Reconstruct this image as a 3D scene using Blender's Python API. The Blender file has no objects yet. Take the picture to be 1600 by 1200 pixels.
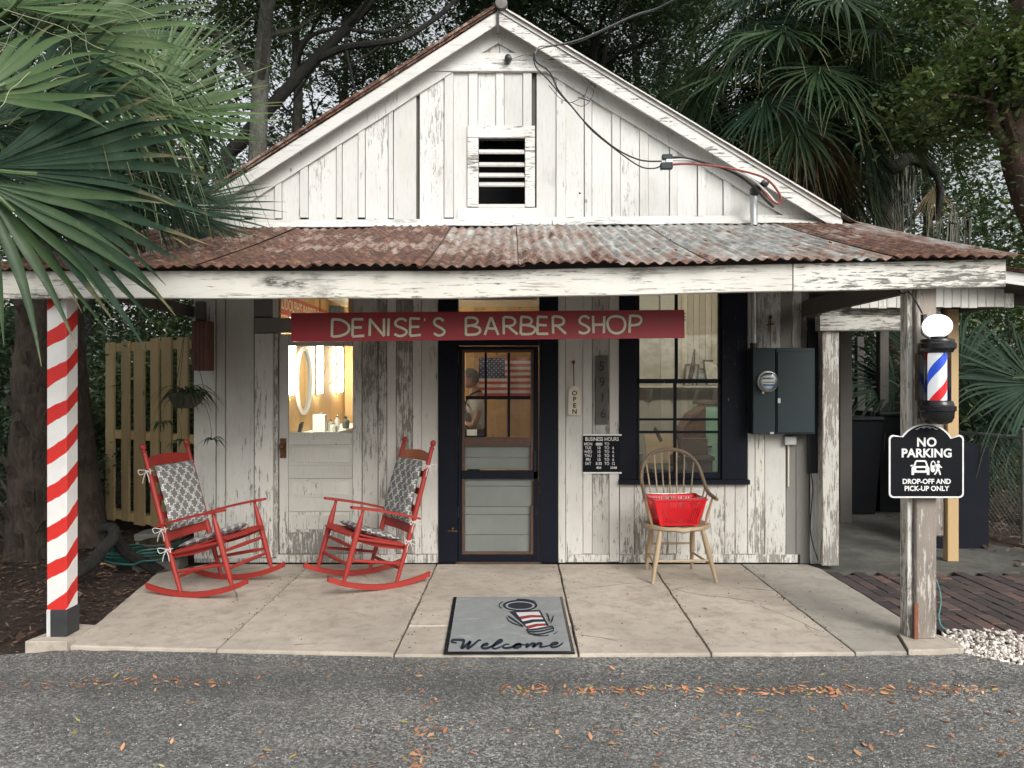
import bpy, bmesh, math, random
import numpy as np
from mathutils import Vector, Matrix, Euler
random.seed(7); rng = np.random.default_rng(7)
R_ = math.radians
SC = bpy.context.scene; COL = SC.collection
# ---------------------------------------------------------------- camera, sky, sun, exposure
CZ = 1.6; FPX = 1160.0
cd = bpy.data.cameras.new('camera'); cam = bpy.data.objects.new('camera', cd); COL.objects.link(cam)
cam.location = (0, 0, CZ); cam.rotation_euler = (R_(90), 0, 0)
cd.sensor_width = 36; cd.lens = 36*FPX/1600; cd.clip_start = .05; cd.clip_end = 600
SC.camera = cam
SUN_EL, SUN_AZ = R_(34), R_(152)
wd = bpy.data.worlds.new('World'); SC.world = wd; wd.use_nodes = True
wn = wd.node_tree.nodes; wl = wd.node_tree.links; wn.clear()
sky = wn.new('ShaderNodeTexSky'); sky.sky_type = 'NISHITA'; sky.sun_disc = False
sky.sun_elevation = SUN_EL; sky.sun_rotation = SUN_AZ; sky.dust_density = 4; sky.air_density = 1.4
hs = wn.new('ShaderNodeHueSaturation'); hs.inputs['Saturation'].default_value = .22
bg = wn.new('ShaderNodeBackground'); bg.inputs['Strength'].default_value = .15
wo = wn.new('ShaderNodeOutputWorld')
wl.new(sky.outputs[0], hs.inputs['Color']); wl.new(hs.outputs[0], bg.inputs[0]); wl.new(bg.outputs[0], wo.inputs[0])
sd = bpy.data.lights.new('sun', 'SUN'); sun = bpy.data.objects.new('sun', sd); COL.objects.link(sun)
sd.energy = 1.1; sd.angle = R_(26); sd.color = (1, .97, .92)
_d = Vector((math.sin(SUN_AZ)*math.cos(SUN_EL), math.cos(SUN_AZ)*math.cos(SUN_EL), math.sin(SUN_EL)))
sun.rotation_euler = _d.to_track_quat('Z', 'Y').to_euler(); sun.location = (3, -8, 12)
SC.view_settings.view_transform = 'Standard'; SC.view_settings.look = 'None'
SC.view_settings.exposure = .42; SC.view_settings.gamma = 1; SC.view_settings.use_curve_mapping = False
SC.render.engine = 'CYCLES'; SC.cycles.use_denoising = True
SC.cycles.max_bounces = 7; SC.cycles.diffuse_bounces = 4; SC.cycles.glossy_bounces = 3
SC.cycles.transmission_bounces = 5; SC.cycles.transparent_max_bounces = 8
SC.cycles.caustics_reflective = False; SC.cycles.caustics_refractive = False
SC.cycles.sample_clamp_indirect = 6
# ---------------------------------------------------------------- helpers
def P(px, py, Y): return Vector(((px-800)/FPX*Y, Y, CZ+(600-py)/FPX*Y))
YW = 6.63
def wx(px, Y=YW): return (px-800)/FPX*Y
def wz(py, Y=YW): return CZ+(600-py)/FPX*Y
def G(px, py, z=0.0):
    Y = FPX*(CZ-z)/(py-600); return Vector(((px-800)/FPX*Y, Y, z))
ORG = {}                        # world origin of unrotated things
def register(o, loc): ORG[o.name] = Vector(loc)
def tag(o, label=None, cat=None, group=None, kind=None):
    if label: o['label'] = label
    if cat: o['category'] = cat
    if group: o['group'] = group
    if kind: o['kind'] = kind
    return o
def thing(name, label, cat, loc=(0, 0, 0), rz=0.0, group=None, rot=None):
    o = bpy.data.objects.new(name, None); COL.objects.link(o); o.empty_display_size = .1
    o.location = loc; o.rotation_euler = rot if rot else (0, 0, rz)
    ORG[o.name] = Vector(loc) if (rz == 0 and rot is None) else Vector((0, 0, 0))
    return tag(o, label, cat, group)
class MB:
    def __init__(s): s.v = []; s.f = []; s.mi = []; s.m = 0
    def add(s, vs, fs):
        b = len(s.v); s.v += [tuple(v) for v in vs]
        for f in fs: s.f.append(tuple(b+i for i in f)); s.mi.append(s.m)
        return s
    def box(s, a, b, j=0.0):
        x0, y0, z0 = a; x1, y1, z1 = b
        vs = [(x0,y0,z0),(x1,y0,z0),(x1,y1,z0),(x0,y1,z0),(x0,y0,z1),(x1,y0,z1),(x1,y1,z1),(x0,y1,z1)]
        if j: vs = [tuple(c+random.uniform(-j, j) for c in v) for v in vs]
        return s.add(vs, [(0,3,2,1),(4,5,6,7),(0,1,5,4),(1,2,6,5),(2,3,7,6),(3,0,4,7)])
    def bev(s, a, b, e=.003):    # box with chamfered vertical+horizontal front edges (all edges)
        bm = bmesh.new(); bmesh.ops.create_cube(bm, size=1)
        for v in bm.verts: v.co = Vector([(a[i]+b[i])/2+v.co[i]*(b[i]-a[i]) for i in range(3)])
        bmesh.ops.bevel(bm, geom=bm.edges[:], offset=e, segments=1, affect='EDGES')
        bm.verts.index_update(); s.add([v.co[:] for v in bm.verts], [[v.index for v in f.verts] for f in bm.faces]); bm.free(); return s
    def bar(s, p, q, w, h, up=(0, 0, 1), w2=None, h2=None):   # rectangular bar from p to q
        p, q = Vector(p), Vector(q); d = (q-p).normalized(); u = Vector(up)
        sd_ = d.cross(u)
        if sd_.length < 1e-4: sd_ = d.cross(Vector((1, 0, 0)))
        sd_.normalize(); u = sd_.cross(d).normalized(); vs = []
        for c, ww, hh in ((p, w, h), (q, w2 or w, h2 or h)):
            vs += [c-sd_*ww/2-u*hh/2, c+sd_*ww/2-u*hh/2, c+sd_*ww/2+u*hh/2, c-sd_*ww/2+u*hh/2]
        return s.add(vs, [(3,2,1,0),(4,5,6,7),(0,1,5,4),(1,2,6,5),(2,3,7,6),(3,0,4,7)])
    def tube(s, pts, r, n=8, cap=True):
        pts = [Vector(p) for p in pts]; k = len(pts)
        rs = r if isinstance(r, (list, tuple)) else [r]*k
        d0 = (pts[1]-pts[0]).normalized(); u = d0.orthogonal().normalized(); rings = []
        for i in range(k):
            d = (pts[min(i+1, k-1)]-pts[max(i-1, 0)]).normalized()
            u = (u-d*u.dot(d)); u = u.normalized() if u.length > 1e-6 else d.orthogonal().normalized()
            w = d.cross(u); rings += [pts[i]+(u*math.cos(2*math.pi*j/n)+w*math.sin(2*math.pi*j/n))*rs[i] for j in range(n)]
        fs = [(i*n+j, i*n+(j+1) % n, (i+1)*n+(j+1) % n, (i+1)*n+j) for i in range(k-1) for j in range(n)]
        if cap: fs += [tuple(range(n))[::-1], tuple((k-1)*n+j for j in range(n))]
        return s.add(rings, fs)
    def lathe(s, prof, c=(0, 0, 0), n=20, axis='z', tilt=None):   # prof: (r, h)
        vs = []
        for r, h in prof:
            for j in range(n):
                a = 2*math.pi*j/n; x, y = r*math.cos(a), r*math.sin(a)
                v = Vector((x, y, h)) if axis == 'z' else (Vector((x, h, y)) if axis == 'y' else Vector((h, x, y)))
                if tilt: v = tilt @ v
                vs.append(v+Vector(c))
        fs = [(i*n+j, i*n+(j+1) % n, (i+1)*n+(j+1) % n, (i+1)*n+j) for i in range(len(prof)-1) for j in range(n)]
        if prof[0][0] > 1e-5: fs.append(tuple(range(n))[::-1])
        if prof[-1][0] > 1e-5: fs.append(tuple((len(prof)-1)*n+j for j in range(n)))
        return s.add(vs, fs)
    def prism(s, outline, a, b, fn):      # outline 2d list, fn(u,v,depth)->xyz, depths a (front) and b
        n = len(outline); vs = [fn(u, v, a) for u, v in outline]+[fn(u, v, b) for u, v in outline]
        return s.add(vs, [tuple(range(n)), tuple(range(2*n-1, n-1, -1))]+[(i, n+i, n+(i+1) % n, (i+1) % n) for i in range(n)])
    def build(s, name, m, parent=None, smooth=False, local=False):
        off = Vector((0, 0, 0))
        if parent is not None and not local:
            off = ORG.get(parent.name, Vector((0, 0, 0)))
        me = bpy.data.meshes.new(name)
        me.from_pydata([(x-off.x, y-off.y, z-off.z) for x, y, z in s.v], [], s.f)
        ms = m if isinstance(m, (list, tuple)) else [m]
        for mm in ms: me.materials.append(mm)
        if len(ms) > 1: me.polygons.foreach_set('material_index', s.mi)
        bm = bmesh.new(); bm.from_mesh(me); bmesh.ops.recalc_face_normals(bm, faces=bm.faces); bm.to_mesh(me); bm.free()
        if smooth:
            me.polygons.foreach_set('use_smooth', [True]*len(me.polygons))
            me.set_sharp_from_angle(angle=R_(42))
        o = bpy.data.objects.new(name, me); COL.objects.link(o)
        if parent is not None: o.parent = parent; ORG[o.name] = off
        else:
            # put the origin at the mesh's base
            c = Vector(((min(v[0] for v in s.v)+max(v[0] for v in s.v))/2, (min(v[1] for v in s.v)+max(v[1] for v in s.v))/2, min(v[2] for v in s.v)))
            me.transform(Matrix.Translation(-c)); o.location = c; ORG[o.name] = c
        return o
def mesh_np(name, V, F, m, parent=None, smooth=False):
    me = bpy.data.meshes.new(name); off = ORG.get(parent.name, Vector((0, 0, 0))) if parent is not None else Vector((0, 0, 0))
    V = np.asarray(V, dtype=np.float32)-np.array(off, dtype=np.float32); F = np.asarray(F, dtype=np.int32)
    me.vertices.add(len(V)); me.vertices.foreach_set('co', V.ravel())
    k = F.shape[1]; me.loops.add(F.size); me.loops.foreach_set('vertex_index', F.ravel())
    me.polygons.add(len(F)); me.polygons.foreach_set('loop_start', np.arange(len(F), dtype=np.int32)*k)
    me.polygons.foreach_set('loop_total', np.full(len(F), k, dtype=np.int32))
    if smooth: me.polygons.foreach_set('use_smooth', np.ones(len(F), dtype=bool))
    me.materials.append(m); me.update(calc_edges=True)
    o = bpy.data.objects.new(name, me); COL.objects.link(o)
    if parent is not None: o.parent = parent; ORG[o.name] = off
    return o
def rand_rot(n, tilt=math.pi):
    """n random rotation matrices: a yaw, then a tilt up to `tilt` about a random horizontal axis"""
    a = rng.uniform(0, 2*math.pi, n); b = rng.uniform(-tilt, tilt, n); c = rng.uniform(0, 2*math.pi, n)
    def rz(t): z = np.zeros_like(t); o = np.ones_like(t); return np.stack([np.stack([np.cos(t), -np.sin(t), z], -1), np.stack([np.sin(t), np.cos(t), z], -1), np.stack([z, z, o], -1)], -2)
    def rx(t): z = np.zeros_like(t); o = np.ones_like(t); return np.stack([np.stack([o, z, z], -1), np.stack([z, np.cos(t), -np.sin(t)], -1), np.stack([z, np.sin(t), np.cos(t)], -1)], -2)
    return rz(a) @ rx(b) @ rz(c)
def scatter(name, tv, tf, pos, rot, scale, m, parent=None):
    tv = np.asarray(tv, float); tf = np.asarray(tf, int); n = len(pos); sc = np.asarray(scale, float)
    if sc.ndim == 1: sc = sc[:, None]
    V = np.einsum('nij,nkj->nki', rot, tv[None]*sc[:, None, :])+np.asarray(pos)[:, None, :]
    F = tf[None]+(np.arange(n)*len(tv))[:, None, None]
    return mesh_np(name, V.reshape(-1, 3), F.reshape(-1, tf.shape[1]), m, parent)
def text(s, size, m, parent, name='lettering', origin=(0, 0, 0), right=(1, 0, 0), up=(0, 0, 1), ex=.001, bold=0.0, align='CENTER', sx=1.0, spacing=1.0):
    cu = bpy.data.curves.new(name, 'FONT'); cu.body = s; cu.size = size; cu.extrude = ex; cu.offset = bold
    cu.align_x = align; cu.align_y = 'CENTER'; cu.space_character = spacing; cu.resolution_u = 4
    to = bpy.data.objects.new('tmp', cu); COL.objects.link(to)
    dg = bpy.context.evaluated_depsgraph_get(); me = bpy.data.meshes.new_from_object(to.evaluated_get(dg)); bpy.data.objects.remove(to)
    r, u = Vector(right).normalized(), Vector(up).normalized(); n = r.cross(u)
    M = Matrix(((r.x*sx, u.x, n.x, origin[0]), (r.y*sx, u.y, n.y, origin[1]), (r.z*sx, u.z, n.z, origin[2]), (0, 0, 0, 1)))
    off = ORG.get(parent.name, Vector((0, 0, 0))) if parent else Vector((0, 0, 0))
    me.transform(Matrix.Translation(-off) @ M); me.materials.clear(); me.materials.append(m)
    o = bpy.data.objects.new(name, me); COL.objects.link(o); o.parent = parent; return o
def stroke_mesh(mb, pts, w, fn, d0, d1, w2=None):
    """flat stroke along 2-D polyline, mapped by fn(u,v,depth)"""
    pts = [Vector(p) for p in pts]; n = len(pts); L = []; Rr = []
    for i, p in enumerate(pts):
        d = (pts[min(i+1, n-1)]-pts[max(i-1, 0)]).normalized(); nn = Vector((-d.y, d.x)); ww = w[i] if isinstance(w, list) else w
        L.append(p+nn*ww/2); Rr.append(p-nn*ww/2)
    vs = [fn(a.x, a.y, d0) for a in L]+[fn(a.x, a.y, d0) for a in Rr]+[fn(a.x, a.y, d1) for a in L]+[fn(a.x, a.y, d1) for a in Rr]
    fs = []
    for i in range(n-1): fs += [(i, i+1, n+i+1, n+i), (i, 2*n+i, 2*n+i+1, i+1), (n+i, n+i+1, 3*n+i+1, 3*n+i)]
    fs += [(0, n, 3*n, 2*n), (n-1, 3*n-1, 4*n-1, 2*n-1)]
    mb.add(vs, fs)
def smooth_pts(pts, k=4):
    pts = [Vector(p) for p in pts]; out = []
    for i in range(len(pts)-1):
        p0, p1, p2, p3 = pts[max(i-1, 0)], pts[i], pts[i+1], pts[min(i+2, len(pts)-1)]
        for j in range(k):
            t = j/k; out.append(.5*((2*p1)+(-p0+p2)*t+(2*p0-5*p1+4*p2-p3)*t*t+(-p0+3*p1-3*p2+p3)*t**3))
    return out+[pts[-1]]
# ---------------------------------------------------------------- materials
class NT:
    def __init__(s, name):
        s.m = bpy.data.materials.new(name); s.m.use_nodes = True; s.t = s.m.node_tree; s.b = s.t.nodes['Principled BSDF']; s.out = s.t.nodes['Material Output']
    def n(s, ty, *, props=None, **kw):
        nd = s.t.nodes.new('ShaderNode'+ty)
        for k, v in (props or {}).items(): setattr(nd, k, v)
        for k, v in kw.items(): s.set(nd, k, v)
        return nd
    def set(s, nd, k, v):
        inp = nd.inputs[int(k[1:])] if k[0] == 'i' and k[1:].isdigit() else nd.inputs[k.replace('_', ' ')]
        if isinstance(v, bpy.types.NodeSocket): s.t.links.new(v, inp)
        elif isinstance(v, bpy.types.Node): s.t.links.new(v.outputs[0], inp)
        else: inp.default_value = (*v, 1) if (isinstance(v, tuple) and len(v) == 3 and inp.type == 'RGBA') else v
    def math(s, op, a, b=0.0, clamp=False):
        nd = s.n('Math', props={'operation': op, 'use_clamp': clamp}, i0=a, i1=b); return nd.outputs[0]
    def mix(s, f, a, b, mode='MIX'):
        nd = s.t.nodes.new('ShaderNodeMix'); nd.data_type = 'RGBA'; nd.blend_type = mode
        for i, v in ((0, f), (6, a), (7, b)):
            if isinstance(v, bpy.types.NodeSocket): s.t.links.new(v, nd.inputs[i])
            else: nd.inputs[i].default_value = (*v, 1) if isinstance(v, tuple) and len(v) == 3 else v
        return nd.outputs[2]
    def ramp(s, f, stops, interp='LINEAR'):
        nd = s.t.nodes.new('ShaderNodeValToRGB'); nd.color_ramp.interpolation = interp; e = nd.color_ramp.elements
        while len(e) < len(stops): e.new(.5)
        for el, (p, c) in zip(e, stops): el.position = p; el.color = (*c, 1) if isinstance(c, tuple) else (c, c, c, 1)
        s.t.links.new(f, nd.inputs[0]); return nd.outputs[0]
    def pos(s, scale=(1, 1, 1), rnd=0.0):
        g = s.n('NewGeometry'); v = g.outputs['Position']
        if rnd:
            oi = s.n('ObjectInfo'); mm = s.n('VectorMath', props={'operation': 'MULTIPLY_ADD'}, i0=oi.outputs['Random'], i1=(rnd, rnd*1.7, rnd*.6), i2=v); v = mm.outputs[0]
        return s.n('Mapping', Vector=v, Scale=scale).outputs[0]
    def noise(s, vec, scale, detail=4, rough=.55, dist=0.0):
        return s.n('TexNoise', Vector=vec, Scale=scale, Detail=float(detail), Roughness=rough, Distortion=dist).outputs[0]
    def bump(s, h, strength=.3, dist=.01, prev=None):
        kw = dict(Height=h, Strength=strength, Distance=dist)
        if prev is not None: kw['Normal'] = prev
        return s.n('Bump', **kw).outputs[0]
    def fin(s, color=None, rough=None, normal=None, **kw):
        if color is not None: s.set(s.b, 'Base_Color', color)
        if rough is not None: s.set(s.b, 'Roughness', rough)
        if normal is not None: s.set(s.b, 'Normal', normal)
        for k, v in kw.items(): s.set(s.b, k, v)
        return s.m
def plain(name, col, rough=.6, var=.12, metal=0.0, vs=6, bump=.1, **kw):
    t = NT(name); v = t.pos(rnd=9); n = t.noise(v, vs, 5)
    c = t.mix(n, tuple(max(0, x*(1-var*1.6)) for x in col), tuple(min(1, x*(1+var*1.6)) for x in col))
    n2 = t.noise(v, vs*14, 3)
    return t.fin(c, t.ramp(n, [(.3, rough*.85), (.7, min(1, rough*1.15))]), t.bump(n2, bump, .003), Metallic=metal, **kw)
def old_paint(name, peel=.4, paint=(.74, .735, .70), wood=(.20, .19, .175), wood2=(.10, .095, .085), grain='z', rough=.62, lowwear=0.0, patch=1.0, stain=.35, smudge=0.0, spec=.5):
    """paint flaking off grey weathered wood; grain runs along `grain`"""
    t = NT(name); st = {'z': (1, 1, .055), 'x': (.055, 1, 1)}[grain]; st2 = {'z': (1, 1, .26), 'x': (.26, 1, 1)}[grain]
    v = t.pos(st, rnd=17); v2 = t.pos(st2, rnd=11); v3 = t.pos(rnd=5)
    fine = t.noise(v, 95, 6, .7); mid = t.noise(v2, 38, 7, .72, .3); big = t.noise(t.pos(st2), 3.2*patch, 3, .5); oi = t.n('ObjectInfo').outputs['Random']
    s = t.math('ADD', t.math('MULTIPLY', mid, .50), t.math('MULTIPLY', fine, .50))
    s = t.math('ADD', s, t.math('MULTIPLY', t.math('SUBTRACT', big, .5), .38))
    s = t.math('ADD', s, t.math('MULTIPLY', t.math('SUBTRACT', oi, .5), .10))
    if lowwear:
        z = t.n('SeparateXYZ', Vector=t.n('NewGeometry').outputs['Position']).outputs[2]
        s = t.math('ADD', s, t.math('MULTIPLY', t.n('MapRange', Value=z, i1=.0, i2=.9, i3=lowwear, i4=0.0).outputs[0], 1.0))
    th = .78-peel*.5
    mask = t.ramp(s, [(th-.022, 0.0), (th+.022, 1.0)])
    grain_c = t.mix(t.noise(v, 150, 5, .75), wood2, wood)
    grain_c = t.mix(t.math('MULTIPLY', big, .5), grain_c, tuple(min(1, c*1.7) for c in wood))
    dirt = t.noise(v3, 2.2, 5, .6); yel = t.noise(v2, 5, 4)
    pc = t.mix(t.math('MULTIPLY', t.ramp(dirt, [(.42, 0.0), (.75, 1.0)]), stain), paint, (paint[0]*.62, paint[1]*.61, paint[2]*.56))
    pc = t.mix(t.math('MULTIPLY', t.ramp(yel, [(.5, 0.0), (.8, 1.0)]), .35), pc, (paint[0]*.93, paint[1]*.86, paint[2]*.72))
    pc = t.mix(t.math('MULTIPLY', t.ramp(fine, [(.56, 0.0), (.70, 1.0)]), .55), pc, (paint[0]*.6, paint[1]*.6, paint[2]*.57))
    knot = t.n('TexVoronoi', Vector=t.pos({'z': (1, 1, .6), 'x': (.6, 1, 1)}[grain], rnd=7), Scale=4.2).outputs['Distance']
    kmask = t.ramp(knot, [(.035, 1.0), (.06, 0.0)])
    col = t.mix(mask, pc, grain_c); col = t.mix(t.math('MULTIPLY', kmask, .6), col, (.07, .055, .04))
    if smudge:
        sm = t.ramp(t.noise(t.pos({'z': (1, 1, .5), 'x': (.5, 1, 1)}[grain], rnd=9), 3.4, 3, .5), [(.60, 0.0), (.70, 1.0)]); gr = t.ramp(t.noise(v2, 55, 6, .8), [(.40, 0.0), (.56, 1.0)])
        col = t.mix(t.math('MULTIPLY', t.math('MULTIPLY', sm, gr), smudge), col, (.035, .032, .03))
        li = t.ramp(t.noise(v, 70, 3, .6), [(.60, 0.0), (.66, 1.0)]); col = t.mix(t.math('MULTIPLY', li, .55*smudge), col, (.16, .14, .12))
    tone = t.math('ADD', .90, t.math('MULTIPLY', oi, .14))
    hv = t.n('HueSaturation', Value=tone, Color=col).outputs[0]
    h = t.math('SUBTRACT', t.math('MULTIPLY', t.noise(v, 120, 4), .35), mask)
    return t.fin(hv, t.ramp(mask, [(0, rough), (1, .9)]), t.bump(h, .55, .003), Specular_IOR_Level=spec)
M = {}
M['gable'] = old_paint('gable paint', .31, smudge=.25, wood=(.34, .335, .31), wood2=(.16, .155, .14), paint=(.69, .69, .675), stain=.22)
M['gable_trim'] = old_paint('gable trim paint', .34, smudge=.5, paint=(.70, .70, .68), grain='x', stain=.25)
M['wall'] = old_paint('front wall paint', .35, paint=(.72, .71, .67), lowwear=.07, wood=(.27, .255, .225), wood2=(.10, .092, .08))
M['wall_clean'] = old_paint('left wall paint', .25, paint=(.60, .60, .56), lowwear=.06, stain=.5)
M['wall_bare'] = old_paint('bare wall wood', .56, paint=(.60, .59, .55), wood=(.27, .25, .225), wood2=(.11, .10, .09))
M['wall_grey'] = old_paint('grey wall wood', .92, paint=(.5, .5, .48), wood=(.25, .24, .225), wood2=(.10, .095, .09))
M['door_paint'] = old_paint('side door paint', .27, paint=(.60, .595, .55), lowwear=.16, stain=.4)
M['beam'] = old_paint('beam paint', .44, smudge=1.0, paint=(.76, .745, .69), grain='x', patch=1.3, wood2=(.04, .038, .035))
M['beam_grey'] = old_paint('grey beam', .62, paint=(.6, .59, .55), grain='x')
M['post_wood'] = old_paint('post wood', .64, paint=(.56, .53, .49), wood=(.31, .27, .235), wood2=(.075, .065, .055), patch=1.5, smudge=.5)
M['dark_wood'] = old_paint('dark rafters', .95, paint=(.2, .19, .17), wood=(.12, .11, .10), wood2=(.05, .045, .04), grain='x')
M['black'] = old_paint('black paint', .13, paint=(.006, .008, .016), wood=(.24, .24, .24), wood2=(.08, .08, .08), rough=.5, stain=.2, spec=.18)
M['black_worn'] = old_paint('worn black paint', .27, paint=(.006, .008, .016), wood=(.36, .36, .35), wood2=(.12, .12, .12), rough=.5, stain=.2, spec=.18)
M['brown_wood'] = plain('brown door wood', (.095, .048, .03), .5, .35, vs=18)
M['cedar'] = plain('red brown cedar', (.14, .062, .04), .75, .3, vs=12)
M['door_grey'] = plain('grey green door panel', (.195, .215, .20), .6, .16, vs=4)
def red_paint():
    t = NT('scuffed red chair paint'); v = t.pos(rnd=9); n = t.noise(v, 6, 5); f = t.noise(v, 34, 6, .75); c = t.mix(n, (.26, .022, .018), (.40, .036, .026))
    c = t.mix(t.ramp(f, [(.60, 0.0), (.66, .8)]), c, (.13, .035, .028)); c = t.mix(t.ramp(t.noise(v, 60, 5, .8), [(.66, 0.0), (.70, .7)]), c, (.30, .20, .15))
    return t.fin(c, t.ramp(f, [(.3, .4), (.7, .62)]), t.bump(f, .3, .002))
M['red_paint'] = red_paint()
M['brass'] = plain('old brass', (.16, .08, .04), .4, .5, metal=.7, vs=40)
M['black_plastic'] = plain('black plastic', (.012, .013, .015), .25, .1)
M['rubber'] = plain('black rubber cable', (.016, .018, .02), .55, .1)
M['cable_red'] = plain('faded red cable', (.25, .06, .05), .6, .2, vs=30)
M['cable_white'] = plain('white cable', (.7, .7, .68), .6, .1)
M['cable_grey'] = plain('aluminium cable', (.16, .165, .17), .5, .2, metal=.3, vs=40)
M['galv'] = plain('galvanised steel', (.48, .50, .50), .4, .15, metal=.6, vs=20)
M['box_grey'] = plain('dark green grey enamel', (.020, .032, .036), .5, .18, vs=3, Specular_IOR_Level=.3)
M['white_print'] = plain('white print', (.80, .80, .79), .5, .03)
M['black_print'] = plain('black print', (.012, .012, .015), .4, .05)
M['sign_black'] = plain('flat sign black', (.007, .008, .011), .55, .1, Specular_IOR_Level=.12)
M['cream'] = plain('cream sign paint', (.80, .76, .62), .55, .12, vs=20)
M['cream_letter'] = plain('cream letter paint', (.62, .55, .40), .6, .08, vs=30)
M['sign_red'] = plain('crimson sign paint', (.29, .009, .020), .45, .16, vs=2)
M['basket'] = plain('red plastic', (.72, .012, .022), .32, .05, bump=.02)
M['chrome'] = plain('chrome wire', (.6, .6, .6), .25, .05, metal=.9)
M['hose'] = plain('dark green hose', (.012, .085, .07), .4, .2)
M['enamel'] = plain('white enamel pan', (.62, .63, .60), .3, .1)
M['block'] = plain('old concrete block', (.22, .215, .19), .95, .35, vs=14, bump=.8)
M['pine'] = None
def wood_mat(name, a, b, grain='z', rough=.7, sc=22, knots=True):
    t = NT(name); st = {'z': (1, 1, .06), 'x': (.06, 1, 1), 'y': (1, .06, 1)}[grain]
    v = t.pos(st, rnd=13); n = t.noise(v, sc, 6, .6, .6); n2 = t.noise(v, sc*5, 4, .7); oi = t.n('ObjectInfo').outputs['Random']
    c = t.mix(n, a, b); c = t.mix(t.math('MULTIPLY', n2, .3), c, tuple(x*.55 for x in a))
    if knots:
        k = t.n('TexVoronoi', Vector=t.pos({'z': (1, 1, .55), 'x': (.55, 1, 1), 'y': (1, .55, 1)}[grain], rnd=7), Scale=5.0).outputs['Distance']
        c = t.mix(t.math('MULTIPLY', t.ramp(k, [(.06, 1.0), (.10, 0.0)]), .7), c, tuple(x*.28 for x in a))
    c = t.n('HueSaturation', Value=t.math('ADD', .82, t.math('MULTIPLY', oi, .3)), Color=c).outputs[0]
    return t.fin(c, rough, t.bump(n2, .3, .002))
M['pine'] = wood_mat('interior pine boards', (.50, .29, .115), (.70, .47, .21))
M['new_lumber'] = wood_mat('new yellow lumber', (.50, .335, .165), (.60, .43, .235))
M['pallet'] = wood_mat('treated pallet wood', (.42, .30, .14), (.64, .49, .26))
M['windsor'] = wood_mat('bleached oak', (.38, .275, .165), (.54, .42, .275), knots=False, rough=.5)
M['windsor_dark'] = wood_mat('weathered oak bow', (.16, .11, .07), (.33, .25, .165), knots=False, rough=.55, grain='x')
M['beadboard'] = wood_mat('painted beadboard', (.46, .42, .35), (.55, .50, .43), knots=False, rough=.5)
M['panel_wall'] = wood_mat('painted panel wall', (.38, .365, .33), (.45, .43, .39), knots=False, rough=.5)
M['desk'] = wood_mat('dark desk wood', (.05, .025, .014), (.10, .055, .03), grain='x')
M['mint'] = plain('mint green cabinet', (.24, .42, .34), .4, .08, vs=3)
M['plaster'] = plain('ceiling board', (.6, .56, .48), .8, .05)
M['int_floor'] = wood_mat('interior floor', (.10, .06, .035), (.16, .10, .06), grain='y')
def rust_mat(name, rust=.5):
    t = NT(name); v = t.pos((1, .16, .6), rnd=6); v1 = t.pos((1, 1, 1), rnd=4)
    n = t.noise(v, 13, 8, .70, .4); f = t.noise(v1, 70, 5, .75); big = t.noise(v1, 1.7, 3)
    yy = t.n('SeparateXYZ', Vector=t.n('NewGeometry').outputs['Position']).outputs[1]; ev = t.n('MapRange', Value=yy, i1=4.45, i2=5.3, i3=.07, i4=-.03).outputs[0]
    s = t.math('ADD', t.math('ADD', t.math('MULTIPLY', n, .6), t.math('MULTIPLY', f, .2)), t.math('ADD', t.math('MULTIPLY', big, .25), ev))
    th = .78-rust*.42
    rc = t.ramp(t.noise(v1, 16, 6, .7), [(.34, (.030, .021, .018)), (.46, (.085, .044, .033)), (.56, (.155, .076, .050)), (.68, (.33, .17, .095))])
    gc = t.ramp(t.noise(v, 18, 6, .7), [(.34, (.12, .12, .112)), (.5, (.30, .305, .29)), (.64, (.56, .56, .53))])
    mask = t.ramp(s, [(th-.02, 0.0), (th+.015, 1.0)])
    edge = t.ramp(s, [(th-.11, 0.0), (th-.03, .75), (th+.03, 0.0)])
    c = t.mix(edge, gc, (.27, .13, .075)); c = t.mix(mask, c, rc)
    moss = t.ramp(t.noise(v1, 5, 6, .7), [(.58, 0.0), (.68, .55)]); c = t.mix(moss, c, (.055, .055, .045))
    return t.fin(c, t.ramp(mask, [(0, .6), (1, .92)]), t.bump(t.math('ADD', t.math('MULTIPLY', f, .5), mask), .35, .003))
M['roof_rusty'] = rust_mat('rusted corrugated iron', .74)
M['roof_mixed'] = rust_mat('half rusted corrugated iron', .56)
M['roof_grey'] = rust_mat('grey corrugated iron', .36)
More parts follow.
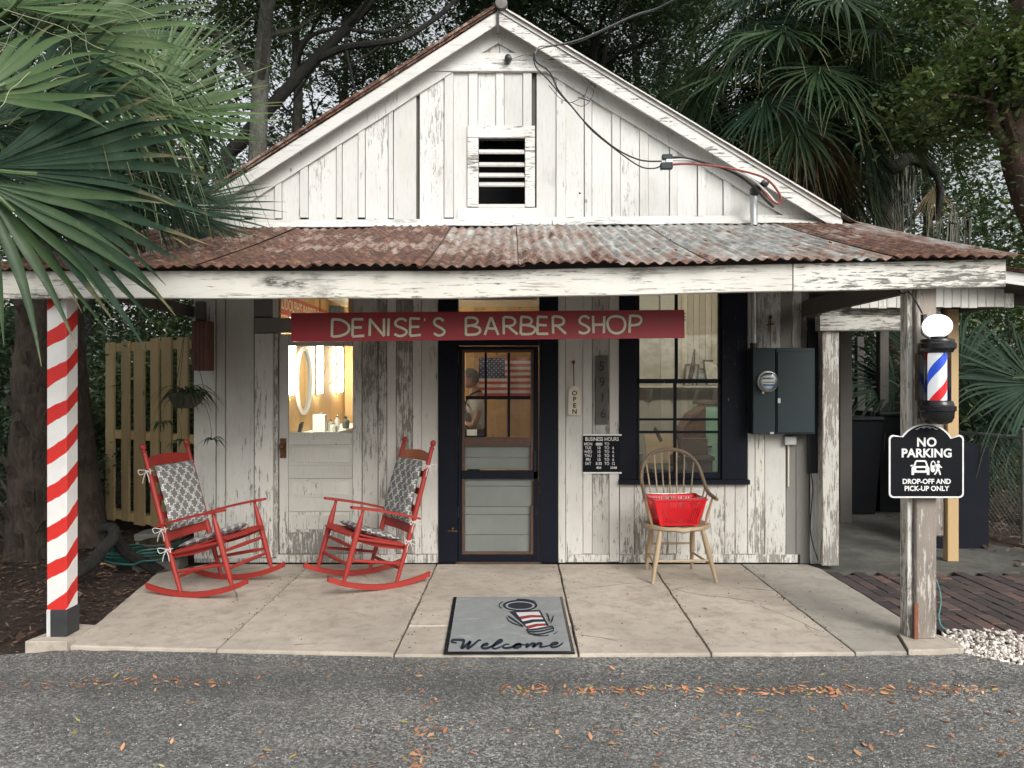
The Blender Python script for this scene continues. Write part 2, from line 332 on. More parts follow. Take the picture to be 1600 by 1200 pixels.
def concrete_mat(name, a, b, sc=1.0):
    t = NT(name); v = t.pos(rnd=6); n = t.noise(v, 1.6*sc, 6, .6); f = t.noise(v, 45, 6, .7); s = t.noise(v, 9, 5, .65, .5)
    c = t.mix(t.ramp(n, [(.32, 0.0), (.68, 1.0)]), a, b); c = t.mix(t.math('MULTIPLY', t.ramp(s, [(.46, 0.0), (.72, 1.0)]), .6), c, tuple(x*.60 for x in a))
    tr_ = t.ramp(t.noise(v, .75, 4, .6, .4), [(.48, 0.0), (.62, 1.0)]); c = t.mix(t.math('MULTIPLY', tr_, .38), c, tuple(x*.66 for x in a))
    c = t.mix(t.math('MULTIPLY', t.ramp(f, [(.60, 0.0), (.72, 1.0)]), .6), c, tuple(x*.5 for x in a))
    sp = t.ramp(t.noise(v, 130, 2), [(.66, 0.0), (.72, 1.0)]); c = t.mix(t.math('MULTIPLY', sp, .4), c, (.10, .085, .07))
    rst = t.ramp(t.noise(v, 4.0, 5, .7), [(.62, 0.0), (.8, 1.0)]); c = t.mix(t.math('MULTIPLY', rst, .35), c, (.35, .20, .12))
    ck = t.n('TexVoronoi', props={'feature': 'DISTANCE_TO_EDGE'}, Vector=t.mix(.12, v, t.n('TexNoise', Vector=v, Scale=3.0, Detail=5.0).outputs[1]), Scale=.85).outputs[0]
    crack = t.ramp(ck, [(.0015, 1.0), (.005, 0.0)]); cm = t.math('MULTIPLY', crack, t.ramp(n, [(.5, 0.0), (.56, .8)]))
    c = t.mix(cm, c, (.09, .075, .06))
    h = t.math('SUBTRACT', t.math('MULTIPLY', f, .6), cm)
    return t.fin(c, .86, t.bump(h, .35, .006))
M['slab'] = concrete_mat('warm porch concrete', (.43, .375, .312), (.62, .55, .465))
M['slab_grey'] = concrete_mat('greyer porch concrete', (.36, .335, .29), (.47, .435, .375))
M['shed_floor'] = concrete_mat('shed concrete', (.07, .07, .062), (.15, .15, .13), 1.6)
def asphalt():
    t = NT('asphalt with pale aggregate'); v = t.pos()
    vo = t.n('TexVoronoi', Vector=v, Scale=92.0); cell = t.n('SeparateColor', Color=vo.outputs['Color']).outputs[0]
    vo2 = t.n('TexVoronoi', Vector=v, Scale=210.0); cell2 = t.n('SeparateColor', Color=vo2.outputs['Color']).outputs[0]
    c = t.ramp(cell, [(.0, (.045, .046, .046)), (.30, (.14, .141, .134)), (.62, (.28, .278, .258)), (.84, (.50, .49, .455)), (1, (.76, .74, .70))])
    c2 = t.ramp(cell2, [(.0, (.04, .04, .04)), (.6, (.115, .115, .11)), (.9, (.24, .235, .22)), (1, (.46, .45, .43))])
    c = t.mix(.45, c, c2)
    big = t.noise(v, .9, 5, .6); md = t.noise(t.pos((.5, 1.4, 1)), 2.6, 5, .65)
    c = t.mix(t.ramp(big, [(.40, .0), (.60, .5)]), c, (.085, .087, .083)); c = t.mix(t.ramp(t.noise(v, 7, 5, .7), [(.5, 0.0), (.7, .35)]), c, (.055, .056, .055)); c = t.mix(t.ramp(md, [(.5, 0.0), (.75, .4)]), c, (.25, .24, .22))
    yp = t.n('SeparateXYZ', Vector=v).outputs[1]; wob = t.math('ADD', yp, t.math('MULTIPLY', t.math('SUBTRACT', t.noise(v, 1.8, 4, .6), .5), .35))
    band = t.ramp(t.n('MapRange', Value=wob, i1=3.75, i2=4.25).outputs[0], [(.1, 0.0), (.4, .38), (.62, .38), (.95, 0.0)]); c = t.mix(band, c, (.05, .052, .052))
    h = t.math('ADD', vo.outputs['Distance'], t.math('MULTIPLY', vo2.outputs['Distance'], .4))
    b = t.bump(t.math('MULTIPLY', h, -1.0), .95, .006); b = t.bump(t.noise(v, 14, 4), .5, .02, b)
    return t.fin(c, .88, b)
M['asphalt'] = asphalt()
def soil():
    t = NT('dark leafy soil'); v = t.pos(); n = t.noise(v, 26, 7, .72); f = t.noise(v, 3, 4)
    c = t.ramp(n, [(.3, (.012, .008, .006)), (.5, (.035, .022, .015)), (.62, (.075, .045, .03)), (.75, (.16, .11, .075))])
    c = t.mix(t.ramp(f, [(.5, 0.0), (.7, .4)]), c, (.03, .024, .016))
    return t.fin(c, .95, t.bump(n, .9, .03))
M['soil'] = soil()
def island(name, stops, rough=.7, transl=0.0, vary=None, bump=0.0):
    """colour picked per loose piece of the mesh"""
    t = NT(name); g = t.n('NewGeometry'); c = t.ramp(g.outputs['Random Per Island'], stops)
    n = t.noise(t.pos(), 1.1, 3); c = t.n('HueSaturation', Value=t.ramp(n, [(.3, .7), (.7, 1.25)]), Color=c).outputs[0]
    t.fin(c, rough)
    if bump: t.set(t.b, 'Normal', t.bump(t.noise(t.pos(), 60, 4), bump, .004))
    if transl:
        tr = t.n('BsdfTranslucent', Color=t.mix(.5, c, (.16, .22, .03))); ms = t.n('MixShader', i0=transl, i1=t.b, i2=tr); t.t.links.new(ms.outputs[0], t.out.inputs[0])
    return t.m
M['mulch'] = island('mulch chips', [(0, (.02, .012, .009)), (.5, (.06, .033, .022)), (.8, (.13, .075, .05)), (1, (.27, .18, .12))], .9)
M['litter'] = island('fallen leaves', [(0, (.34, .12, .055)), (.35, (.58, .25, .12)), (.6, (.72, .40, .21)), (.8, (.36, .19, .10)), (.93, (.40, .36, .12)), (1, (.6, .5, .35))], .75)
M['grit'] = island('grit', [(0, (.05, .05, .05)), (.45, (.13, .13, .12)), (.8, (.34, .33, .30)), (1, (.78, .76, .71))], .85)
M['pebble'] = island('white pebbles', [(0, (.42, .37, .32)), (.3, (.66, .60, .54)), (1, (.84, .79, .73))], .75)
M['leaf_dark'] = island('dark evergreen leaves', [(0, (.024, .050, .032)), (.5, (.048, .092, .052)), (.85, (.082, .135, .070)), (1, (.14, .19, .10))], .5, .18)
M['leaf_mid'] = island('mid green leaves', [(0, (.025, .05, .018)), (.5, (.05, .095, .032)), (.85, (.085, .14, .045)), (.97, (.13, .18, .06)), (1, (.35, .24, .05))], .5, .22)
M['leaf_bright'] = island('bright green leaves', [(0, (.035, .065, .026)), (.5, (.065, .11, .042)), (.9, (.11, .165, .062)), (1, (.22, .22, .08))], .45, .25)
def palm_mat(name, a, b, tip, rough=.55, spec=.16):
    t = NT(name); g = t.n('NewGeometry'); v = t.pos(rnd=3); r = g.outputs['Random Per Island']
    c = t.mix(r, a, b); n = t.noise(v, 5, 4); c = t.mix(t.ramp(n, [(.45, 0.0), (.8, .55)]), c, tip)
    c = t.mix(t.ramp(t.noise(v, 40, 4), [(.6, 0.0), (.8, .35)]), c, (.16, .15, .07))
    tp = t.n('Attribute', props={'attribute_name': 'tip'}).outputs['Fac']; tn = t.math('ADD', tp, t.math('MULTIPLY', t.math('SUBTRACT', t.noise(v, 9, 4, .7), .5), .5))
    c = t.mix(t.ramp(tn, [(.80, 0.0), (1.0, .85)]), c, (.21, .165, .085))
    t.fin(c, rough, Specular_IOR_Level=spec)
    tr = t.n('BsdfTranslucent', Color=t.mix(.5, c, (.12, .17, .03))); ms = t.n('MixShader', i0=.16, i1=t.b, i2=tr); t.t.links.new(ms.outputs[0], t.out.inputs[0]); return t.m
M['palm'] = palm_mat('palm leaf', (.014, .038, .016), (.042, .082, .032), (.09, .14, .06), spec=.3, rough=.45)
M['palm_light'] = palm_mat('lit palm leaf', (.045, .09, .032), (.10, .165, .07), (.20, .26, .13), spec=.3, rough=.45)  # this and palm_dark put highlight and shade into the leaf colour
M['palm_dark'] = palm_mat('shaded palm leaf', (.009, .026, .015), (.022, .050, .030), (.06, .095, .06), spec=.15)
M['palm_dead'] = palm_mat('dry palm leaf', (.10, .075, .045), (.22, .17, .10), (.3, .25, .16), .8)
def bark(name, a, b):
    t = NT(name); v = t.pos((1, 1, .3), rnd=4); n = t.noise(v, 26, 8, .72, .5); p = t.noise(t.pos(), 3, 4)
    c = t.ramp(n, [(.3, tuple(x*.4 for x in a)), (.5, a), (.75, b)]); c = t.mix(t.ramp(p, [(.5, 0.0), (.7, .5)]), c, tuple(x*1.2 for x in b))
    return t.fin(c, .92, t.bump(n, .8, .03))
M['bark_grey'] = bark('grey lichen bark', (.075, .075, .062), (.16, .16, .135)); M['bark_dark'] = bark('dark bark', (.017, .017, .015), (.042, .042, .036))
M['bark_palm'] = bark('palm boots', (.05, .038, .03), (.12, .09, .07)); M['bark_brown'] = bark('brown bark', (.075, .045, .035), (.15, .105, .085))
M['moss'] = island('spanish moss', [(0, (.045, .05, .04)), (1, (.14, .15, .12))], .95)
def brickm():
    t = NT('worn paving brick'); oi = t.n('ObjectInfo').outputs['Random']; v = t.pos(rnd=3); n = t.noise(v, 22, 6, .7)
    c = t.ramp(oi, [(0, (.040, .032, .034)), (.4, (.070, .050, .048)), (.75, (.105, .066, .058)), (1, (.16, .098, .08))]); c = t.mix(t.ramp(n, [(.4, 0.0), (.7, .7)]), c, (.06, .055, .052))
    return t.fin(c, .9, t.bump(n, .6, .006))
M['brick'] = brickm()
def glass(name, tint=(.94, .97, .96), haze=0.0):
    t = NT(name); fr = t.n('Fresnel', IOR=1.5); tr = t.n('BsdfTransparent', Color=tint); gl = t.n('BsdfGlossy', Roughness=.03, Color=(.9, .93, .95))
    ms = t.n('MixShader', i0=fr, i1=tr, i2=gl)
    if haze:
        df = t.n('BsdfDiffuse', Color=(.5, .5, .48)); dn = t.noise(t.pos(), 3, 5, .7); ms = t.n('MixShader', i0=t.math('MULTIPLY', dn, haze), i1=ms, i2=df)
    t.t.links.new(ms.outputs[0], t.out.inputs[0]); return t.m
M['glass'] = glass('window glass', haze=.07); M['glass_clean'] = glass('clear glass tube')
M['glass_dark'] = glass('screened door glass', (.66, .66, .66), haze=.08)
def emit(name, col, st):
    t = NT(name); return t.fin((.8, .8, .8), .4, Emission_Color=col, Emission_Strength=st)
M['tube'] = emit('lit fluorescent tube', (1, .90, .72), 80.0)
M['globe'] = emit('lit opal globe', (1, .99, .97), 1.35)
M['mirror'] = NT('mirror').fin((.8, .82, .82), .03, Metallic=1.0)
# ================================================================= SETTING
def sheet(name, outline, z, m, kind='structure', label=None):
    mb = MB(); mb.add([(x, y, z) for x, y in outline], [tuple(range(len(outline)))]); o = mb.build(name, m); tag(o, label, None, None, kind); return o
sheet('ground', [(-150, -150), (150, -150), (150, 150), (-150, 150)], -.055, M['soil'], label='dark leafy soil under the trees')
_f = [(-60, 4.30), (-3.35, 4.36), (-2.95, 4.47), (-2.70, 4.53), (-1.9, 4.50), (-.70, 4.425), (.4, 4.42), (2.3, 4.44), (2.74, 4.46), (3.05, 4.18), (3.4, 4.02), (6, 3.9), (60, 3.8)]
def rag(pts, amp=.018, step=.07):
    out = []
    for (x0, y0), (x1, y1) in zip(pts[:-1], pts[1:]):
        if abs(x0) > 20 or abs(x1) > 20: out.append((x0, y0)); continue
        n = max(1, int(abs(x1-x0)/step))
        out += [(x0+(x1-x0)*i/n, y0+(y1-y0)*i/n+random.uniform(-amp, amp)) for i in range(n)]
    return out+[pts[-1]]
_fr = rag(_f)
_mb = MB(); _n = len(_fr)
_mb.add([(x, y, -.02) for x, y in _fr]+[(x, -60, -.02) for x, y in _fr]+[(x, y+.03, -.06) for x, y in _fr],
        [(i, i+1, _n+i+1, _n+i) for i in range(_n-1)]+[(i, 2*_n+i, 2*_n+i+1, i+1) for i in range(_n-1)])
tag(_mb.build('asphalt_road', M['asphalt']), 'weathered grey asphalt in front of the porch', kind='structure')
# porch floor: concrete slabs with joints
pf = bpy.data.objects.new('porch_floor', None); COL.objects.link(pf); register(pf, (0, 0, 0)); tag(pf, 'jointed concrete porch floor', kind='structure')
mb = MB(); mb.box((-2.6, 4.55, -.12), (2.55, 6.68, -.035)); mb.build('slab_bed', plain('joint dirt', (.05, .04, .032), .95), pf)
def slab(out, m=M['slab'], z=0.0):
    """outline [(x,y)] counter-clockwise; worn, slightly rounded edges"""
    cx = sum(p[0] for p in out)/len(out); cy = sum(p[1] for p in out)/len(out); pts = []
    for i, p in enumerate(out):
        q = out[(i+1) % len(out)]; L = math.dist(p, q); n = max(1, int(L/.12))
        for k in range(n):
            t = k/n; a = .0035 if 0 < k else 0
            pts.append((p[0]+(q[0]-p[0])*t+random.uniform(-a, a), p[1]+(q[1]-p[1])*t+random.uniform(-a, a)))
    n = len(pts); ins = [(x+(cx-x)*.006, y+(cy-y)*.009) for x, y in pts]
    mb = MB(); mb.add([(x, y, z) for x, y in ins]+[(x, y, z-.007) for x, y in pts]+[(x, y, -.11) for x, y in pts],
        [tuple(range(n))]+[(i, n+i, n+(i+1) % n, (i+1) % n) for i in range(n)]+[(n+i, 2*n+i, 2*n+(i+1) % n, n+(i+1) % n) for i in range(n)])
    return mb.build('concrete_slab', m, pf)
g = .006
slab([(-2.70, 4.54), (-1.78-g, 4.475), (-1.79-g, 6.6), (-2.72, 6.6), (-3.0, 6.27)])
slab([(-1.78+g, 4.47), (-.70-g, 4.41), (-.67-g, 6.6), (-1.79+g, 6.6)])
slab([(-.70+g, 4.40), (.395-g, 4.40), (.40-g, 4.93), (-.69+g, 4.90)], M['slab'], -.002)
slab([(-.69+g, 4.915), (.40-g, 4.945), (.41-g, 6.6), (-.67+g, 6.6)])
slab([(.395+g, 4.40), (1.185-g, 4.41), (1.24-g, 6.6), (.41+g, 6.6)])
slab([(1.185+g, 4.41), (2.045-g, 4.42), (2.035-g, 6.6), (1.24+g, 6.6)])
slab([(2.045+g, 4.425), (2.36, 4.44), (2.45, 4.74), (2.66, 4.83), (2.67, 6.45), (2.62, 6.6), (2.035+g, 6.6)], M['slab_grey'])
slab([(2.37, 4.435), (2.72, 4.47), (2.74, 4.60), (2.66, 4.80), (2.46, 4.72)], M['slab'], .012)
slab([(-2.99, 4.56), (-2.735, 4.565), (-2.70, 4.86), (-2.90, 4.90)], M['slab'], .02)
# brick paving to the right
bp = bpy.data.objects.new('brick_paving', None); COL.objects.link(bp); register(bp, (0, 0, 0)); tag(bp, 'old dark brick paving beside the porch', kind='structure')
mb = MB(); mb.box((2.69, 4.7, -.07), (4.55, 6.36, -.045)); mb.build('brick_bed', M['soil'], bp)
_bm = None
for i in range(17):
    x = 2.695+i*.108
    for k in range(9):
        y = 4.78+(.105 if i % 2 else 0)+k*.212-.1
        if y > 6.22 or y < 4.72+.05*math.sin(i): continue
        if _bm is None:
            mb = MB(); mb.bev((-.0522, -.1035, -.05), (.0522, .1035, 0), .005); o = mb.build('brick', M['brick'], bp, local=True); _bm = o.data
        else: o = bpy.data.objects.new('brick', _bm); COL.objects.link(o); o.parent = bp
        o.location = (x+.05, y+.1, -.012+random.uniform(-.006, .002)); o.rotation_euler = (random.gauss(0, .012), random.gauss(0, .016), random.gauss(0, .008))
        s = random.uniform(.96, 1.0); o.scale = (s, s, 1)
# shed floor
mb = MB(); mb.add([(x, y, -.01) for x, y in rag([(2.68, 6.36), (3.4, 6.38), (4.1, 6.37), (4.6, 6.32), (5.05, 6.55)], .02, .08)][::1]+[(5.0, 7.2, -.01), (4.7, 7.6, -.01), (5.3, 9.8, -.01), (4.4, 11, -.01), (2.68, 11, -.01)], [])
_n = len(mb.v); mb.f = [tuple(range(_n))]; mb.mi = [0]; b0 = list(mb.v); mb.add([(x, y, -.08) for x, y, z in b0], []); mb.f += [(i, _n+i, _n+(i+1) % _n, (i+1) % _n) for i in range(_n)]; mb.mi += [0]*_n
tag(mb.build('shed_floor', M['shed_floor']), 'stained concrete floor of the side shed', kind='structure')

# ================================================================= BUILDING
B = thing('barber_shop_building', 'white weathered board-and-batten barber shop with gable, porch beam and rusty tin roof', 'building', (0, YW, 0))
AP = (wx(778, 6.46), wz(8, 6.46)); SL, SR = .640, .605
def rake(x): return AP[1]-(AP[0]-x)*SL if x < AP[0] else AP[1]-(x-AP[0])*SR
def bd(x0, x1, z0, z1, y0, m, name='board', th=.02, j=True, parent=None):
    mb = MB(); e = .0
    if j: y0 += random.uniform(-.003, .003); x0 += random.uniform(0, .002); x1 -= random.uniform(.001, .004); z0 += random.uniform(-.006, .006)
    lx = random.uniform(-.002, .002) if j else 0
    za = z1 if not callable(z1) else z1(x0); zb = z1 if not callable(z1) else z1(x1)
    vs = [(x0, z0), (x1, z0), (x1+lx, zb), (x0+lx, za)]
    cv = []
    for yy, ins in ((y0, .0022), (y0+.003, 0), (y0+th, 0)):
        for (x, z), (sx, sz) in zip(vs, ((1, 1), (-1, 1), (-1, -1), (1, -1))): cv.append((x+sx*ins, yy, z+sz*ins))
    f = [(0, 1, 2, 3), (8, 11, 10, 9)]+[(k*4+i, (k+1)*4+i, (k+1)*4+(i+1) % 4, k*4+(i+1) % 4) for k in range(2) for i in range(4)]
    mb.add(cv, f); return mb.build(name, M[m] if isinstance(m, str) else m, parent or B)
TOP = 3.0
def wb(a, b, ya, yb, m, y=YW, **k):     # board by photo pixels, on the plane y
    return bd(wx(a, y), wx(b, y), wz(yb, y), wz(ya, y), y, m, **k)
TY = 355.5     # pixel row of the porch roof junction at the wall
# -- backing walls (sheathing) with the openings left free
mb = MB()
def core(x0, x1, z0, z1): mb.box((x0, YW+.024, z0), (x1, YW+.075, z1))
DL = (wx(435), wx(566), 0.0, 2.62); DC = (wx(716), wx(843), 0.0, 2.62); WN = (wx(992), wx(1129), wz(744), 2.66)
XL, XR = -2.83, 2.665
core(XL, DL[0], 0, TOP); core(DL[1], DC[0], 0, TOP); core(DC[1], WN[0], 0, TOP); core(WN[1], XR, 0, TOP)
core(DL[0], DL[1], DL[3], TOP); core(DC[0], DC[1], DC[3], TOP); core(WN[0], WN[1], WN[3], TOP); core(WN[0], WN[1], 0, WN[2])
mb.build('sheathing', M['dark_wood'], B)
# -- left boards
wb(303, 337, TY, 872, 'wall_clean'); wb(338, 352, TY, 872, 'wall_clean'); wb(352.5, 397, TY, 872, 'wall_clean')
wb(397.5, 426.5, 521, 872, 'wall', y=YW-.012); wb(427, 434.5, 521, 870, 'wall_bare', y=YW+.004); wb(397.5, 434, TY, 496, 'wall_grey')
wb(397.5, 572, 496.5, 520.5, 'wall_grey', y=YW-.02, th=.04, name='lintel')
wb(426, 434.5, 465, 496, 'wall', y=YW-.016)
xs = [566.5, 591, 604.5, 619, 645, 659, 685]; ms = ['wall_bare', 'wall_bare', 'wall', 'wall_bare', 'wall', 'wall']
for a, b, m_ in zip(xs[:-1], xs[1:], ms): wb(a, b, TY, 866, m_, y=YW-(.012 if b-a < 16 else 0))
wb(566.5, 685, 866.5, 879, 'wall', y=YW-.008, name='base_board'); wb(303, 432, 872.5, 880, 'wall_bare', y=YW-.006, name='base_board')
wb(995.5, 1128, TY, 384, 'black', y=YW-.004, name='window_head')
# -- middle boards
xs = [872, 884, 911, 925.5, 952, 968]; ms = ['wall', 'wall', 'wall', 'wall_bare', 'wall']
for a, b, m_ in zip(xs[:-1], xs[1:], ms): wb(a, b, TY, 879 if a in (872,) else (877 if a == 952 else 866), m_, y=YW-(.012 if b-a < 17 else 0))
wb(884, 952, 866.5, 879, 'wall', y=YW-.006, name='base_board')
xs = [968, 991, 1009, 1043, 1057, 1133, 1149, 1168]
for a, b in zip(xs[:-1], xs[1:]): wb(a, b, 756, 866, 'wall', y=YW-(.008 if b-a < 17 else 0))
wb(1057, 1133, 756, 866, 'wall', y=YW-.001)
wb(968, 1247, 866.5, 879.5, 'wall', y=YW-.006, name='base_board')
xs = [1168, 1180, 1195, 1228, 1244, 1264.5]; ms = ['wall', 'wall', 'wall', 'wall_grey', 'wall_grey']
for a, b, m_ in zip(xs[:-1], xs[1:], ms): wb(a, b, 640, 866, m_, y=YW-(.006 if b-a < 16 else 0))
xs = [1168, 1183, 1220, 1238, 1253, 1264.5]; ms = ['wall', 'wall_bare', 'wall_grey', 'wall_bare', 'wall_grey']
for a, b, m_ in zip(xs[:-1], xs[1:], ms): wb(a, b, TY, 640, m_, y=YW-(.008 if b-a < 17 else 0))
wb(1250, 1266, 866.5, 880, 'wall_grey', y=YW+.0, name='base_board')
wb(1262.5, 1284, 468, 739, plain('dark strip', (.022, .026, .032), .5, vs=8), y=YW-.03, name='dark_strip_panel')  # near-black strip between the wall boards and the shed post
# corrugated white strip beside it
mb = MB(); x0, x1, z0, z1 = wx(1265), wx(1286), 0.0, wz(739); n = 16
vs = [(x0+(x1-x0)*i/n, YW-.02+.006*math.cos(i*math.pi/2), z) for z in (z0, z1) for i in range(n+1)]
mb.add(vs, [(i, i+1, n+2+i, n+1+i) for i in range(n)]); mb.build('metal_strip', plain('white painted tin', (.66, .67, .66), .45, vs=9), B)
# -- gable boards
gz0 = wz(344)
def gbd(a, b, top=None, bot=341, y=YW, m='gable', name='board'):
    x0, x1 = wx(a), wx(b); f = (lambda x: rake(x)-.20) if top is None else wz(top)
    if callable(f) and f((x0+x1)/2) < gz0+.02: return
    bd(x0, x1, wz(bot), f, y, m, name)
L = [(345, 382, 0), (382, 394, 1), (394, 430, 0), (430, 441, 1), (441, 469, 0), (469, 482, 1), (482, 526, 0), (526, 535, 1), (535, 560, 0), (560, 571, 1), (571, 607, 0), (607, 615, 1), (615, 650.5, 0),
     (655.5, 694, 0), (694, 709, 1), (709, 732, 0), (838, 869, 0), (869, 884, 1), (884, 913, 0), (913, 925, 1), (925, 956, 0), (956, 969, 1), (969, 999, 0), (999, 1013, 1), (1013, 1046, 0), (1046, 1058, 1), (1058, 1090, 0), (1090, 1102, 1), (1102, 1130, 0), (1130, 1142, 1), (1142, 1173, 0), (1173, 1215, 0), (1215, 1265, 0)]
for a, b, k in L: gbd(a, b, None if not 665 < a < 900 else 104, 341 if k else 344, YW-(.014 if k else 0), m='gable')
for a, b, k in [(732, 747, 1), (747, 775, 0), (775, 788, 1), (788, 817, 0), (817, 831, 1)]: gbd(a, b, 104, 198 if k else 202, YW-(.014 if k else 0))
for a, b, k in [(700, 741, 0), (741, 747, 1), (747, 781, 0), (781, 797, 1), (797, 850, 0)]: gbd(a, b, None, 84, YW-(.01 if k else 0))
# gable backing, two halves round the vent opening
VX0, VX1, VZ0, VZ1 = wx(748), wx(820), wz(322), wz(217)
mb = MB(); yb = YW+.03
def back(xa, xb, za=3.0, zb=None):
    z = (lambda x: rake(x)-.12) if zb is None else (lambda x: zb)
    mb.add([(xa, yb, za), (xb, yb, za), (xb, yb, z(xb)), (xa, yb, z(xa)), (xa, yb+.02, za), (xb, yb+.02, za), (xb, yb+.02, z(xb)), (xa, yb+.02, z(xa))], [(0,1,2,3),(7,6,5,4),(0,4,5,1),(1,5,6,2),(2,6,7,3),(3,7,4,0)])
back(-2.7, VX0); back(VX1, 3.0); back(VX0, AP[0], VZ1); back(AP[0], VX1, VZ1); back(VX0, VX1, 3.0, VZ0)
mb.build('gable_sheathing', M['dark_wood'], B)
# vent
vt = MB(); fy = YW-.022
for a, b, c, d in ((730, 836, 197, 216), (730, 748, 216, 324), (820, 836, 216, 324)): vt.bev((wx(a)+.002, fy, wz(d)), (wx(b)-.002, YW+.01, wz(c)-.003), .003)
vo_ = vt.build('vent_frame', M['gable_trim'], B); vb = MB(); vb.box((wx(715), YW-.012, wz(343)), (wx(841), YW+.01, wz(325))); vb.build('vent_sill_board', M['gable'], B)
for py_ in (237, 257, 273.5, 288): 
    s = MB(); s.bar((VX0+.003, YW+.0, wz(py_)), (VX1-.003, YW+.004, wz(py_)), .075, .014, up=(0, -.75, 1)); s.build('slat', M['gable'], vo_)
s = MB(); s.box((VX0, YW-.015, wz(325)), (VX1, YW+.02, wz(319.5))); s.build('vent_ledge', M['gable'], vo_)
s = MB(); s.box((VX0-.1, YW+.5, VZ0-.1), (VX1+.1, YW+.52, VZ1+.1)); s.build('attic_shade_panel', plain('attic shade', (.02, .021, .024), .9), B)  # near-black panel added behind the vent, attic shade put into its colour
# collar board, frieze boards, barge boards, soffit
bd(wx(668), wx(898), wz(108), wz(85), YW-.03, 'gable_trim', 'collar_board', .03)
bd(wx(660), wx(908), wz(113.5), wz(108.5), YW-.04, 'gable_trim', 'collar_ledge', .04)
def slope_board(side, x_in, x_out, off_top, off_bot, y0, y1, m, name):
    pts = []
    s = -1 if side == 'L' else 1
    xa, xb = (AP[0]+s*x_in, AP[0]+s*x_out)
    mb = MB(); n = 14; vs = []
    for i in range(n+1):
        x = xa+(xb-xa)*i/n; z = rake(x)
        for (yy, oo) in ((y0, off_top), (y0, off_bot), (y1, off_bot), (y1, off_top)): vs.append((x, yy, z-oo+(random.uniform(-.003, .003) if 0 < i < n else 0)))
    f = [(0, 3, 2, 1), (4*n, 4*n+1, 4*n+2, 4*n+3)]+[(4*i+k, 4*i+(k+1) % 4, 4*i+4+(k+1) % 4, 4*i+4+k) for i in range(n) for k in range(4)]
    mb.add(vs, f); return mb.build(name, M[m], B)
for sd_, xo in (('L', 2.72), ('R', 3.0)):
    slope_board(sd_, .0, xo-.15, .062, .26, YW-.028, YW-.004, 'gable', 'frieze_board')
    slope_board(sd_, .006, xo, .052, .160, 6.465, 6.485, 'gable_trim', 'barge_board')
    slope_board(sd_, .006, xo, .032, .058, 6.485, YW-.002, 'gable_trim', 'soffit')
slope_board('R', .012, 2.98, -.012, .050, 6.452, 6.464, 'gable_trim', 'rake_trim')
slope_board('L', .012, 2.70, -.022, .036, 6.448, 6.463, 'roof_rusty', 'rusty_edge_strip')
for o_ in (1,):   # dark weather strip at the ridge
    mb = MB(); mb.box((AP[0]-.010, 6.44, AP[1]-.25), (AP[0]+.010, 6.463, AP[1]-.01)); mb.build('ridge_strip', M['rubber'], B)
# main roof: corrugated sheets over both slopes
def corr(x0, x1, ya, yb, zf, pitch, amp, ny, m, name='roof_sheet', along='y', th=.0015, parent=None, jag=0.0, flip=0):
    """ridges run along y (porch) or down the slope in x (main roof)"""
    vs = []; 
    if along == 'y':
        nx = max(4, int((x1-x0)/pitch*7)); ph = random.random()*6.28 if not flip else 0
        for j in range(ny+1):
            y = ya+(yb-ya)*j/ny
            for i in range(nx+1):
                x = x0+(x1-x0)*i/nx; yy = y-(random.uniform(0, jag) if j == 0 else 0)
                vs.append((x, yy, zf(x, y)+amp*math.sin(2*math.pi*x/pitch)+(random.uniform(-.002, .002) if j == 0 else 0)))
    else:
        nx = ny; ny2 = max(4, int((yb-ya)/pitch*6))
        for j in range(ny2+1):
            y = ya+(yb-ya)*j/ny2
            for i in range(nx+1):
                x = x0+(x1-x0)*i/nx; vs.append((x, y, zf(x, y)+amp*math.sin(2*math.pi*y/pitch)))
        ny = ny2
    mb = MB(); k = nx+1; mb.add(vs, [(j*k+i, j*k+i+1, (j+1)*k+i+1, (j+1)*k+i) for j in range(ny) for i in range(nx)])
    o = mb.build(name, m, parent or B, smooth=False); o.data.polygons.foreach_set('use_smooth', [True]*len(o.data.polygons))
    sm = o.modifiers.new('thickness', 'SOLIDIFY'); sm.thickness = .003; sm.offset = 1; return o
for q in range(9):
    y0 = 6.43+q*.66
    corr(-2.95, AP[0], y0, y0+.68, lambda x, y: rake(x)-.008+(.002 if q % 2 else 0), .075, .009, 8, M['roof_rusty'], along='x')
    corr(AP[0], 3.15, y0, y0+.68, lambda x, y: rake(x)-.008+(.002 if q % 2 else 0), .075, .009, 8, M['roof_mixed'], along='x')
mb = MB(); mb.lathe([(.02, 0), (.052, .01), (.055, .05), (.05, .5), (.05, 5.6)], (AP[0]+.03, 6.40, AP[1]+.0), 10, 'y'); mb.build('ridge_cap', plain('weathered ridge tin', (.17, .165, .155), .7, .4, vs=20), B, True)
mb = MB(); mb.box((-2.9, YW+.08, 2.2), (-2.78, 12.4, 2.95)); 
# side and rear walls
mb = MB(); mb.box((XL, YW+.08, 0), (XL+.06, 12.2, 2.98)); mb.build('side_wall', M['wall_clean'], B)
mb = MB(); mb.box((XR-.06, YW+.08, 0), (XR, 12.2, 2.98)); mb.build('side_wall', M['wall_bare'], B)
mb = MB(); mb.box((XL, 12.2, 0), (XR, 12.26, 2.98)); mb.build('rear_wall', M['wall_bare'], B)
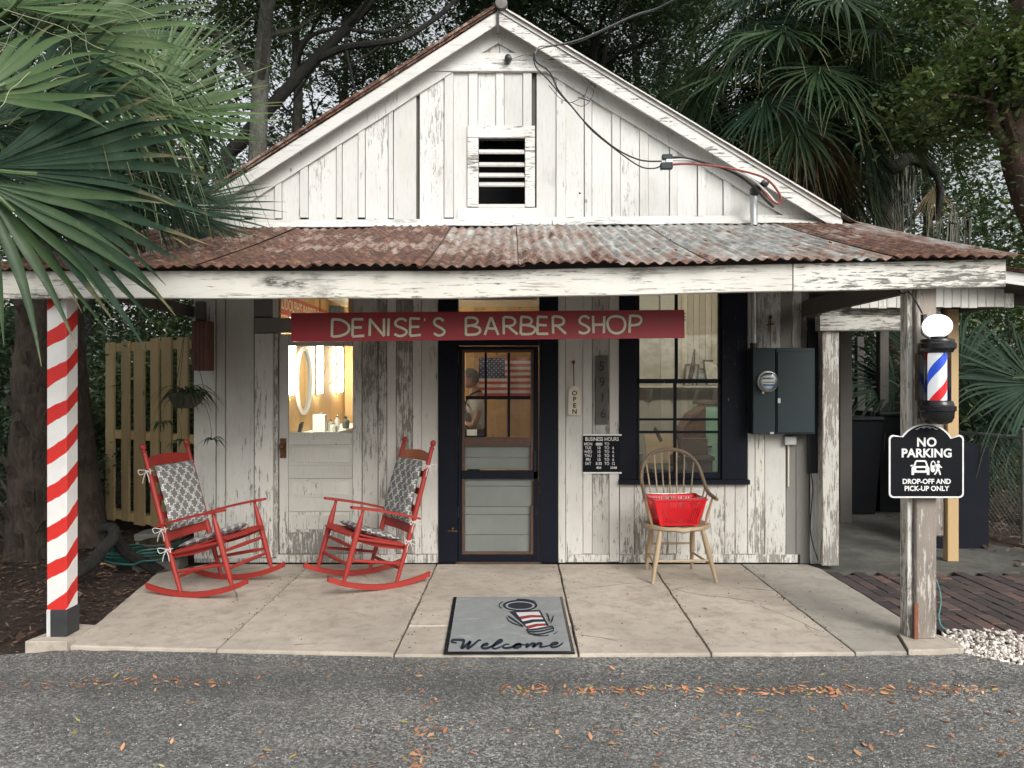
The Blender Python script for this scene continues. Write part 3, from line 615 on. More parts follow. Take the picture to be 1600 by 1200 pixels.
# -- porch roof
def pz(x, y):
    t = (y-4.47)/(YW-4.47); ze = 2.303+max(0, x+.4)*.0175+(-.01 if x < -2 else 0); zt = wz(353)+x*.009
    return ze+(zt-ze)*t-.012*math.sin(math.pi*t)
ed = [-3.22, -2.62, -1.90, -1.22, -.555, .06, .64, 1.215, 1.80, 2.33, 2.80, 3.085]
mm_ = ['roof_rusty', 'roof_rusty', 'roof_rusty', 'roof_rusty', 'roof_mixed', 'roof_mixed', 'roof_grey', 'roof_grey', 'roof_grey', 'roof_rusty', 'roof_mixed']
for i, (a, b) in enumerate(zip(ed[:-1], ed[1:])):
    sk = random.uniform(-.006, .006); lift = [0, .012, .004, .015, .002, .016, .003, .014, .0, .013, .004][i]
    corr(a-.02, b+.02, 4.49-random.uniform(0, .035), YW-.012, lambda x, y: pz(x, y)+lift+sk*(y-4.4)*.4, .076, .0098, 16, M[mm_[i]], jag=.006)
mb = MB(); mb.box((-2.75, YW-.03, wz(353)-.01), (2.9, YW-.016, wz(344))); mb.build('flashing_board', M['gable_trim'], B)
for (a, b, dz) in ((-2.5, .35, 0), (.36, 2.86, .006)):
    mb = MB(); n = 60; vs = []
    for i in range(n+1):
        x = a+(b-a)*i/n; w_ = .004*math.sin(x*9)+random.uniform(-.004, .004); z = pz(x, YW)+.012
        vs += [(x, YW-.12+w_*2, z-.030+w_), (x, YW-.034, z+.022+dz), (x, YW-.031, z+.05+dz)]
    mb.add(vs, [(3*i+k, 3*i+3+k, 3*i+4+k, 3*i+1+k) for i in range(n) for k in range(2)]); o = mb.build('flashing', M['gable_trim'], B); sm = o.modifiers.new('t', 'SOLIDIFY'); sm.thickness = .003
# fascia beams (front), carrying the eave
def beam(x0, x1, m='beam'):
    zt = lambda x: 2.292+max(0, x+.3)*.0215; mb = MB(); n = 18; vs = []
    for i in range(n+1):
        x = x0+(x1-x0)*i/n
        for yy, ins in ((4.535, .004), (4.539, 0), (4.575, 0)):
            w_ = .0025*math.sin(x*5+1) if 0 < i < n else 0
            vs += [(x, yy, zt(x)-ins), (x, yy, zt(x)-.168+ins+w_)]
    f = [(0, 1, 3, 5, 4, 2), tuple(n*6+k for k in (0, 2, 4, 5, 3, 1))]
    for i in range(n):
        a = i*6; b = a+6
        f += [(a, b, b+1, a+1), (a+2, b+2, b, a), (a+4, b+4, b+2, a+2), (a+1, b+1, b+3, a+3), (a+3, b+3, b+5, a+5), (a+5, b+5, b+4, a+4)]
    mb.add(vs, f); return mb.build('fascia_beam', M[m], B)
beam(-3.30, wx(1236.5, 4.55)); beam(wx(1238.5, 4.55), wx(1569, 4.55))
for x in (-2.84, 2.60): mb = MB(); mb.box((x-.02, 4.58, 2.195), (x+.02, YW-.03, 2.29 if x < 0 else 2.335)); mb.build('side_beam', M['dark_wood'], B)
for i in range(9):
    x = -2.5+i*.62; mb = MB(); mb.bar((x, 4.58, pz(x, 4.58)-.075), (x, YW-.03, pz(x, YW)-.075), .045, .09); mb.build('rafter', M['dark_wood'], B)
mb = MB(); mb.bar((-3.2, 4.60, pz(-3.2, 4.6)-.055), (-.4, 4.60, pz(-.4, 4.6)-.055), .04, .09); mb.bar((-.4, 4.60, pz(-.4, 4.6)-.055), (3.05, 4.60, pz(3.05, 4.6)-.055), .04, .09); mb.build('eave_plate', M['dark_wood'], B)
for t in (.12, .4, .7): 
    y = 4.4+t*2.23; mb = MB(); mb.bar((-3.2, y, pz(-3.2, y)-.028), (-.1, y, pz(-.1, y)-.028), .09, .018); mb.bar((-.1, y, pz(-.1, y)-.028), (3.05, y, pz(3.05, y)-.028), .09, .018); mb.build('purlin', M['dark_wood'], B)
# posts
def stripes():
    t = NT('barber stripe paint'); v = t.n('SeparateXYZ', Vector=t.n('NewGeometry').outputs['Position'])
    # winding stripes: rise to the right on the front face and steeper on the inner side face
    s = t.math('SUBTRACT', v.outputs[2], t.math('MULTIPLY', v.outputs[0], .58)); s = t.math('SUBTRACT', s, t.math('MULTIPLY', v.outputs[1], .72))
    w = t.math('MULTIPLY', t.math('SUBTRACT', t.noise(t.pos(), 5.5, 4), .5), .06)
    fr = t.math('FRACT', t.math('DIVIDE', t.math('ADD', t.math('ADD', s, w), 20.0), .243))
    mk = t.ramp(fr, [(0, 1.0), (.405, 1.0), (.412, 0.0), (.992, 0.0), (1, 1.0)])
    n = t.noise(t.pos(), 7, 5, .7); wh = t.mix(t.ramp(n, [(.4, 0.0), (.8, .35)]), (.80, .79, .77), (.55, .53, .49)); rd = t.mix(n, (.56, .022, .018), (.70, .035, .028))
    g = t.noise(t.pos((1, 1, .1)), 60, 4); return t.fin(t.mix(mk, wh, rd), .5, t.bump(g, .12, .003))
M['stripes'] = stripes()
wb(432, 566, 867, 880, 'wall_bare', y=YW-.006, name='base_board')
pX0, pX1 = wx(73, 4.64), wx(104, 4.64)
mb = MB(); mb.bev((pX0, 4.64, .02), (pX1, 4.762, 2.29), .004); sp = mb.build('porch_post', M['stripes'], B); sp['label'] = 'white porch post wound with red barber stripes'
mb = MB(); mb.bev((pX0+.026, 4.632, .022), (pX1+.006, 4.77, .19), .003); mb.build('post_sleeve', plain('dark painted sleeve', (.035, .037, .04), .6, .25, vs=12), sp)
mb = MB(); mb.box((pX0+.001, 4.636, .022), (pX0+.024, 4.65, .19)); mb.build('post_strip', M['gable'], sp)
qX0, qX1 = wx(1431, 4.63), wx(1463, 4.63)
mb = MB(); mb.bev((qX0, 4.625, .012), (qX1, 4.745, 2.33), .006); rp = mb.build('porch_post', M['post_wood'], B); rp['label'] = 'bare grey wooden porch post'
mb = MB(); mb.bev((qX0-.036, 4.66, .012), (qX0-.002, 4.75, 2.3), .004); mb.build('post_board', M['wall'], rp)
mb = MB(); mb.box((wx(1428, 4.62), 4.612, .015), (wx(1434, 4.62), 4.624, .235)); mb.build('rusty_strap', plain('rusty strap', (.24, .09, .05), .85, .3, vs=30), rp)

# ---------------------------------------------------------------- left panelled door
D = bpy.data.objects.new('door', None); COL.objects.link(D); D.parent = B; ORG['door'] = ORG['barber_shop_building']; ORG[D.name] = ORG['barber_shop_building']; D['label'] = 'white panelled side door with one large pane'
dy = YW+.012
def dbox(a, b, c, d, y0=dy, th=.035, m='door_paint', name='stile', e=.004, par=None):
    mb = MB(); mb.bev((wx(a), y0, wz(d)), (wx(b), y0+th, wz(c)), e); return mb.build(name, M[m] if isinstance(m, str) else m, par or D)
dbox(435.5, 449.5, 522, 866); dbox(550.5, 565, 522, 866)
for c, d in ((522, 540.5), (676, 695), (727, 748), (778, 800), (832, 866)): dbox(450, 550, c, d, name='rail')
for c, d in ((695, 727), (748, 778), (800, 832)): dbox(450, 550, c, d, y0=dy+.012, th=.012, name='panel', e=.001); dbox(455, 545, c+5, d-4, y0=dy+.007, th=.008, name='raised_panel', e=.003)
dbox(450, 550, 541, 676, y0=dy+.015, th=.004, m='glass', name='pane', e=.0005)
dbox(437, 447, 685, 716, y0=dy-.005, th=.005, m='brass', name='lock_plate', e=.001)
mb = MB(); c = Vector((wx(441.5), dy-.005, wz(697))); mb.lathe([(.008, 0), (.008, -.025), (.022, -.032), (.026, -.045), (.018, -.056), (0, -.058)], c, 14, 'y'); mb.build('door_knob', M['brass'], D, True)
# transom pane above
mb = MB(); mb.box((wx(435), YW+.02, wz(496)), (wx(566), YW+.024, 2.62)); mb.build('transom_pane', M['glass'], B)
wb(544, 551, 440, 496, 'pine', y=YW-.004, j=False, name='transom_trim'); wb(551, 567, 440, 496, 'wall_bare', y=YW-.002, name='board')
# ---------------------------------------------------------------- centre doorway, black surround
wb(685.5, 715.5, TY, 880, 'black', y=YW-.03, th=.05, name='door_casing'); wb(842.5, 871.5, TY, 880, 'black', y=YW-.03, th=.05, name='door_casing')
wb(716, 842, 498, 540, 'black', y=YW-.02, th=.05, name='door_head', j=False)
mb = MB(); mb.box((wx(716), YW+.03, wz(498)), (wx(842), YW+.034, 2.62)); mb.build('transom_pane', M['glass'], B)
mb = MB(); mb.box((wx(713), YW-.03, 0), (wx(845), YW+.10, .016)); mb.build('threshold', M['brown_wood'], B)
mb = MB(); mb.tube([(wx(718), YW+.12, wz(463)), (wx(840), YW+.12, wz(463))], .018, 8); mb.build('rolled_blind', M['cream'], B)
S = bpy.data.objects.new('screen_door', None); COL.objects.link(S); S.parent = B; ORG[S.name] = ORG['barber_shop_building']; S['label'] = 'black screen door with brown trim'
sy = YW-.016
for a, b, c, d in ((716.5, 722, 541, 878), (833.5, 841.5, 541, 878), (722, 833.5, 541, 546.5), (722, 833.5, 866, 878), (720, 840, 735, 748)): dbox(a, b, c, d, sy, .03, 'black', 'door_frame', .002, S)
for a, b, c, d in ((722, 726.5, 546.5, 735), (829, 833.5, 546.5, 735), (726.5, 829, 546.5, 551), (726.5, 829, 683, 697), (722, 726.5, 748, 866), (829, 833.5, 790, 866), (726.5, 829, 862, 866)): dbox(a, b, c, d, sy+.006, .022, 'brown_wood', 'trim', .002, S)
mb = MB(); mb.bev((wx(834), sy-.02, wz(737)), (wx(838), sy, wz(704)), .004); mb.build('pull_handle', M['black_plastic'], S)
for z in (wz(560), wz(675), wz(800)):
    mb = MB(); mb.lathe([(.008, -.05), (.008, .05)], (wx(716), sy-.004, z), 8); mb.build('hinge', M['black_plastic'], S)
mb = MB(); mb.bar((wx(700), YW-.034, wz(828)), (wx(716), YW-.034, wz(829)), .005, .012); mb.lathe([(.012, 0), (.015, -.02), (.01, -.04), (0, -.042)], (wx(708), YW-.03, wz(824)), 10, 'y'); mb.build('latch', M['brass'], S, True)
I = bpy.data.objects.new('inner_door', None); COL.objects.link(I); I.parent = B; ORG[I.name] = ORG['barber_shop_building']; I['label'] = 'inner door with six small panes over grey planks'
iy = YW+.03
for a, b in ((727, 757), (760.5, 793), (797, 829)):
    for c, d in ((551, 619), (624, 683)): dbox(a, b, c, d, iy+.012, .003, 'glass_dark', 'pane', .0005, I)
for a, b in ((757, 760.5), (793, 797)): dbox(a, b, 551, 683, iy, .026, 'black', 'muntin', .002, I)
dbox(727, 829, 619, 624, iy-.002, .03, 'black', 'muntin', .002, I)
for c, d in ((697, 715), (715.6, 734)): dbox(726, 831, c, d, iy+.0, .02, 'door_grey', 'plank', .003, I)
for c, d in ((748, 760), (760.6, 792), (792.6, 804.5), (805, 836), (836.6, 864)): dbox(726, 831, c, d, iy+.0+random.uniform(0, .003), .02, 'door_grey', 'plank', .003, I)
dbox(729, 745, 671.5, 681, iy+.003, .002, 'cream', 'sticker', .0005, I)
# ---------------------------------------------------------------- window
Wd = bpy.data.objects.new('window', None); COL.objects.link(Wd); Wd.parent = B; ORG[Wd.name] = ORG['barber_shop_building']; Wd['label'] = 'tall black framed sash window'
for a, b, c, d, m_ in ((968, 995.5, TY, 754, 'black_worn'), (1128, 1167.5, TY, 754, 'black_worn')): wb(a, b, c, d, m_, y=YW-.03, th=.06, name='casing', parent=Wd)
mb = MB(); mb.bev((wx(966), YW-.06, wz(756)), (wx(1169), YW+.01, wz(748.5)), .004); mb.build('sill', M['black_worn'], Wd)
for a, b, c, d in ((995.5, 999, 380, 740), (1122.5, 1128, 380, 740), (995.5, 1128, 592, 599), (995.5, 1128, 738, 748), (1052.5, 1057, 599, 738)): dbox(a, b, c, d, YW-.008, .035, 'black_worn', 'sash_rail', .002, Wd)
dbox(1055, 1059.5, 380, 592, YW+.004, .03, 'black', 'muntin', .002, Wd)
for c, d in ((653.5, 657), (673, 677)): dbox(999, 1122.5, c, d, YW-.006, .02, 'black', 'muntin', .0015, Wd)
for a, b in ((998, 1056), (1058, 1123)):
    for c, d in ((380, 593), (598, 739)): dbox(a, b, c, d, YW+.012+(0.006 if c < 500 else 0), .003, 'glass', 'pane', .0005, Wd)
# nail holes and knob on the gable
for px_, py_ in ((882, 306), (906, 302)): mb = MB(); mb.lathe([(.009, 0), (.006, -.004), (0, -.004)], (wx(px_), YW-.001, wz(py_)), 8, 'y'); mb.build('nail_hole', M['black_plastic'], B)
# interior shell
mb = MB(); mb.box((XL+.06, YW+.08, -.02), (XR-.06, 12.2, .01)); mb.build('interior_floor', M['int_floor'], B)
mb = MB(); mb.box((XL+.06, YW+.08, 2.86), (XR-.06, 12.2, 2.9)); mb.build('ceiling', M['plaster'], B)
y = YW+.10
while y < 12.1:
    w_ = random.choice([.2, .24, .28]); mb = MB(); mb.box((XL+.062, y, .01), (XL+.082, min(y+w_-.005, 12.18), 2.86)); mb.build('wall_plank', M['pine'], B); y += w_
x = XL+.09
while x < XR-.1:
    w_ = random.choice([.14, .18, .2]); mb = MB(); mb.box((x, 12.165-random.uniform(0, .006), .01), (min(x+w_-.005, XR-.07), 12.19, 2.86)); mb.build('wall_plank', M['pine'], B); x += w_
# partition behind the window: wide panels left, beadboard right
x = 1.02; PY = 9.0
while x < XR-.07:
    w_ = .26 if x < wx(1054, PY)-.02 else .072
    if x+w_ > wx(1056, PY) and w_ > .1: w_ = max(.1, wx(1056, PY)-x)
    mb = MB(); mb.bev((x, PY-(0 if w_ > .1 else .004), .01), (min(x+w_-.003, XR-.065), PY+.02, 2.86), .003); mb.build('partition_board', M['panel_wall' if w_ > .09 else 'beadboard'], B); x += w_

# ================================================================= SIDE SHED
H = thing('side_shed', 'open side shed with peeling white boards on its front and a dark opening', 'shed', (3.3, 6.4, 0))
def hb(a, b, c, d, m, y=6.4, th=.03, name='board', jit=False):
    mb = MB(); mb.bev((wx(a, y), y, wz(d, y)), (wx(b, y), y+th, wz(c, y)), .003); return mb.build(name, M[m], H)
hb(1285.5, 1311, 517, 884, 'wall_bare', 6.42, .1, 'post'); hb(1281, 1460, 492.5, 516.5, 'beam_grey', 6.38, .1, 'beam'); hb(1284, 1470, 481, 492, 'beam_grey', 6.40, .08, 'beam')
xp = [1330, 1345, 1359, 1373, 1386, 1401, 1417, 1433, 1447, 1461, 1475, 1488, 1502, 1514, 1528, 1541, 1555, 1570, 1585]
for a, b in zip(xp[:-1], xp[1:]):
    y = 6.30+random.uniform(0, .004); bot = 480.5 if b > 1440 else 481.5
    tp = 440 if b < 1556 else 443+(b-1555)*.5; hb(a, b-.6, tp, bot+random.uniform(-1, 1), 'wall_bare' if random.random() < .35 else 'wall', y, .02)
for a, b in ((3.84, 3.94),): mb = MB(); mb.bev((a, 6.76, .21), (b, 6.87, 2.25), .012); mb.build('old_post', M['post_wood'], H)
mb = MB(); mb.bev((3.945, 6.72, -.008), (4.045, 6.80, 2.28), .004); mb.build('new_post', M['new_lumber'], H)
for px_, Y_, w_ in ((1322, 8.6, .14), (1382, 9.4, .11), (1345, 11.0, .1)):
    mb = MB(); mb.bev((wx(px_, Y_)-w_/2, Y_, -.01), (wx(px_, Y_)+w_/2, Y_+w_, 2.3), .005); mb.build('post', M['dark_wood'], H)
mb = MB(); mb.bar((2.7, 6.3, 2.62), (4.75, 6.3, 2.33), 4.6/2, .02, up=(0, 0, 1))
vs = [(2.67, 6.1, 2.60), (4.62, 6.1, 2.375), (4.62, 11, 2.375), (2.67, 11, 2.60)]
mb = MB(); mb.add(vs+[(x, y, z+.03) for x, y, z in vs], [(0, 1, 2, 3), (7, 6, 5, 4), (0, 4, 5, 1), (1, 5, 6, 2), (2, 6, 7, 3), (3, 7, 4, 0)]); mb.build('roof_deck', M['dark_wood'], H)
mb = MB(); mb.bar((2.7, 6.09, 2.675), (4.78, 6.09, 2.37), .02, .10, up=(0, 0, 1)); mb.build('rake_board', M['gable_trim'], H)
for i in range(6):
    y0 = 6.02+i*.8; corr(2.67, 4.80, y0, y0+.84, lambda x, y: 2.735-(x-2.7)*.147, .076, .008, 3, M['roof_rusty'], along='x', parent=H)
for k in range(4): y = 6.6+k*1.2; mb = MB(); mb.bar((2.67, y, 2.56), (4.6, y, 2.335), .05, .08); mb.build('rafter', M['dark_wood'], H)
mb = MB(); mb.box((4.1, 6.45, 2.26), (4.2, 11, 2.34)); mb.build('plate', M['dark_wood'], H)
# ================================================================= ROCKING CHAIRS
def trellis():
    t = NT('grey trellis fabric'); uv = t.n('UVMap'); s = t.n('SeparateXYZ', Vector=uv.outputs[0]); k = 2*math.pi/.100
    u = t.math('MULTIPLY', s.outputs[0], k); v = t.math('MULTIPLY', s.outputs[1], k)
    a = t.math('MULTIPLY', t.math('ADD', u, v), .5); b = t.math('MULTIPLY', t.math('SUBTRACT', u, v), .5)
    def wave(p, q, s): return t.math('ABSOLUTE', t.math('SINE', t.math('ADD', p, t.math('MULTIPLY', t.math('SINE', t.math('MULTIPLY', q, 4.0)), s))))
    ln = t.math('MINIMUM', wave(a, b, .34), wave(b, a, -.34)); mk = t.ramp(ln, [(.19, 1.0), (.25, 0.0)])
    w = t.noise(t.pos(), 400, 2); c = t.mix(mk, (.20, .20, .195), (.74, .73, .71)); c = t.mix(t.math('MULTIPLY', w, .25), c, (.1, .1, .1))
    return t.fin(c, .95, t.bump(w, .3, .001))
M['trellis'] = trellis(); M['tie'] = plain('white cotton tie', (.66, .65, .62), .9)
def cushion(name, fn, nu, nv, th, parent, wu, wv):
    """fn(u,v)->(point, normal); u,v in 0..1; puffed closed cushion with metric UVs"""
    vs = []; uvs = []; fs = []
    for side in (1, -1):
        for j in range(nv+1):
            for i in range(nu+1):
                u, v = i/nu, j/nv; p, n = fn(u, v); eu = min(1, 6*min(u, 1-u)+.0); ev = min(1, 8*min(v, 1-v))
                puff = math.sqrt(max(0, eu*ev))*(.80+.20*abs(math.cos(v*math.pi*5)))*(.88+.12*abs(math.cos(u*math.pi*3)))
                vs.append(Vector(p)+Vector(n)*(th/2*puff*side)+Vector((random.gauss(0, .0012), random.gauss(0, .0012), 0))); uvs.append((u*wu, v*wv))
    k = (nu+1)*(nv+1)
    for s in (0, 1):
        for j in range(nv):
            for i in range(nu):
                a = s*k+j*(nu+1)+i; q = (a, a+1, a+nu+2, a+nu+1); fs.append(q if s == 0 else q[::-1])
    me = bpy.data.meshes.new(name); me.from_pydata([tuple(v) for v in vs], [], fs); ul = me.uv_layers.new(name='UVMap')
    for lp in me.loops: ul.data[lp.index].uv = uvs[lp.vertex_index]
    me.materials.append(M['trellis']); me.polygons.foreach_set('use_smooth', [True]*len(me.polygons))
    o = bpy.data.objects.new(name, me); COL.objects.link(o); o.parent = parent; return o
def rocking_chair(label, loc, fwd, warm=False):
    rz = math.atan2(fwd[1], fwd[0]); t = thing('rocking_chair', label, 'rocking chair', loc, rz, 'red rocking chairs with trellis cushions on the porch', rot=(Matrix.Rotation(rz, 4, 'Z') @ Matrix.Rotation(R_(-7), 4, 'Y')).to_euler())
    m = M['red_paint']; L = dict(parent=t, local=True)
    def tb(name, pts, r, n=10, k=3, par=None): mb = MB(); mb.tube(smooth_pts(pts, k), r if not isinstance(r, list) else [r[min(len(r)-1, int(i*(len(r)-1)/((len(pts)-1)*k)+.5))] for i in range((len(pts)-1)*k+1)], n); return mb.build(name, m, par or t, True, True)
    def turned(p, q, prof, n=12):     # prof (t, r) along p->q
        p, q = Vector(p), Vector(q); mb = MB(); mb.tube([p+(q-p)*a for a, _ in prof], [r for _, r in prof], n); return mb
    rk = lambda x: .028+max(0, 1.18-math.sqrt(max(.01, 1.18**2-(x+.045)**2)))
    for s in (-1, 1):
        mb = MB(); n = 16; vs = []; yy = .262*s
        for i in range(n+1):
            x = -.50+(.36+.50)*i/n; z = rk(x)
            w_ = .0125
            vs += [(x, yy-w_, z-.022), (x, yy+w_, z-.022), (x, yy+w_, z+.018), (x, yy-w_, z+.018)]
        mb.add(vs, [(0, 3, 2, 1), (4*n, 4*n+1, 4*n+2, 4*n+3)]+[(4*i+k, 4*i+4+k, 4*i+4+(k+1) % 4, 4*i+(k+1) % 4) for i in range(n) for k in range(4)]); mb.build('rocker', m, t, False, True)
        # rear post with finial
        b0, b1 = Vector((-.215, .255*s, rk(-.2)+.01)), Vector((-.40, .255*s, 1.12)); md = Vector((-.285, .255*s, .42))
        pts = [b0, b0.lerp(md, .5), md, md.lerp(b1, .33), md.lerp(b1, .66), b1]
        mb = MB(); mb.tube(pts, [.015, .019, .021, .021, .020, .017], 12)
        ax = (b1-md).normalized(); mb.tube([b1+ax*d for d in (0, .004, .010, .016, .022, .030, .045, .060, .070, .074)], [.017, .021, .021, .013, .012, .019, .025, .021, .010, .002], 12)
        mb.build('back_post', m, t, True, True)
        f0, f1 = Vector((.235, .272*s, rk(.235)+.012)), Vector((.145, .275*s, .615))
        turned(f0, f1, [(0, .012), (.06, .016), (.25, .021), (.5, .022), (.58, .023), (.72, .0235), (.86, .018), (.93, .012), (1, .012)]).build('front_leg', m, t, True, True)
        # arm
        mb = MB(); vs = []; n = 12
        for i in range(n+1):
            u = i/n; x = .245-.60*u; z = .632-.075*u+.012*math.sin(u*3.1); c = .275*s-.012*s*u; w_ = (.030 if .06 < u < .5 else .030-.012*min(1, max(0, (u-.5)*2))) if u > .04 else .022
            vs += [(x, c-w_, z-.009), (x, c+w_, z-.009), (x, c+w_, z+.009), (x, c-w_, z+.009)]
        mb.add(vs, [(0, 3, 2, 1), (4*n, 4*n+1, 4*n+2, 4*n+3)]+[(4*i+k, 4*i+4+k, 4*i+4+(k+1) % 4, 4*i+(k+1) % 4) for i in range(n) for k in range(4)]); mb.build('arm', m, t, False, True)
        fl = lambda z: f0.lerp(f1, (z-f0.z)/(f1.z-f0.z)); bl = lambda z: b0.lerp(md, (z-b0.z)/(md.z-b0.z))
        for zf, zb in ((.40, .34), (.235, .20)):
            turned(fl(zf), bl(zb), [(0, .009), (.1, .012), (.5, .014), (.9, .012), (1, .009)], 10).build('stretcher', m, t, True, True)
        if True:
            mb = MB(); mb.box((-.24, .215*s-.012, .335), (.18, .215*s+.012, .375)); 
            vs = []; 
            for i in range(9):
                u = i/8; x = .19-.44*u; z = .405-.075*u-.018*math.sin(u*3.14); vs += [(x, .225*s-.011, z-.022), (x, .225*s+.011, z-.022), (x, .225*s+.011, z+.01), (x, .225*s-.011, z+.01)]
            mb = MB(); mb.add(vs, [(0, 3, 2, 1), (32, 33, 34, 35)]+[(4*i+k, 4*i+4+k, 4*i+4+(k+1) % 4, 4*i+(k+1) % 4) for i in range(8) for k in range(4)]); mb.build('seat_rail', m, t, False, True)
    for z in (.20, .33): p = fl(z); turned((p.x, -.27, z), (p.x, .27, z), [(0, .009), (.1, .012), (.5, .015), (.9, .012), (1, .009)], 10).build('stretcher', m, t, True, True)
    for z in (.16, .32): p = bl(z); turned((p.x, -.25, z), (p.x, .25, z), [(0, .009), (.1, .012), (.5, .014), (.9, .012), (1, .009)], 10).build('stretcher', m, t, True, True)
    # slatted seat: narrow slats side by side running front to back over a scooped frame
    for i in range(13):
        y = -.235+.47*i/12; mb = MB(); vs = []; n = 10; dip = -.016*math.cos(y/.24*1.3)
        for k in range(n+1):
            u = k/n; x = .225-.46*u; z = .437-.085*u+dip*math.sin(u*3.14)-(.03*max(0, (.15-u)/.15)**2)+.006*abs(y)/.24
            vs += [(x, y-.0155, z-.006), (x, y+.0155, z-.006), (x, y+.0155, z+.006), (x, y-.0155, z+.006)]
        mb.add(vs, [(0, 3, 2, 1), (4*n, 4*n+1, 4*n+2, 4*n+3)]+[(4*i_+k, 4*i_+4+k, 4*i_+4+(k+1) % 4, 4*i_+(k+1) % 4) for i_ in range(n) for k in range(4)]); mb.build('seat_slat', m, t, False, True)
    # ladder-back slats
    ax = Vector((-.40+.285, 0, 1.12-.42)); 
    for (f_, h, wm) in ((.91, .085, True), (.70, .05, 0), (.5, .05, 0), (.30, .05, 0), (.07, .07, 0)):
        mb = MB(); vs = []; n = 10
        for k in range(n+1):
            y = -.25+.5*k/n; c = Vector((-.285, y, .42))+ax*f_; c.x -= .028*math.cos(y/.25*1.57); hh = h*(.62+.38*math.cos(y/.25*1.4)) if f_ > .9 else h
            a = ax.normalized(); vs += [c-a*h/2+Vector((-.005, 0, 0)), c-a*h/2+Vector((.005, 0, 0)), c+a*(hh-h/2)+Vector((.005, 0, 0)), c+a*(hh-h/2)+Vector((-.005, 0, 0))]
        mb.add(vs, [(0, 3, 2, 1), (4*n, 4*n+1, 4*n+2, 4*n+3)]+[(4*i+k, 4*i+4+k, 4*i+4+(k+1) % 4, 4*i+(k+1) % 4) for i in range(n) for k in range(4)])
        mb.build('back_slat', plain('orange varnished slat', (.45, .14, .06), .4, .2) if (warm and f_ > .9) else m, t, False, True)
    nb = Vector((ax.z, 0, -ax.x)).normalized()
    def bfn(u, v):
        c = Vector((-.285, -.225+.45*u, .42))+ax*(.13+.71*v); c += nb*(.036-.022*math.cos((u-.5)*2.8)+.01*math.sin(v*3)); return c, nb
    bc = cushion('back_cushion', bfn, 22, 34, .075, t, .43, .47)
    def sfn(u, v):
        x = -.235+.36*v; return Vector((x, -.215+.43*u, .382+.10*(v*.36/.46)-.012*math.sin(v*3.14)*math.cos((u-.5)*2.5)+.0)), Vector((0, 0, 1))
    sc_ = cushion('seat_cushion', sfn, 22, 26, .065, t, .43, .40)
    for (par, f_, ys) in ((bc, .80, (-1, 1)), (bc, .16, (-1, 1)), (sc_, -.06, (-1, 1))):
        for s in ys:
            c = Vector((-.285, .262*s, .42))+ax*f_; mb = MB()
            mb.tube(smooth_pts([c+Vector((.02, -.03*s, 0)), c+Vector((.024, .0, .0)), c+Vector((0, .026*s, .0)), c+Vector((-.024, .0, .0)), c+Vector((0, -.02*s, 0))], 4), .0035, 5)
            for q in (-1, 1): mb.tube(smooth_pts([c+Vector((.02, .012*s, 0)), c+Vector((.05*q-.01, .03*s, .018)), c+Vector((.045*q, .035*s, -.02)), c+Vector((.01, .014*s, 0))], 4), .003, 5); mb.tube(smooth_pts([c+Vector((.0, .022*s, 0)), c+Vector((.02*q, .03*s, -.04)), c+Vector((.03*q-.01, .025*s, -.085))], 3), .003, 5)
            mb.build('tie', M['tie'], par, True, True)
    return t
rocking_chair('left red rocking chair with grey trellis cushions, facing the other rocker', (-2.225, 5.79, .010), (.975, -.22))
rocking_chair('right red rocking chair with trellis cushions and an orange top slat, beside the screen door', (-1.235, 5.93, .010), (-.82, -.57), True)

# ================================================================= WINDSOR CHAIR + BASKET
wc = thing('windsor_chair', 'pale oak windsor armchair with a spindle back under the window', 'chair', (1.37, 6.17, 0), R_(4))
def wl_(name, mb, m='windsor'): return mb.build(name, M[m], wc, True, True)
mb = MB(); n = 28; rows = []
def seat_r(a): # outline of the saddle seat (x right, y back positive)
    x = .275*math.cos(a); y = .225*math.sin(a); 
    return Vector((x*(1.0 if y > -.1 else 1.02), y*(.92 if y < 0 else 1.0), 0))
for (sc_v, z) in ((.90, .405), (1.0, .418), (1.0, .436), (.96, .446), (.7, .436), (.35, .431)):
    for i in range(n):
        p = seat_r(2*math.pi*i/n)*sc_v; rows.append((p.x, p.y, z-(.012 if (abs(p.x) < .03 and p.y < -.12) else 0)+.004*math.cos(p.x*28)*(1 if z > .43 else 0)))
fs = [(i*n+j, i*n+(j+1) % n, (i+1)*n+(j+1) % n, (i+1)*n+j) for i in range(5) for j in range(n)]+[tuple(range(n))[::-1], tuple(5*n+j for j in range(n))]
mb.add(rows, fs); wl_('seat', mb, 'windsor')
legs = {}
for (sx, sy_) in ((-1, -1), (1, -1), (-1, 1), (1, 1)):
    top = Vector((.175*sx, -.13 if sy_ < 0 else .13, .41)); bot = Vector((.262*sx if sy_ < 0 else .20*sx, -.215 if sy_ < 0 else .235, 0)); legs[(sx, sy_)] = (top, bot)
    mb = MB(); pr = [(0, .016), (.12, .020), (.3, .023), (.5, .022), (.62, .019), (.8, .016), (1, .012)]; mb.tube([top.lerp(bot, a) for a, _ in pr], [r for _, r in pr], 12); wl_('leg', mb)
def rung(p, q, r=.010): mb = MB(); pr = [(0, .007), (.15, r*.9), (.5, r*1.15), (.85, r*.9), (1, .007)]; mb.tube([p.lerp(q, a) for a, _ in pr], [x for _, x in pr], 8); wl_('stretcher', mb)
lg = lambda k, f: legs[k][0].lerp(legs[k][1], f)
rung(lg((-1, -1), .58), lg((1, -1), .58)); rung(lg((-1, 1), .42), lg((1, 1), .42)); rung(lg((-1, -1), .66), lg((-1, 1), .62)); rung(lg((1, -1), .66), lg((1, 1), .62))
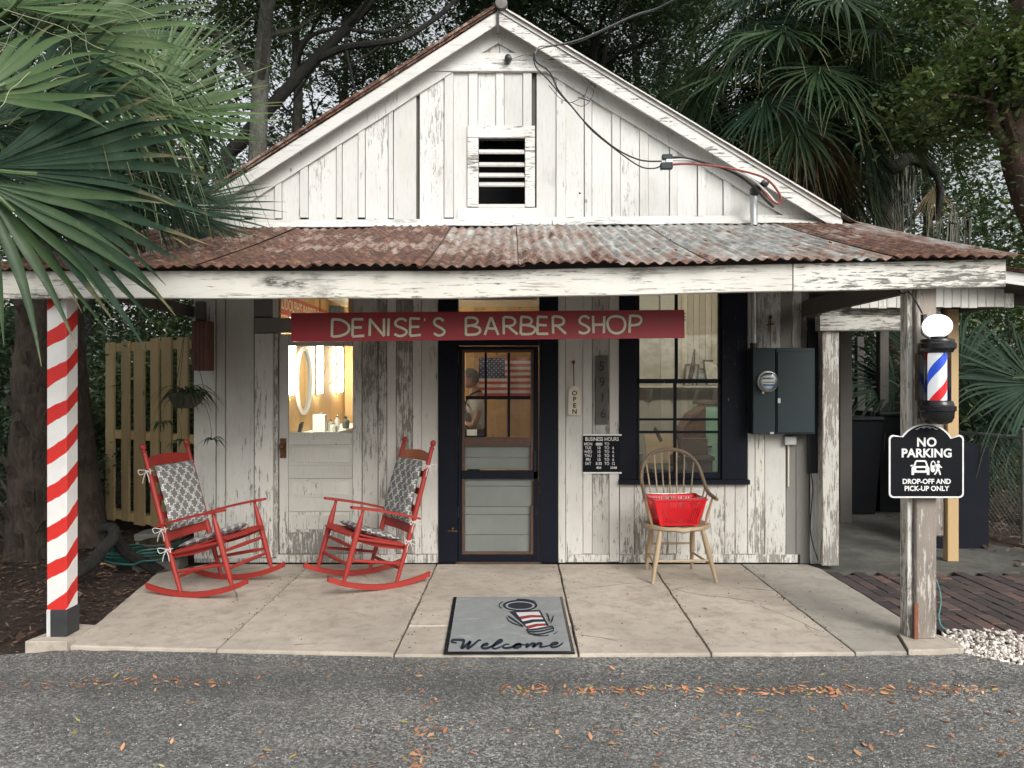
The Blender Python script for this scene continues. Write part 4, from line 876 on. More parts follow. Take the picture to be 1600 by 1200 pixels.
# continuous bow: arm tips forward, sweeping back and up to the hoop
bow = [(-.300, -.12, .655), (-.285, -.06, .672), (-.272, .03, .70), (-.268, .10, .76), (-.262, .150, .82), (-.235, .19, .91), (-.175, .222, .985), (-.09, .238, 1.025), (0, .242, 1.035), (.09, .238, 1.025), (.175, .222, .985), (.235, .19, .91), (.262, .150, .82), (.268, .10, .76), (.272, .03, .70), (.285, -.06, .672), (.300, -.12, .655)]
mb = MB(); bp_ = smooth_pts(bow, 4); mb.tube(bp_, [.0155]*len(bp_), 10); wl_('bow', mb, 'windsor_dark')
def bow_at(x, side_min=.0):
    best = min(bp_, key=lambda p: abs(p.x-x)+(0 if p.z > .78 else 9)); return best
for i in range(7):
    x = -.205+.41*i/6; tb_ = bow_at(x); base = Vector((x*.72, .175-abs(x)*.12, .437)); mb = MB(); mb.tube([base, base.lerp(tb_, .3), base.lerp(tb_, .5), tb_], [.006, .009, .007, .0055], 7); wl_('spindle', mb)
for s in (-1, 1):
    for (yb_, ya_) in ((.10, .09), (.03, .02), (-.05, -.055)):
        tp = min([p for p in bp_ if p.x*s > 0], key=lambda p: abs(p.y-ya_)); base = Vector((.222*s if yb_ < 0 else .205*s, yb_, .438)); mb = MB(); mb.tube([base, base.lerp(tp, .35), tp], [.006, .010, .006] if yb_ > -.04 else [.009, .015, .008], 8); wl_('arm_spindle', mb)
bk = thing('shopping_basket', 'bright red plastic shopping basket resting on the windsor chair seat', 'basket', (1.35, 6.15, .447), R_(6))
def bq(z): f = z/.215; return (.158+.062*f, .105+.045*f)    # half sizes
def rect_ring(z, e=0): hx, hy = bq(z); hx += e; hy += e; return [Vector((-hx, -hy, z)), Vector((hx, -hy, z)), Vector((hx, hy, z)), Vector((-hx, hy, z))]
mb = MB(); mb.box((-.158, -.105, 0), (.158, .105, .005)); 
def pl(p, q, a, b, u0, u1, th=.003):   # quad piece on the wall between ring a and b
    return
def wallp(side, u0, u1, z0, z1, bmb):
    A, Bz = rect_ring(z0), rect_ring(z1); p0, p1 = A[side], A[(side+1) % 4]; q0, q1 = Bz[side], Bz[(side+1) % 4]
    a, b, c, d = p0.lerp(p1, u0), p0.lerp(p1, u1), q0.lerp(q1, u1), q0.lerp(q1, u0); nn = (b-a).cross(d-a).normalized()*.003
    bmb.add([a, b, c, d, a-nn, b-nn, c-nn, d-nn], [(0, 1, 2, 3), (7, 6, 5, 4), (0, 4, 5, 1), (1, 5, 6, 2), (2, 6, 7, 3), (3, 7, 4, 0)])
for s in range(4):
    wallp(s, 0, 1, .003, .014, mb); wallp(s, 0, 1, .148, .156, mb); wallp(s, 0, 1, .196, .214, mb); wallp(s, 0, .07, .014, .196, mb); wallp(s, .93, 1, .014, .196, mb)
    nb_ = 17 if s % 2 == 0 else 12
    for i in range(nb_):
        u = .07+.86*i/nb_; u1 = u+.86/nb_*.55; inpanel = s % 2 == 0 and .30 < u < .74
        wallp(s, u, u1, .014, .148, mb); 
        if not .46 < u < .53: wallp(s, u, u1, .156, .196, mb)
    if s % 2 == 0: wallp(s, .24, .76, .055, .148, mb); wallp(s, .1, .9, .062, .067, mb)
    else: wallp(s, .2, .8, .06, .125, mb)
    a, b = rect_ring(.214, .002)[s], rect_ring(.214, .002)[(s+1) % 4]; mb.bar(a, b, .012, .012)
mb.build('basket_body', M['basket'], bk, False, True)
mb = MB(); mb.tube(smooth_pts([(-.20, .0, .205), (-.215, -.06, .222), (-.20, -.135, .226), (0, -.142, .222), (.20, -.135, .226), (.215, -.06, .222), (.20, 0, .205)], 4), .0035, 6); mb.build('handle', M['chrome'], bk, True, True)
mb = MB(); mb.tube(smooth_pts([(-.20, .0, .205), (-.215, .06, .222), (-.20, .135, .226), (0, .142, .222), (.20, .135, .226), (.215, .06, .222), (.20, 0, .205)], 4), .0035, 6); mb.build('handle', M['chrome'], bk, True, True)

# ================================================================= SIGNS
# long hanging sign with hand painted letters
HY = 4.98
sg = thing('shop_sign', "long crimson board reading DENISE'S BARBER SHOP in cream letters", 'sign', (wx(762, HY), HY, wz(510, HY)))
c4 = [(455, 534), (1070, 528), (1069, 484), (455, 489)]
def sfn2(u, v, d): return (wx(u, HY), HY+d, wz(v, HY))
mb = MB(); mb.prism(c4, 0, .02, sfn2); mb.build('board', M['sign_red'], sg)
SF = {  # strokes in a unit box, y down
 'D': [[(0, 0), (0, 1)], [(0, 0), (.5, .06), (.86, .35), (.82, .72), (.45, .96), (0, 1)]],
 'E': [[(0, 0), (0, 1)], [(0, .0), (.75, .02)], [(0, .48), (.66, .49)], [(0, 1), (.82, .97)]],
 'N': [[(0, 1), (0, 0)], [(.0, .0), (.86, 1)], [(.86, 1), (.86, 0)]], 'I': [[(0, 0), (0, 1)]],
 'S': [[(.82, .16), (.6, .02), (.3, .03), (.12, .2), (.2, .40), (.6, .56), (.86, .74), (.74, .93), (.4, 1.0), (.08, .88)]],
 "'": [[(0, .0), (.0, .16)]],
 'B': [[(0, 0), (0, 1)], [(0, 0), (.5, .03), (.68, .22), (.5, .43), (0, .48)], [(.3, .46), (.74, .56), (.84, .76), (.6, .96), (0, 1)]],
 'A': [[(.42, 0), (0, 1)], [(.42, 0), (.9, 1)], [(.18, .64), (.72, .64)]],
 'R': [[(0, 0), (0, 1)], [(0, 0), (.5, .02), (.72, .22), (.56, .46), (0, .54)], [(.3, .52), (.88, 1)]],
 'H': [[(0, 0), (0, 1)], [(.85, 0), (.85, 1)], [(0, .5), (.85, .5)]],
 'O': [[(.48, 0), (.16, .1), (0, .42), (.12, .84), (.46, 1), (.82, .86), (.96, .48), (.84, .12), (.48, 0)]],
 'P': [[(0, 0), (0, 1)], [(0, 0), (.55, .03), (.76, .24), (.58, .50), (0, .56)]]}
LT = [('D', 519, 545), ('E', 551, 570), ('N', 578, 600), ('I', 607, 608), ('S', 615, 636), ('E', 641, 659), ("'", 664, 665), ('S', 676, 694),
      ('B', 728, 751), ('A', 757, 778), ('R', 787, 808), ('B', 814, 836), ('E', 840, 858), ('R', 864, 884), ('S', 903, 921), ('H', 927, 944), ('O', 949, 974), ('P', 984, 1005)]
for ch, a, b in LT:
    yt = 499-(a-519)*.0125; hgt = 27; w_ = (b-a)/.86 if ch not in "I'" else 1
    for (wd_, dd, mt, nm) in ((5.6, -.0012, 'black_print', 'letter_outline'), (4.0, -.0026, 'cream_letter', 'letter')):
        mb = MB()
        for k, st in enumerate(SF[ch]):
            pp = [(a+x*w_+.5*math.sin(a*1.7+y*3+k*2), yt+y*hgt+.4*math.sin(a*.9+x*4+k)) for x, y in st]
            if len(pp) > 2: pp = [tuple(q) for q in smooth_pts([(x, y, 0) for x, y in pp], 3)]; pp = [(q[0], q[1]) for q in pp]
            ww = wd_*(.55 if ch == "'" else 1)
            stroke_mesh(mb, pp, ww, lambda u, v, d, k=k: sfn2(u, v, d), dd-.0002*k, -.0002)
        o = mb.build(nm, M[mt], sg)
for x in (500, 1030): mb = MB(); mb.tube([P(x, 488, HY+.01), P(x, 488, HY+.01)+Vector((0, 0, .33))], .0025, 5); mb.build('hanging_wire', M['rubber'], sg)
mb = MB()
for q in range(3): mb.lathe([(.004, -.004), (.006, 0), (.002, .006)], P(1070, 490+q*5, HY+.01), 6)
mb.build('nail', M['rubber'], sg)
# OPEN tag
og = thing('open_sign', 'cream tag-shaped board reading OPEN hung from a nail left of the window', 'sign', (wx(897), YW-.03, wz(625)))
f3 = lambda u, v, d: (wx(u), YW-.045+d, wz(v)); mb = MB(); mb.prism([(888, 648), (906, 648.5), (907, 645), (907, 611), (901, 603), (893, 603), (888, 611), (887, 645)], 0, .01, f3); mb.build('board', M['cream'], og)
for i, ch in enumerate('OPEN'): text(ch, .058, M['black_print'], og, 'letter', (wx(897), YW-.0465, wz(614.5+i*9.5)), bold=.0012)
mb = MB(); mb.tube([(wx(896.5), YW-.028, wz(603)), (wx(896), YW-.022, wz(575)), (wx(896), YW-.02, wz(566))], .004, 6); mb.lathe([(.012, 0), (.016, -.008), (.008, -.02), (0, -.022)], (wx(896), YW-.0, wz(566)), 8, 'y'); mb.build('hanger', M['brass'], og)
ng = thing('house_number_board', 'narrow dark plank with the numbers 5916 set one below the other', 'house number', (wx(940), YW-.02, wz(610)))
mb = MB(); mb.bev((wx(930), YW-.024, wz(663)), (wx(949.5), YW-.004, wz(556)), .003); mb.build('plank', plain('weathered number plank', (.13, .12, .11), .8, .3, vs=30), ng)
for i, ch in enumerate('5916'): text(ch, .115, M['black_print'], ng, 'numeral', (wx(939.5+i*.7), YW-.029, wz(573+i*24.5)), ex=.003, bold=.0008, sx=.9)
hg = thing('business_hours_sign', 'small black sign with white lettering headed BUSINESS HOURS', 'sign', (wx(940), YW-.03, wz(709)))
mb = MB(); mb.bev((wx(910.5), YW-.026, wz(739)), (wx(970), YW-.018, wz(678)), .001); mb.build('panel', M['sign_black'], hg)
for c, d in ((678, 680.5), (737, 739.5)): mb = MB(); mb.bev((wx(910), YW-.030, wz(d)), (wx(970.5), YW-.016, wz(c)), .001); mb.build('edge_rail', M['white_print'], hg)
text('BUSINESS HOURS', .046, M['white_print'], hg, 'lettering', (wx(940), YW-.0268, wz(686)), ex=.0004, bold=.0006, sx=.84)
for i, (d_, a, b, c) in enumerate((('MON', '', 'TO', ''), ('TUE', '10', 'TO', '6'), ('WED', '10', 'TO', '6'), ('THU', '10', 'TO', '6'), ('FRI', '10', 'TO', '6'), ('SAT', '8:30', 'TO', '12'))):
    z = wz(693.5+i*6.1)
    for s_, x in ((d_, 918.5), (a, 935), (b, 947.5), (c, 957.5)):
        if s_: text(s_, .037, M['white_print'], hg, 'lettering', (wx(x), YW-.0268, z), ex=.0004, bold=.0002, sx=.85)
mb = MB(); mb.bev((wx(930.5), YW-.0275, wz(695.5)), (wx(940.5), YW-.026, wz(691.5)), .0005); mb.build('closed_tab', M['white_print'], hg); text('CLOSED', .018, M['black_print'], hg, 'lettering', (wx(935.5), YW-.0282, wz(693.5)), ex=.0002)
text('404', .03, M['white_print'], hg, 'lettering', (wx(935), YW-.0268, wz(730.5)), ex=.0004, bold=.0005); text('3348', .03, M['white_print'], hg, 'lettering', (wx(958), YW-.0268, wz(730.5)), ex=.0004, bold=.0005)
# NO PARKING sign on the right post
NY = 4.56
np_ = thing('no_parking_sign', 'black arched sign with white border reading NO PARKING, fixed to the grey post', 'sign', (wx(1447.5, NY), NY, wz(720, NY)))
f4 = lambda u, v, d: (wx(u, NY), NY+d, wz(v, NY))
def arch(ins):
    cx = 1447.5; o = []; hw = 58.5-ins; top = 679.5+ins; bot = 778-ins; r = 7-ins*.6
    for a in range(0, 91, 18): o.append((cx+hw-r+r*math.sin(R_(a)), bot-r+r*math.cos(R_(a))))
    for a in range(0, 91, 18): o.append((cx+hw-r+r*math.cos(R_(a)), top+r-r*math.sin(R_(a))))
    Rr = 46-ins
    for a in range(28, 153, 8): o.append((cx+Rr*math.cos(R_(a))*.98, 703-(Rr)*math.sin(R_(a))*.925+1.5))
    for a in range(0, 91, 18): o.append((cx-hw+r-r*math.sin(R_(a)), top+r-r*math.cos(R_(a))))
    for a in range(0, 91, 18): o.append((cx-hw+r-r*math.cos(R_(a)), bot-r+r*math.sin(R_(a))))
    return o
mb = MB(); mb.prism(arch(0), 0, .006, f4); mb.build('border', M['white_print'], np_); mb = MB(); mb.prism(arch(2.6), -.0015, 0.001, f4); mb.build('panel', M['sign_black'], np_)
def nt(s, size, y, x=1447.5, **k): text(s, size, M['white_print'], np_, 'lettering', (wx(x, NY), NY-.0025, wz(y, NY)), ex=.0006, **k)
nt('NO', .076, 691.5, bold=.0022, spacing=1.05); nt('PARKING', .073, 708.5, bold=.0022, spacing=1.02); nt('DROP-OFF AND', .042, 752.5, bold=.0012, sx=.98); nt('PICK-UP ONLY', .042, 763.5, bold=.0012, sx=.98)
mb = MB(); pp = lambda o, d=-.0022: mb.prism([(1422.8+x*.0, 0) for x in ()] or o, d, -.0012, f4)
pp([(1424, 742), (1424, 731), (1427, 728), (1429.5, 720.5), (1432, 719), (1445, 719), (1447.5, 720.5), (1450, 728), (1452, 731), (1452, 742), (1448, 742), (1448, 738.5), (1428, 738.5), (1428, 742)])
pp([(1422, 727), (1426, 726), (1426, 728.5), (1423, 729)])
mb.build('car_symbol', M['white_print'], np_)
mb = MB()
for o in ([(1430, 728), (1432, 721.5), (1444.5, 721.5), (1447, 728)], [(1431, 733), (1432, 731), (1445, 731), (1446, 733), (1445, 735), (1432, 735)]): mb.prism(o, -.0030, -.0021, f4)
mb.build('car_window_symbol', M['sign_black'], np_)
mb = MB(); mb.prism([(1454, 736), (1453.5, 726), (1455, 721), (1458, 719.5), (1461, 722), (1462, 728), (1461, 736), (1457, 738)], -.0022, -.0012, f4); mb.build('car_door_symbol', M['white_print'], np_)
mb = MB(); mb.prism([(1455.5, 727), (1456.2, 722.5), (1458.5, 721.5), (1460, 724), (1460.2, 727)], -.0030, -.0021, f4); mb.build('door_window_symbol', M['sign_black'], np_)
mb = MB(); mb.prism([(1466+2.1*math.cos(a*.7854), 721.6+2.1*math.sin(a*.7854)) for a in range(8)], -.0022, -.0012, f4)
mb.prism([(1464, 724.5), (1467.5, 724.5), (1469, 727.5), (1472, 730), (1471, 731.3), (1468, 729.8), (1467.4, 733), (1469, 737), (1470, 742), (1468, 742.2), (1466.8, 738), (1465, 735), (1463.6, 738.5), (1461, 742), (1459, 741.2), (1461.8, 737), (1463, 732), (1463, 729.2), (1461.2, 731), (1460.8, 734), (1459.4, 733.6), (1459.8, 730.2), (1461.6, 727)], -.0022, -.0012, f4); mb.build('walking_person_symbol', M['white_print'], np_)
mb = MB()
for s in (-1, 1):
    for st in ([(0, 667.6), (4*s, 665.8), (7*s, 667.6), (5*s, 669), (2*s, 667.8)], [(6*s, 668.4), (10*s, 667.4), (13*s, 670), (17*s, 671)], [(0, 666), (3*s, 668.8), (6*s, 666.4)]): stroke_mesh(mb, [(1447.5+x, y) for x, y in st], .8, f4, -.0022, -.0012)
mb.build('scroll_ornament', M['white_print'], np_)
mb = MB()
for y_ in (685, 772): mb.lathe([(.006, -.004), (.006, 0)], (wx(1447.5, NY), NY, wz(y_, NY)), 8, 'y')
mb.build('screw', M['black_plastic'], np_)
mb = MB(); mb.box((wx(1440, NY), NY+.006, wz(770, NY)), (wx(1455, NY), 4.623, wz(690, NY))); mb.build('bracket', M['black_plastic'], np_)
# ================================================================= BARBER POLE
by = 4.50; bx = wx(1464.5, by); zz = lambda p: wz(p, by)
bpole = thing('barber_pole', 'lit barber pole with white globe and black caps on the grey post', 'barber pole', (bx, by, zz(662)))
mb = MB(); c = (bx, by, zz(509.5)); mb.lathe([(.082*math.sin(R_(a)), -.071*math.cos(R_(a))) for a in range(14, 181, 8)], c, 28); mb.build('globe', M['globe'], bpole, True)
def lt(prof, m, name): mb = MB(); mb.lathe([(r, zz(p)) for r, p in prof], (bx, by, 0), 32); return mb.build(name, M[m], bpole, True)
lt([(.001, 525), (.036, 525), (.036, 530), (.088, 530), (.092, 531.5), (.092, 535), (.102, 537), (.102, 544.5), (.090, 547), (.084, 551), (.001, 551)], 'black_plastic', 'top_cap')
lt([(.001, 626), (.080, 626), (.088, 629), (.090, 633), (.102, 635), (.102, 641), (.092, 643), (.090, 652), (.078, 659), (.05, 662.5), (.001, 663)], 'black_plastic', 'bottom_cap')
lt([(.093, 535.8), (.0935, 536.4), (.093, 537)], 'chrome', 'trim_ring')
def pole_paint():
    t = NT('spiral pole paint'); v = t.n('SeparateXYZ', Vector=t.n('NewGeometry').outputs['Position'])
    ang = t.math('ARCTAN2', t.math('SUBTRACT', v.outputs[0], bx), t.math('SUBTRACT', by, v.outputs[1]))
    ph = t.math('FRACT', t.math('ADD', t.math('SUBTRACT', t.math('DIVIDE', v.outputs[2], .372), t.math('DIVIDE', ang, 2*math.pi*1.0)), 2.93))
    c = t.ramp(ph, [(0, (.72, .02, .03)), (.2, (.80, .80, .82)), (.5, (.03, .09, .62)), (.7, (.80, .80, .82))], 'CONSTANT'); t.fin(c, .3); t.set(t.b, 'Emission_Color', c); t.set(t.b, 'Emission_Strength', .55); return t.m
M['pole'] = pole_paint()
lt([(.052, 552), (.052, 625.5)], 'pole', 'striped_cylinder'); lt([(.074, 551), (.074, 626)], 'glass_clean', 'glass_tube')
mb = MB(); mb.box((bx-.09, by+.045, zz(626)), (bx-.055, by+.085, zz(551))); mb.build('back_plate', M['black_plastic'], bpole)
mb = MB(); mb.box((bx-.05, by+.06, zz(655)), (bx+.04, 4.624, zz(535))); mb.build('mounting_bracket', M['black_plastic'], bpole)
mb = MB(); mb.bev((wx(1439.5, by+.06), by+.04, zz(508)), (wx(1446, by+.06), by+.07, zz(490)), .003); mb.tube(smooth_pts([P(1402, 452, 4.66), P(1410, 459, 4.6), P(1418, 456, 4.60), P(1426, 463, 4.58), P(1436, 480, 4.57), P(1441, 490, 4.56)], 4), .005, 6)
mb.tube(smooth_pts([P(1442, 508, 4.56), P(1440, 518, 4.55), P(1443, 524, 4.55), P(1452, 529, 4.53)], 4), .005, 6); mb.build('power_cord', M['rubber'], bpole, True)
# ================================================================= ELECTRICAL GEAR
eb = thing('electric_meter_box', 'dark grey-green electric service box with a round glass meter', 'meter box', (wx(1222), 6.5, wz(680)))
ey = 6.46; ex = lambda p: wx(p, ey); ez = lambda p: wz(p, ey)
mb = MB(); mb.bev((ex(1176.5), ey, ez(678.5)), (ex(1211.5), YW-.02, ez(543.5)), .004); mb.build('meter_cabinet', M['box_grey'], eb)
mb = MB(); mb.bev((ex(1212.5), ey+.005, ez(678.5)), (ex(1274), YW-.02, ez(543.5)), .004); mb.build('breaker_cabinet', M['box_grey'], eb)
mb = MB(); mb.bev((ex(1214.5), ey-.008, ez(676)), (ex(1272.5), ey+.006, ez(549.5)), .003); d_ = mb.build('cabinet_door', M['box_grey'], eb)
mb = MB(); mb.bev((ex(1214), ey-.02, ez(630)), (ex(1218.5), ey-.006, ez(622)), .002); mb.build('latch', M['galv'], d_)
mc = Vector((ex(1198.5), ey, ez(596))); mb = MB(); mb.lathe([(.092, -.002), (.095, -.012), (.088, -.026), (.078, -.028), (.078, -.02)], mc, 28, 'y'); mb.build('meter_ring', M['galv'], eb, True)
mb = MB(); mb.lathe([(.001, -.030), (.072, -.030), (.072, -.0)], mc, 24, 'y'); mf = mb.build('meter_face', M['white_print'], eb); 
mb = MB(); mb.box((mc.x-.05, mc.y-.033, mc.z+.018), (mc.x+.045, mc.y-.0305, mc.z+.034)); mb.box((mc.x-.04, mc.y-.033, mc.z-.01), (mc.x+.05, mc.y-.0305, mc.z-.003)); mb.build('meter_display', M['black_print'], mf)
mb = MB(); mb.box((mc.x-.045, mc.y-.033, mc.z-.040), (mc.x+.045, mc.y-.0305, mc.z-.022)); mb.build('meter_label', plain('blue label', (.08, .2, .5), .5), mf)
mb = MB(); mb.lathe([(.078, -.024), (.078, -.06), (.070, -.075), (.05, -.082), (.001, -.085)], mc, 28, 'y'); mb.build('meter_glass', M['glass_clean'], eb, True)
for (a, b, c_, d2) in ((1190.5, 1194.5, 611, 615), (1203, 1209, 675, 678)): mb = MB(); mb.bev((ex(a), ey-.003, ez(d2)), (ex(b), ey+.002, ez(c_)), .001); mb.build('tag', M['galv'], eb)
cx_ = thing('conduit', 'grey vertical conduit running up from the meter box', 'conduit', (wx(1177.5, 6.57), 6.57, wz(545, 6.57)))
mb = MB(); mb.tube([(wx(1177.5, 6.57), 6.57, wz(543.5, 6.57)), (wx(1177.5, 6.57), 6.57, 3.0)], .024, 12); mb.build('pipe', M['galv'], cx_, True)
mb = MB(); mb.lathe([(.031, 0), (.031, .05)], (wx(1177.5, 6.57), 6.57, wz(545, 6.57)), 12); mb.build('coupling', M['black_plastic'], cx_)
jb = thing('junction_box', 'small pale junction box under the meter box', 'junction box', (wx(1232), YW-.04, wz(697)))
mb = MB(); mb.bev((wx(1223), YW-.05, wz(695)), (wx(1242), YW-.008, wz(681)), .006); mb.build('box', M['galv'], jb)
mb = MB(); mb.tube([(wx(1231), YW-.015, wz(695)), (wx(1231), YW-.012, wz(760))], .007, 6); mb.build('cable', M['cream'], jb)
cd_ = MB(); cd_.tube(smooth_pts([P(x, y, YW-.045) for x, y in ((1263, 660), (1262, 690), (1265, 725), (1270, 760), (1268, 790), (1266, 825), (1270, 850), (1277, 872), (1282, 880))], 4), .0045, 6)
tag(cd_.build('ground_wire', M['rubber'], None, True), 'thin dark wire hanging down the white tin strip beside the shed post', 'wire')
hk = MB(); hk.tube([P(1204, 492, YW-.02), P(1204, 540, YW-.02)], .004, 6); hk.tube([P(1198, 508, YW-.024), P(1210, 506, YW-.024)], .006, 6); hk.lathe([(0, -.03), (.014, -.02), (.014, 0), (0, .015)], P(1204, 494, YW-.03), 8)
tag(hk.build('iron_hook', M['brass'], None, True), 'rusty iron hook fixed to the bare boards above the meter box', 'hook')
# service wires
wy = 6.22
sv = thing('service_cable', 'twisted grey service cable coming down to the gable and drooping to the connectors', 'cable', P(835, 82, wy))
def cable(pts, r, m, name, par=None, n=6):
    mb = MB(); mb.tube(smooth_pts(pts, 6), r, n); return mb.build(name, M[m], par or sv, True)
cable([P(1440, -420, 4.0), P(1230, -110, 5.2), P(1048, 2, 5.9), P(990, 24, 6.05), P(910, 60, 6.15), P(862, 71, 6.2), P(843, 73, 6.2), P(836, 84, 6.2)], .0055, 'cable_grey', 'cable_run')
cable([P(1441, -416, 4.0), P(1231, -106, 5.2), P(1048, 4, 5.9), P(985, 28, 6.05), P(908, 64, 6.15), P(870, 71, 6.2), P(845, 76, 6.2), P(833, 84, 6.2)], .0045, 'rubber', 'cable_run')
cable([P(835, 83, 6.2), P(822, 85, 6.3), P(806, 90, 6.45), P(797, 93, 6.56)], .003, 'cable_grey', 'guy_wire')
cable([P(834, 82, 6.2), P(838, 97, 6.2), P(858, 112, 6.21), P(872, 140, 6.22), P(893, 166, 6.22), P(921, 198, 6.22), P(962, 232, 6.22), P(1000, 250, 6.22), P(1034, 252, 6.2)], .0065, 'rubber', 'cable_run')
cable([P(833, 84, 6.2), P(837, 104, 6.2), P(855, 123, 6.21), P(876, 148, 6.22), P(900, 174, 6.22), P(925, 204, 6.22), P(966, 237, 6.22), P(1000, 260, 6.22), P(1022, 263, 6.22), P(1033, 259, 6.2)], .0055, 'rubber', 'cable_run')
cable([P(857, 133, 6.24), P(866, 144, 6.26), P(876, 154, 6.3), P(890, 160, 6.35), P(902, 156, 6.38), P(914, 148, 6.5), P(918, 136, 6.56)], .0028, 'rubber', 'loose_wire')
cable([P(893, 160, 6.3), P(908, 166, 6.35), P(920, 160, 6.4), P(927, 146, 6.5), P(926, 138, 6.56)], .0028, 'rubber', 'loose_wire')
cable([P(903, 152, 6.34), P(922, 158, 6.34)], .004, 'rubber', 'loose_wire')
for (a, b, c, d) in ((1034, 1050, 242, 250), (1031.5, 1050.5, 255, 265)):
    mb = MB(); mb.bev((wx(a, wy), wy-.03, wz(d, wy)), (wx(b, wy), wy+.02, wz(c, wy)), .006); mb.build('connector', M['box_grey'], sv)
mb = MB(); mb.bev((wx(1040, wy), wy-.025, wz(255, wy)), (wx(1050, wy), wy+.01, wz(249, wy)), .003); mb.build('connector_clamp', M['galv'], sv)
ins = thing('insulator', 'dark round insulator screwed to the collar board', 'insulator', P(794, 93, 6.56)); mb = MB(); mb.lathe([(.014, .02), (.03, .01), (.034, -.01), (.026, -.03), (.03, -.045), (.012, -.055), (0, -.056)], P(794, 93, 6.58), 14, 'y'); mb.build('body', plain('dark porcelain', (.03, .03, .035), .4), ins, True)
ins = thing('insulator', 'weathered wooden cleat with wires near the right rake board', 'insulator', P(922, 130, 6.58)); mb = MB(); mb.bar(P(914, 122, 6.57), P(930, 138, 6.57), .03, .05, up=(0, 1, 0)); mb.lathe([(.01, 0), (.014, -.03), (0, -.035)], P(918, 128, 6.55), 8, 'y'); mb.build('cleat', M['wall_bare'], ins)
wm = thing('service_mast', 'galvanised service mast with a dark weatherhead rising through the porch roof', 'mast', P(1177.5, 342, 6.45))
mb = MB(); mb.tube([P(1178, 352, 6.45), P(1178, 303, 6.45)], .030, 14); mb.build('pipe', M['galv'], wm, True)
mb = MB(); mb.tube([P(1178, 305, 6.45), P(1179, 299, 6.44), P(1184, 294, 6.41), P(1190, 291, 6.38)], [.036, .045, .045, .03], 12); mb.lathe([(.0, -.05), (.03, -.045), (.035, -.01), (.03, .01)], P(1194, 287, 6.40), 12, 'y'); mb.build('weatherhead', M['black_plastic'], wm, True)
sp2 = thing('service_drop_leads', 'black, red and white leads arching from the connectors into the weatherhead', 'cable', P(1190, 292, 6.3))
cable([P(1050, 246, 6.2), P(1070, 247, 6.2), P(1100, 254, 6.2), P(1135, 265, 6.22), P(1160, 278, 6.27), P(1182, 296, 6.33), P(1196, 312, 6.34), P(1209, 324, 6.33)], .011, 'rubber', 'lead', sp2, 8)
cable([P(1050, 257, 6.19), P(1075, 256, 6.19), P(1105, 258, 6.19), P(1140, 263, 6.2), P(1175, 271, 6.22), P(1198, 280, 6.25), P(1214, 297, 6.28), P(1221, 312, 6.29), P(1214, 318, 6.3), P(1200, 308, 6.32), P(1190, 296, 6.35)], .0095, 'cable_red', 'lead', sp2, 8)
cable([P(1050, 250, 6.2), P(1078, 250, 6.2), P(1130, 262, 6.21), P(1160, 272, 6.25), P(1180, 284, 6.3), P(1200, 302, 6.31), P(1210, 314, 6.32), P(1219, 319, 6.32)], .008, 'cable_white', 'lead', sp2, 8)
# cord at the base of the right post
mb = MB(); mb.tube(smooth_pts([P(1463, 905, 4.7), P(1469, 925, 4.66), P(1470, 945, 4.62), P(1467, 962, 4.6), P(1471, 978, 4.58), P(1480, 984, 4.56)], 4), .0035, 6)
tag(mb.build('teal_cord', plain('teal cord', (.08, .28, .27), .6), None, True), 'thin teal cord hanging behind the grey post down to the white gravel', 'cord')
# ================================================================= WELCOME MAT
wmT = thing('welcome_mat', 'grey welcome mat with a barber pole picture before the screen door', 'doormat', (0, 4.95, .001))
mo = [(-.405, 4.385), (.372, 4.395), (.376, 5.55), (-.437, 5.545)]
mb = MB(); mb.prism(mo, .010, .001, lambda u, v, d: (u, v, d)); mb.build('rubber_edge', M['black_plastic'], wmT)
mi_ = [(-.380, 4.408), (.352, 4.417), (.356, 5.545), (-.412, 5.54)]
def matm(): 
    t = NT('grey mat pile'); v = t.pos(); n = t.noise(v, 500, 2); b = t.noise(v, 7, 5, .7); c = t.mix(b, (.20, .215, .215), (.36, .375, .37)); w = t.ramp(t.noise(t.pos((1, 2.5, 1)), 4.5, 5, .7), [(.56, 0.0), (.72, .5)]); c = t.mix(w, c, (.52, .53, .52)); return t.fin(c, 1.0, t.bump(n, .5, .003))
mb = MB(); nn_ = 16; vs = []
for j in range(nn_+1):
    for i in range(nn_+1):
        u, v = i/nn_, j/nn_; a = Vector(mi_[0]).lerp(Vector(mi_[1]), u); b = Vector(mi_[3]).lerp(Vector(mi_[2]), u); p = a.lerp(b, v); vs.append((p.x, p.y, .0125+(random.uniform(-.0012, .0012) if 0 < i < nn_ and 0 < j < nn_ else -.001)))
mb.add(vs, [(j*(nn_+1)+i, j*(nn_+1)+i+1, (j+1)*(nn_+1)+i+1, (j+1)*(nn_+1)+i) for j in range(nn_) for i in range(nn_)]); mb.build('pile', matm(), wmT, True)
def gm(u, v, d): q = G(u, v, .012); return (q.x, q.y, .0145+d)
def mat_print(name, polys, m, strokes=(), d=0.0):
    mb = MB()
    for o in polys: mb.prism(o, d+.0008, d-.001, gm)
    for k, (pts, w) in enumerate(strokes):
        pp = [(q.x, q.y) for q in smooth_pts([(x, y, 0) for x, y in pts], 5)]
        ws = w if not isinstance(w, tuple) else [w[0]+(w[1]-w[0])*math.sin(math.pi*i/(len(pp)-1)) for i in range(len(pp))]
        stroke_mesh(mb, pp, ws, gm, d+.0006+.00012*k, d-.001)
    return mb.build(name, m, wmT)
navy = plain('navy print', (.014, .018, .034), .9); wp = plain('white mat print', (.66, .66, .65), .9); rdp = plain('dark red print', (.30, .03, .03), .9); grp = plain('grey mat print', (.33, .34, .34), .9)
zm = lambda pts: [(600+x/4, 900+y/4) for x, y in pts]
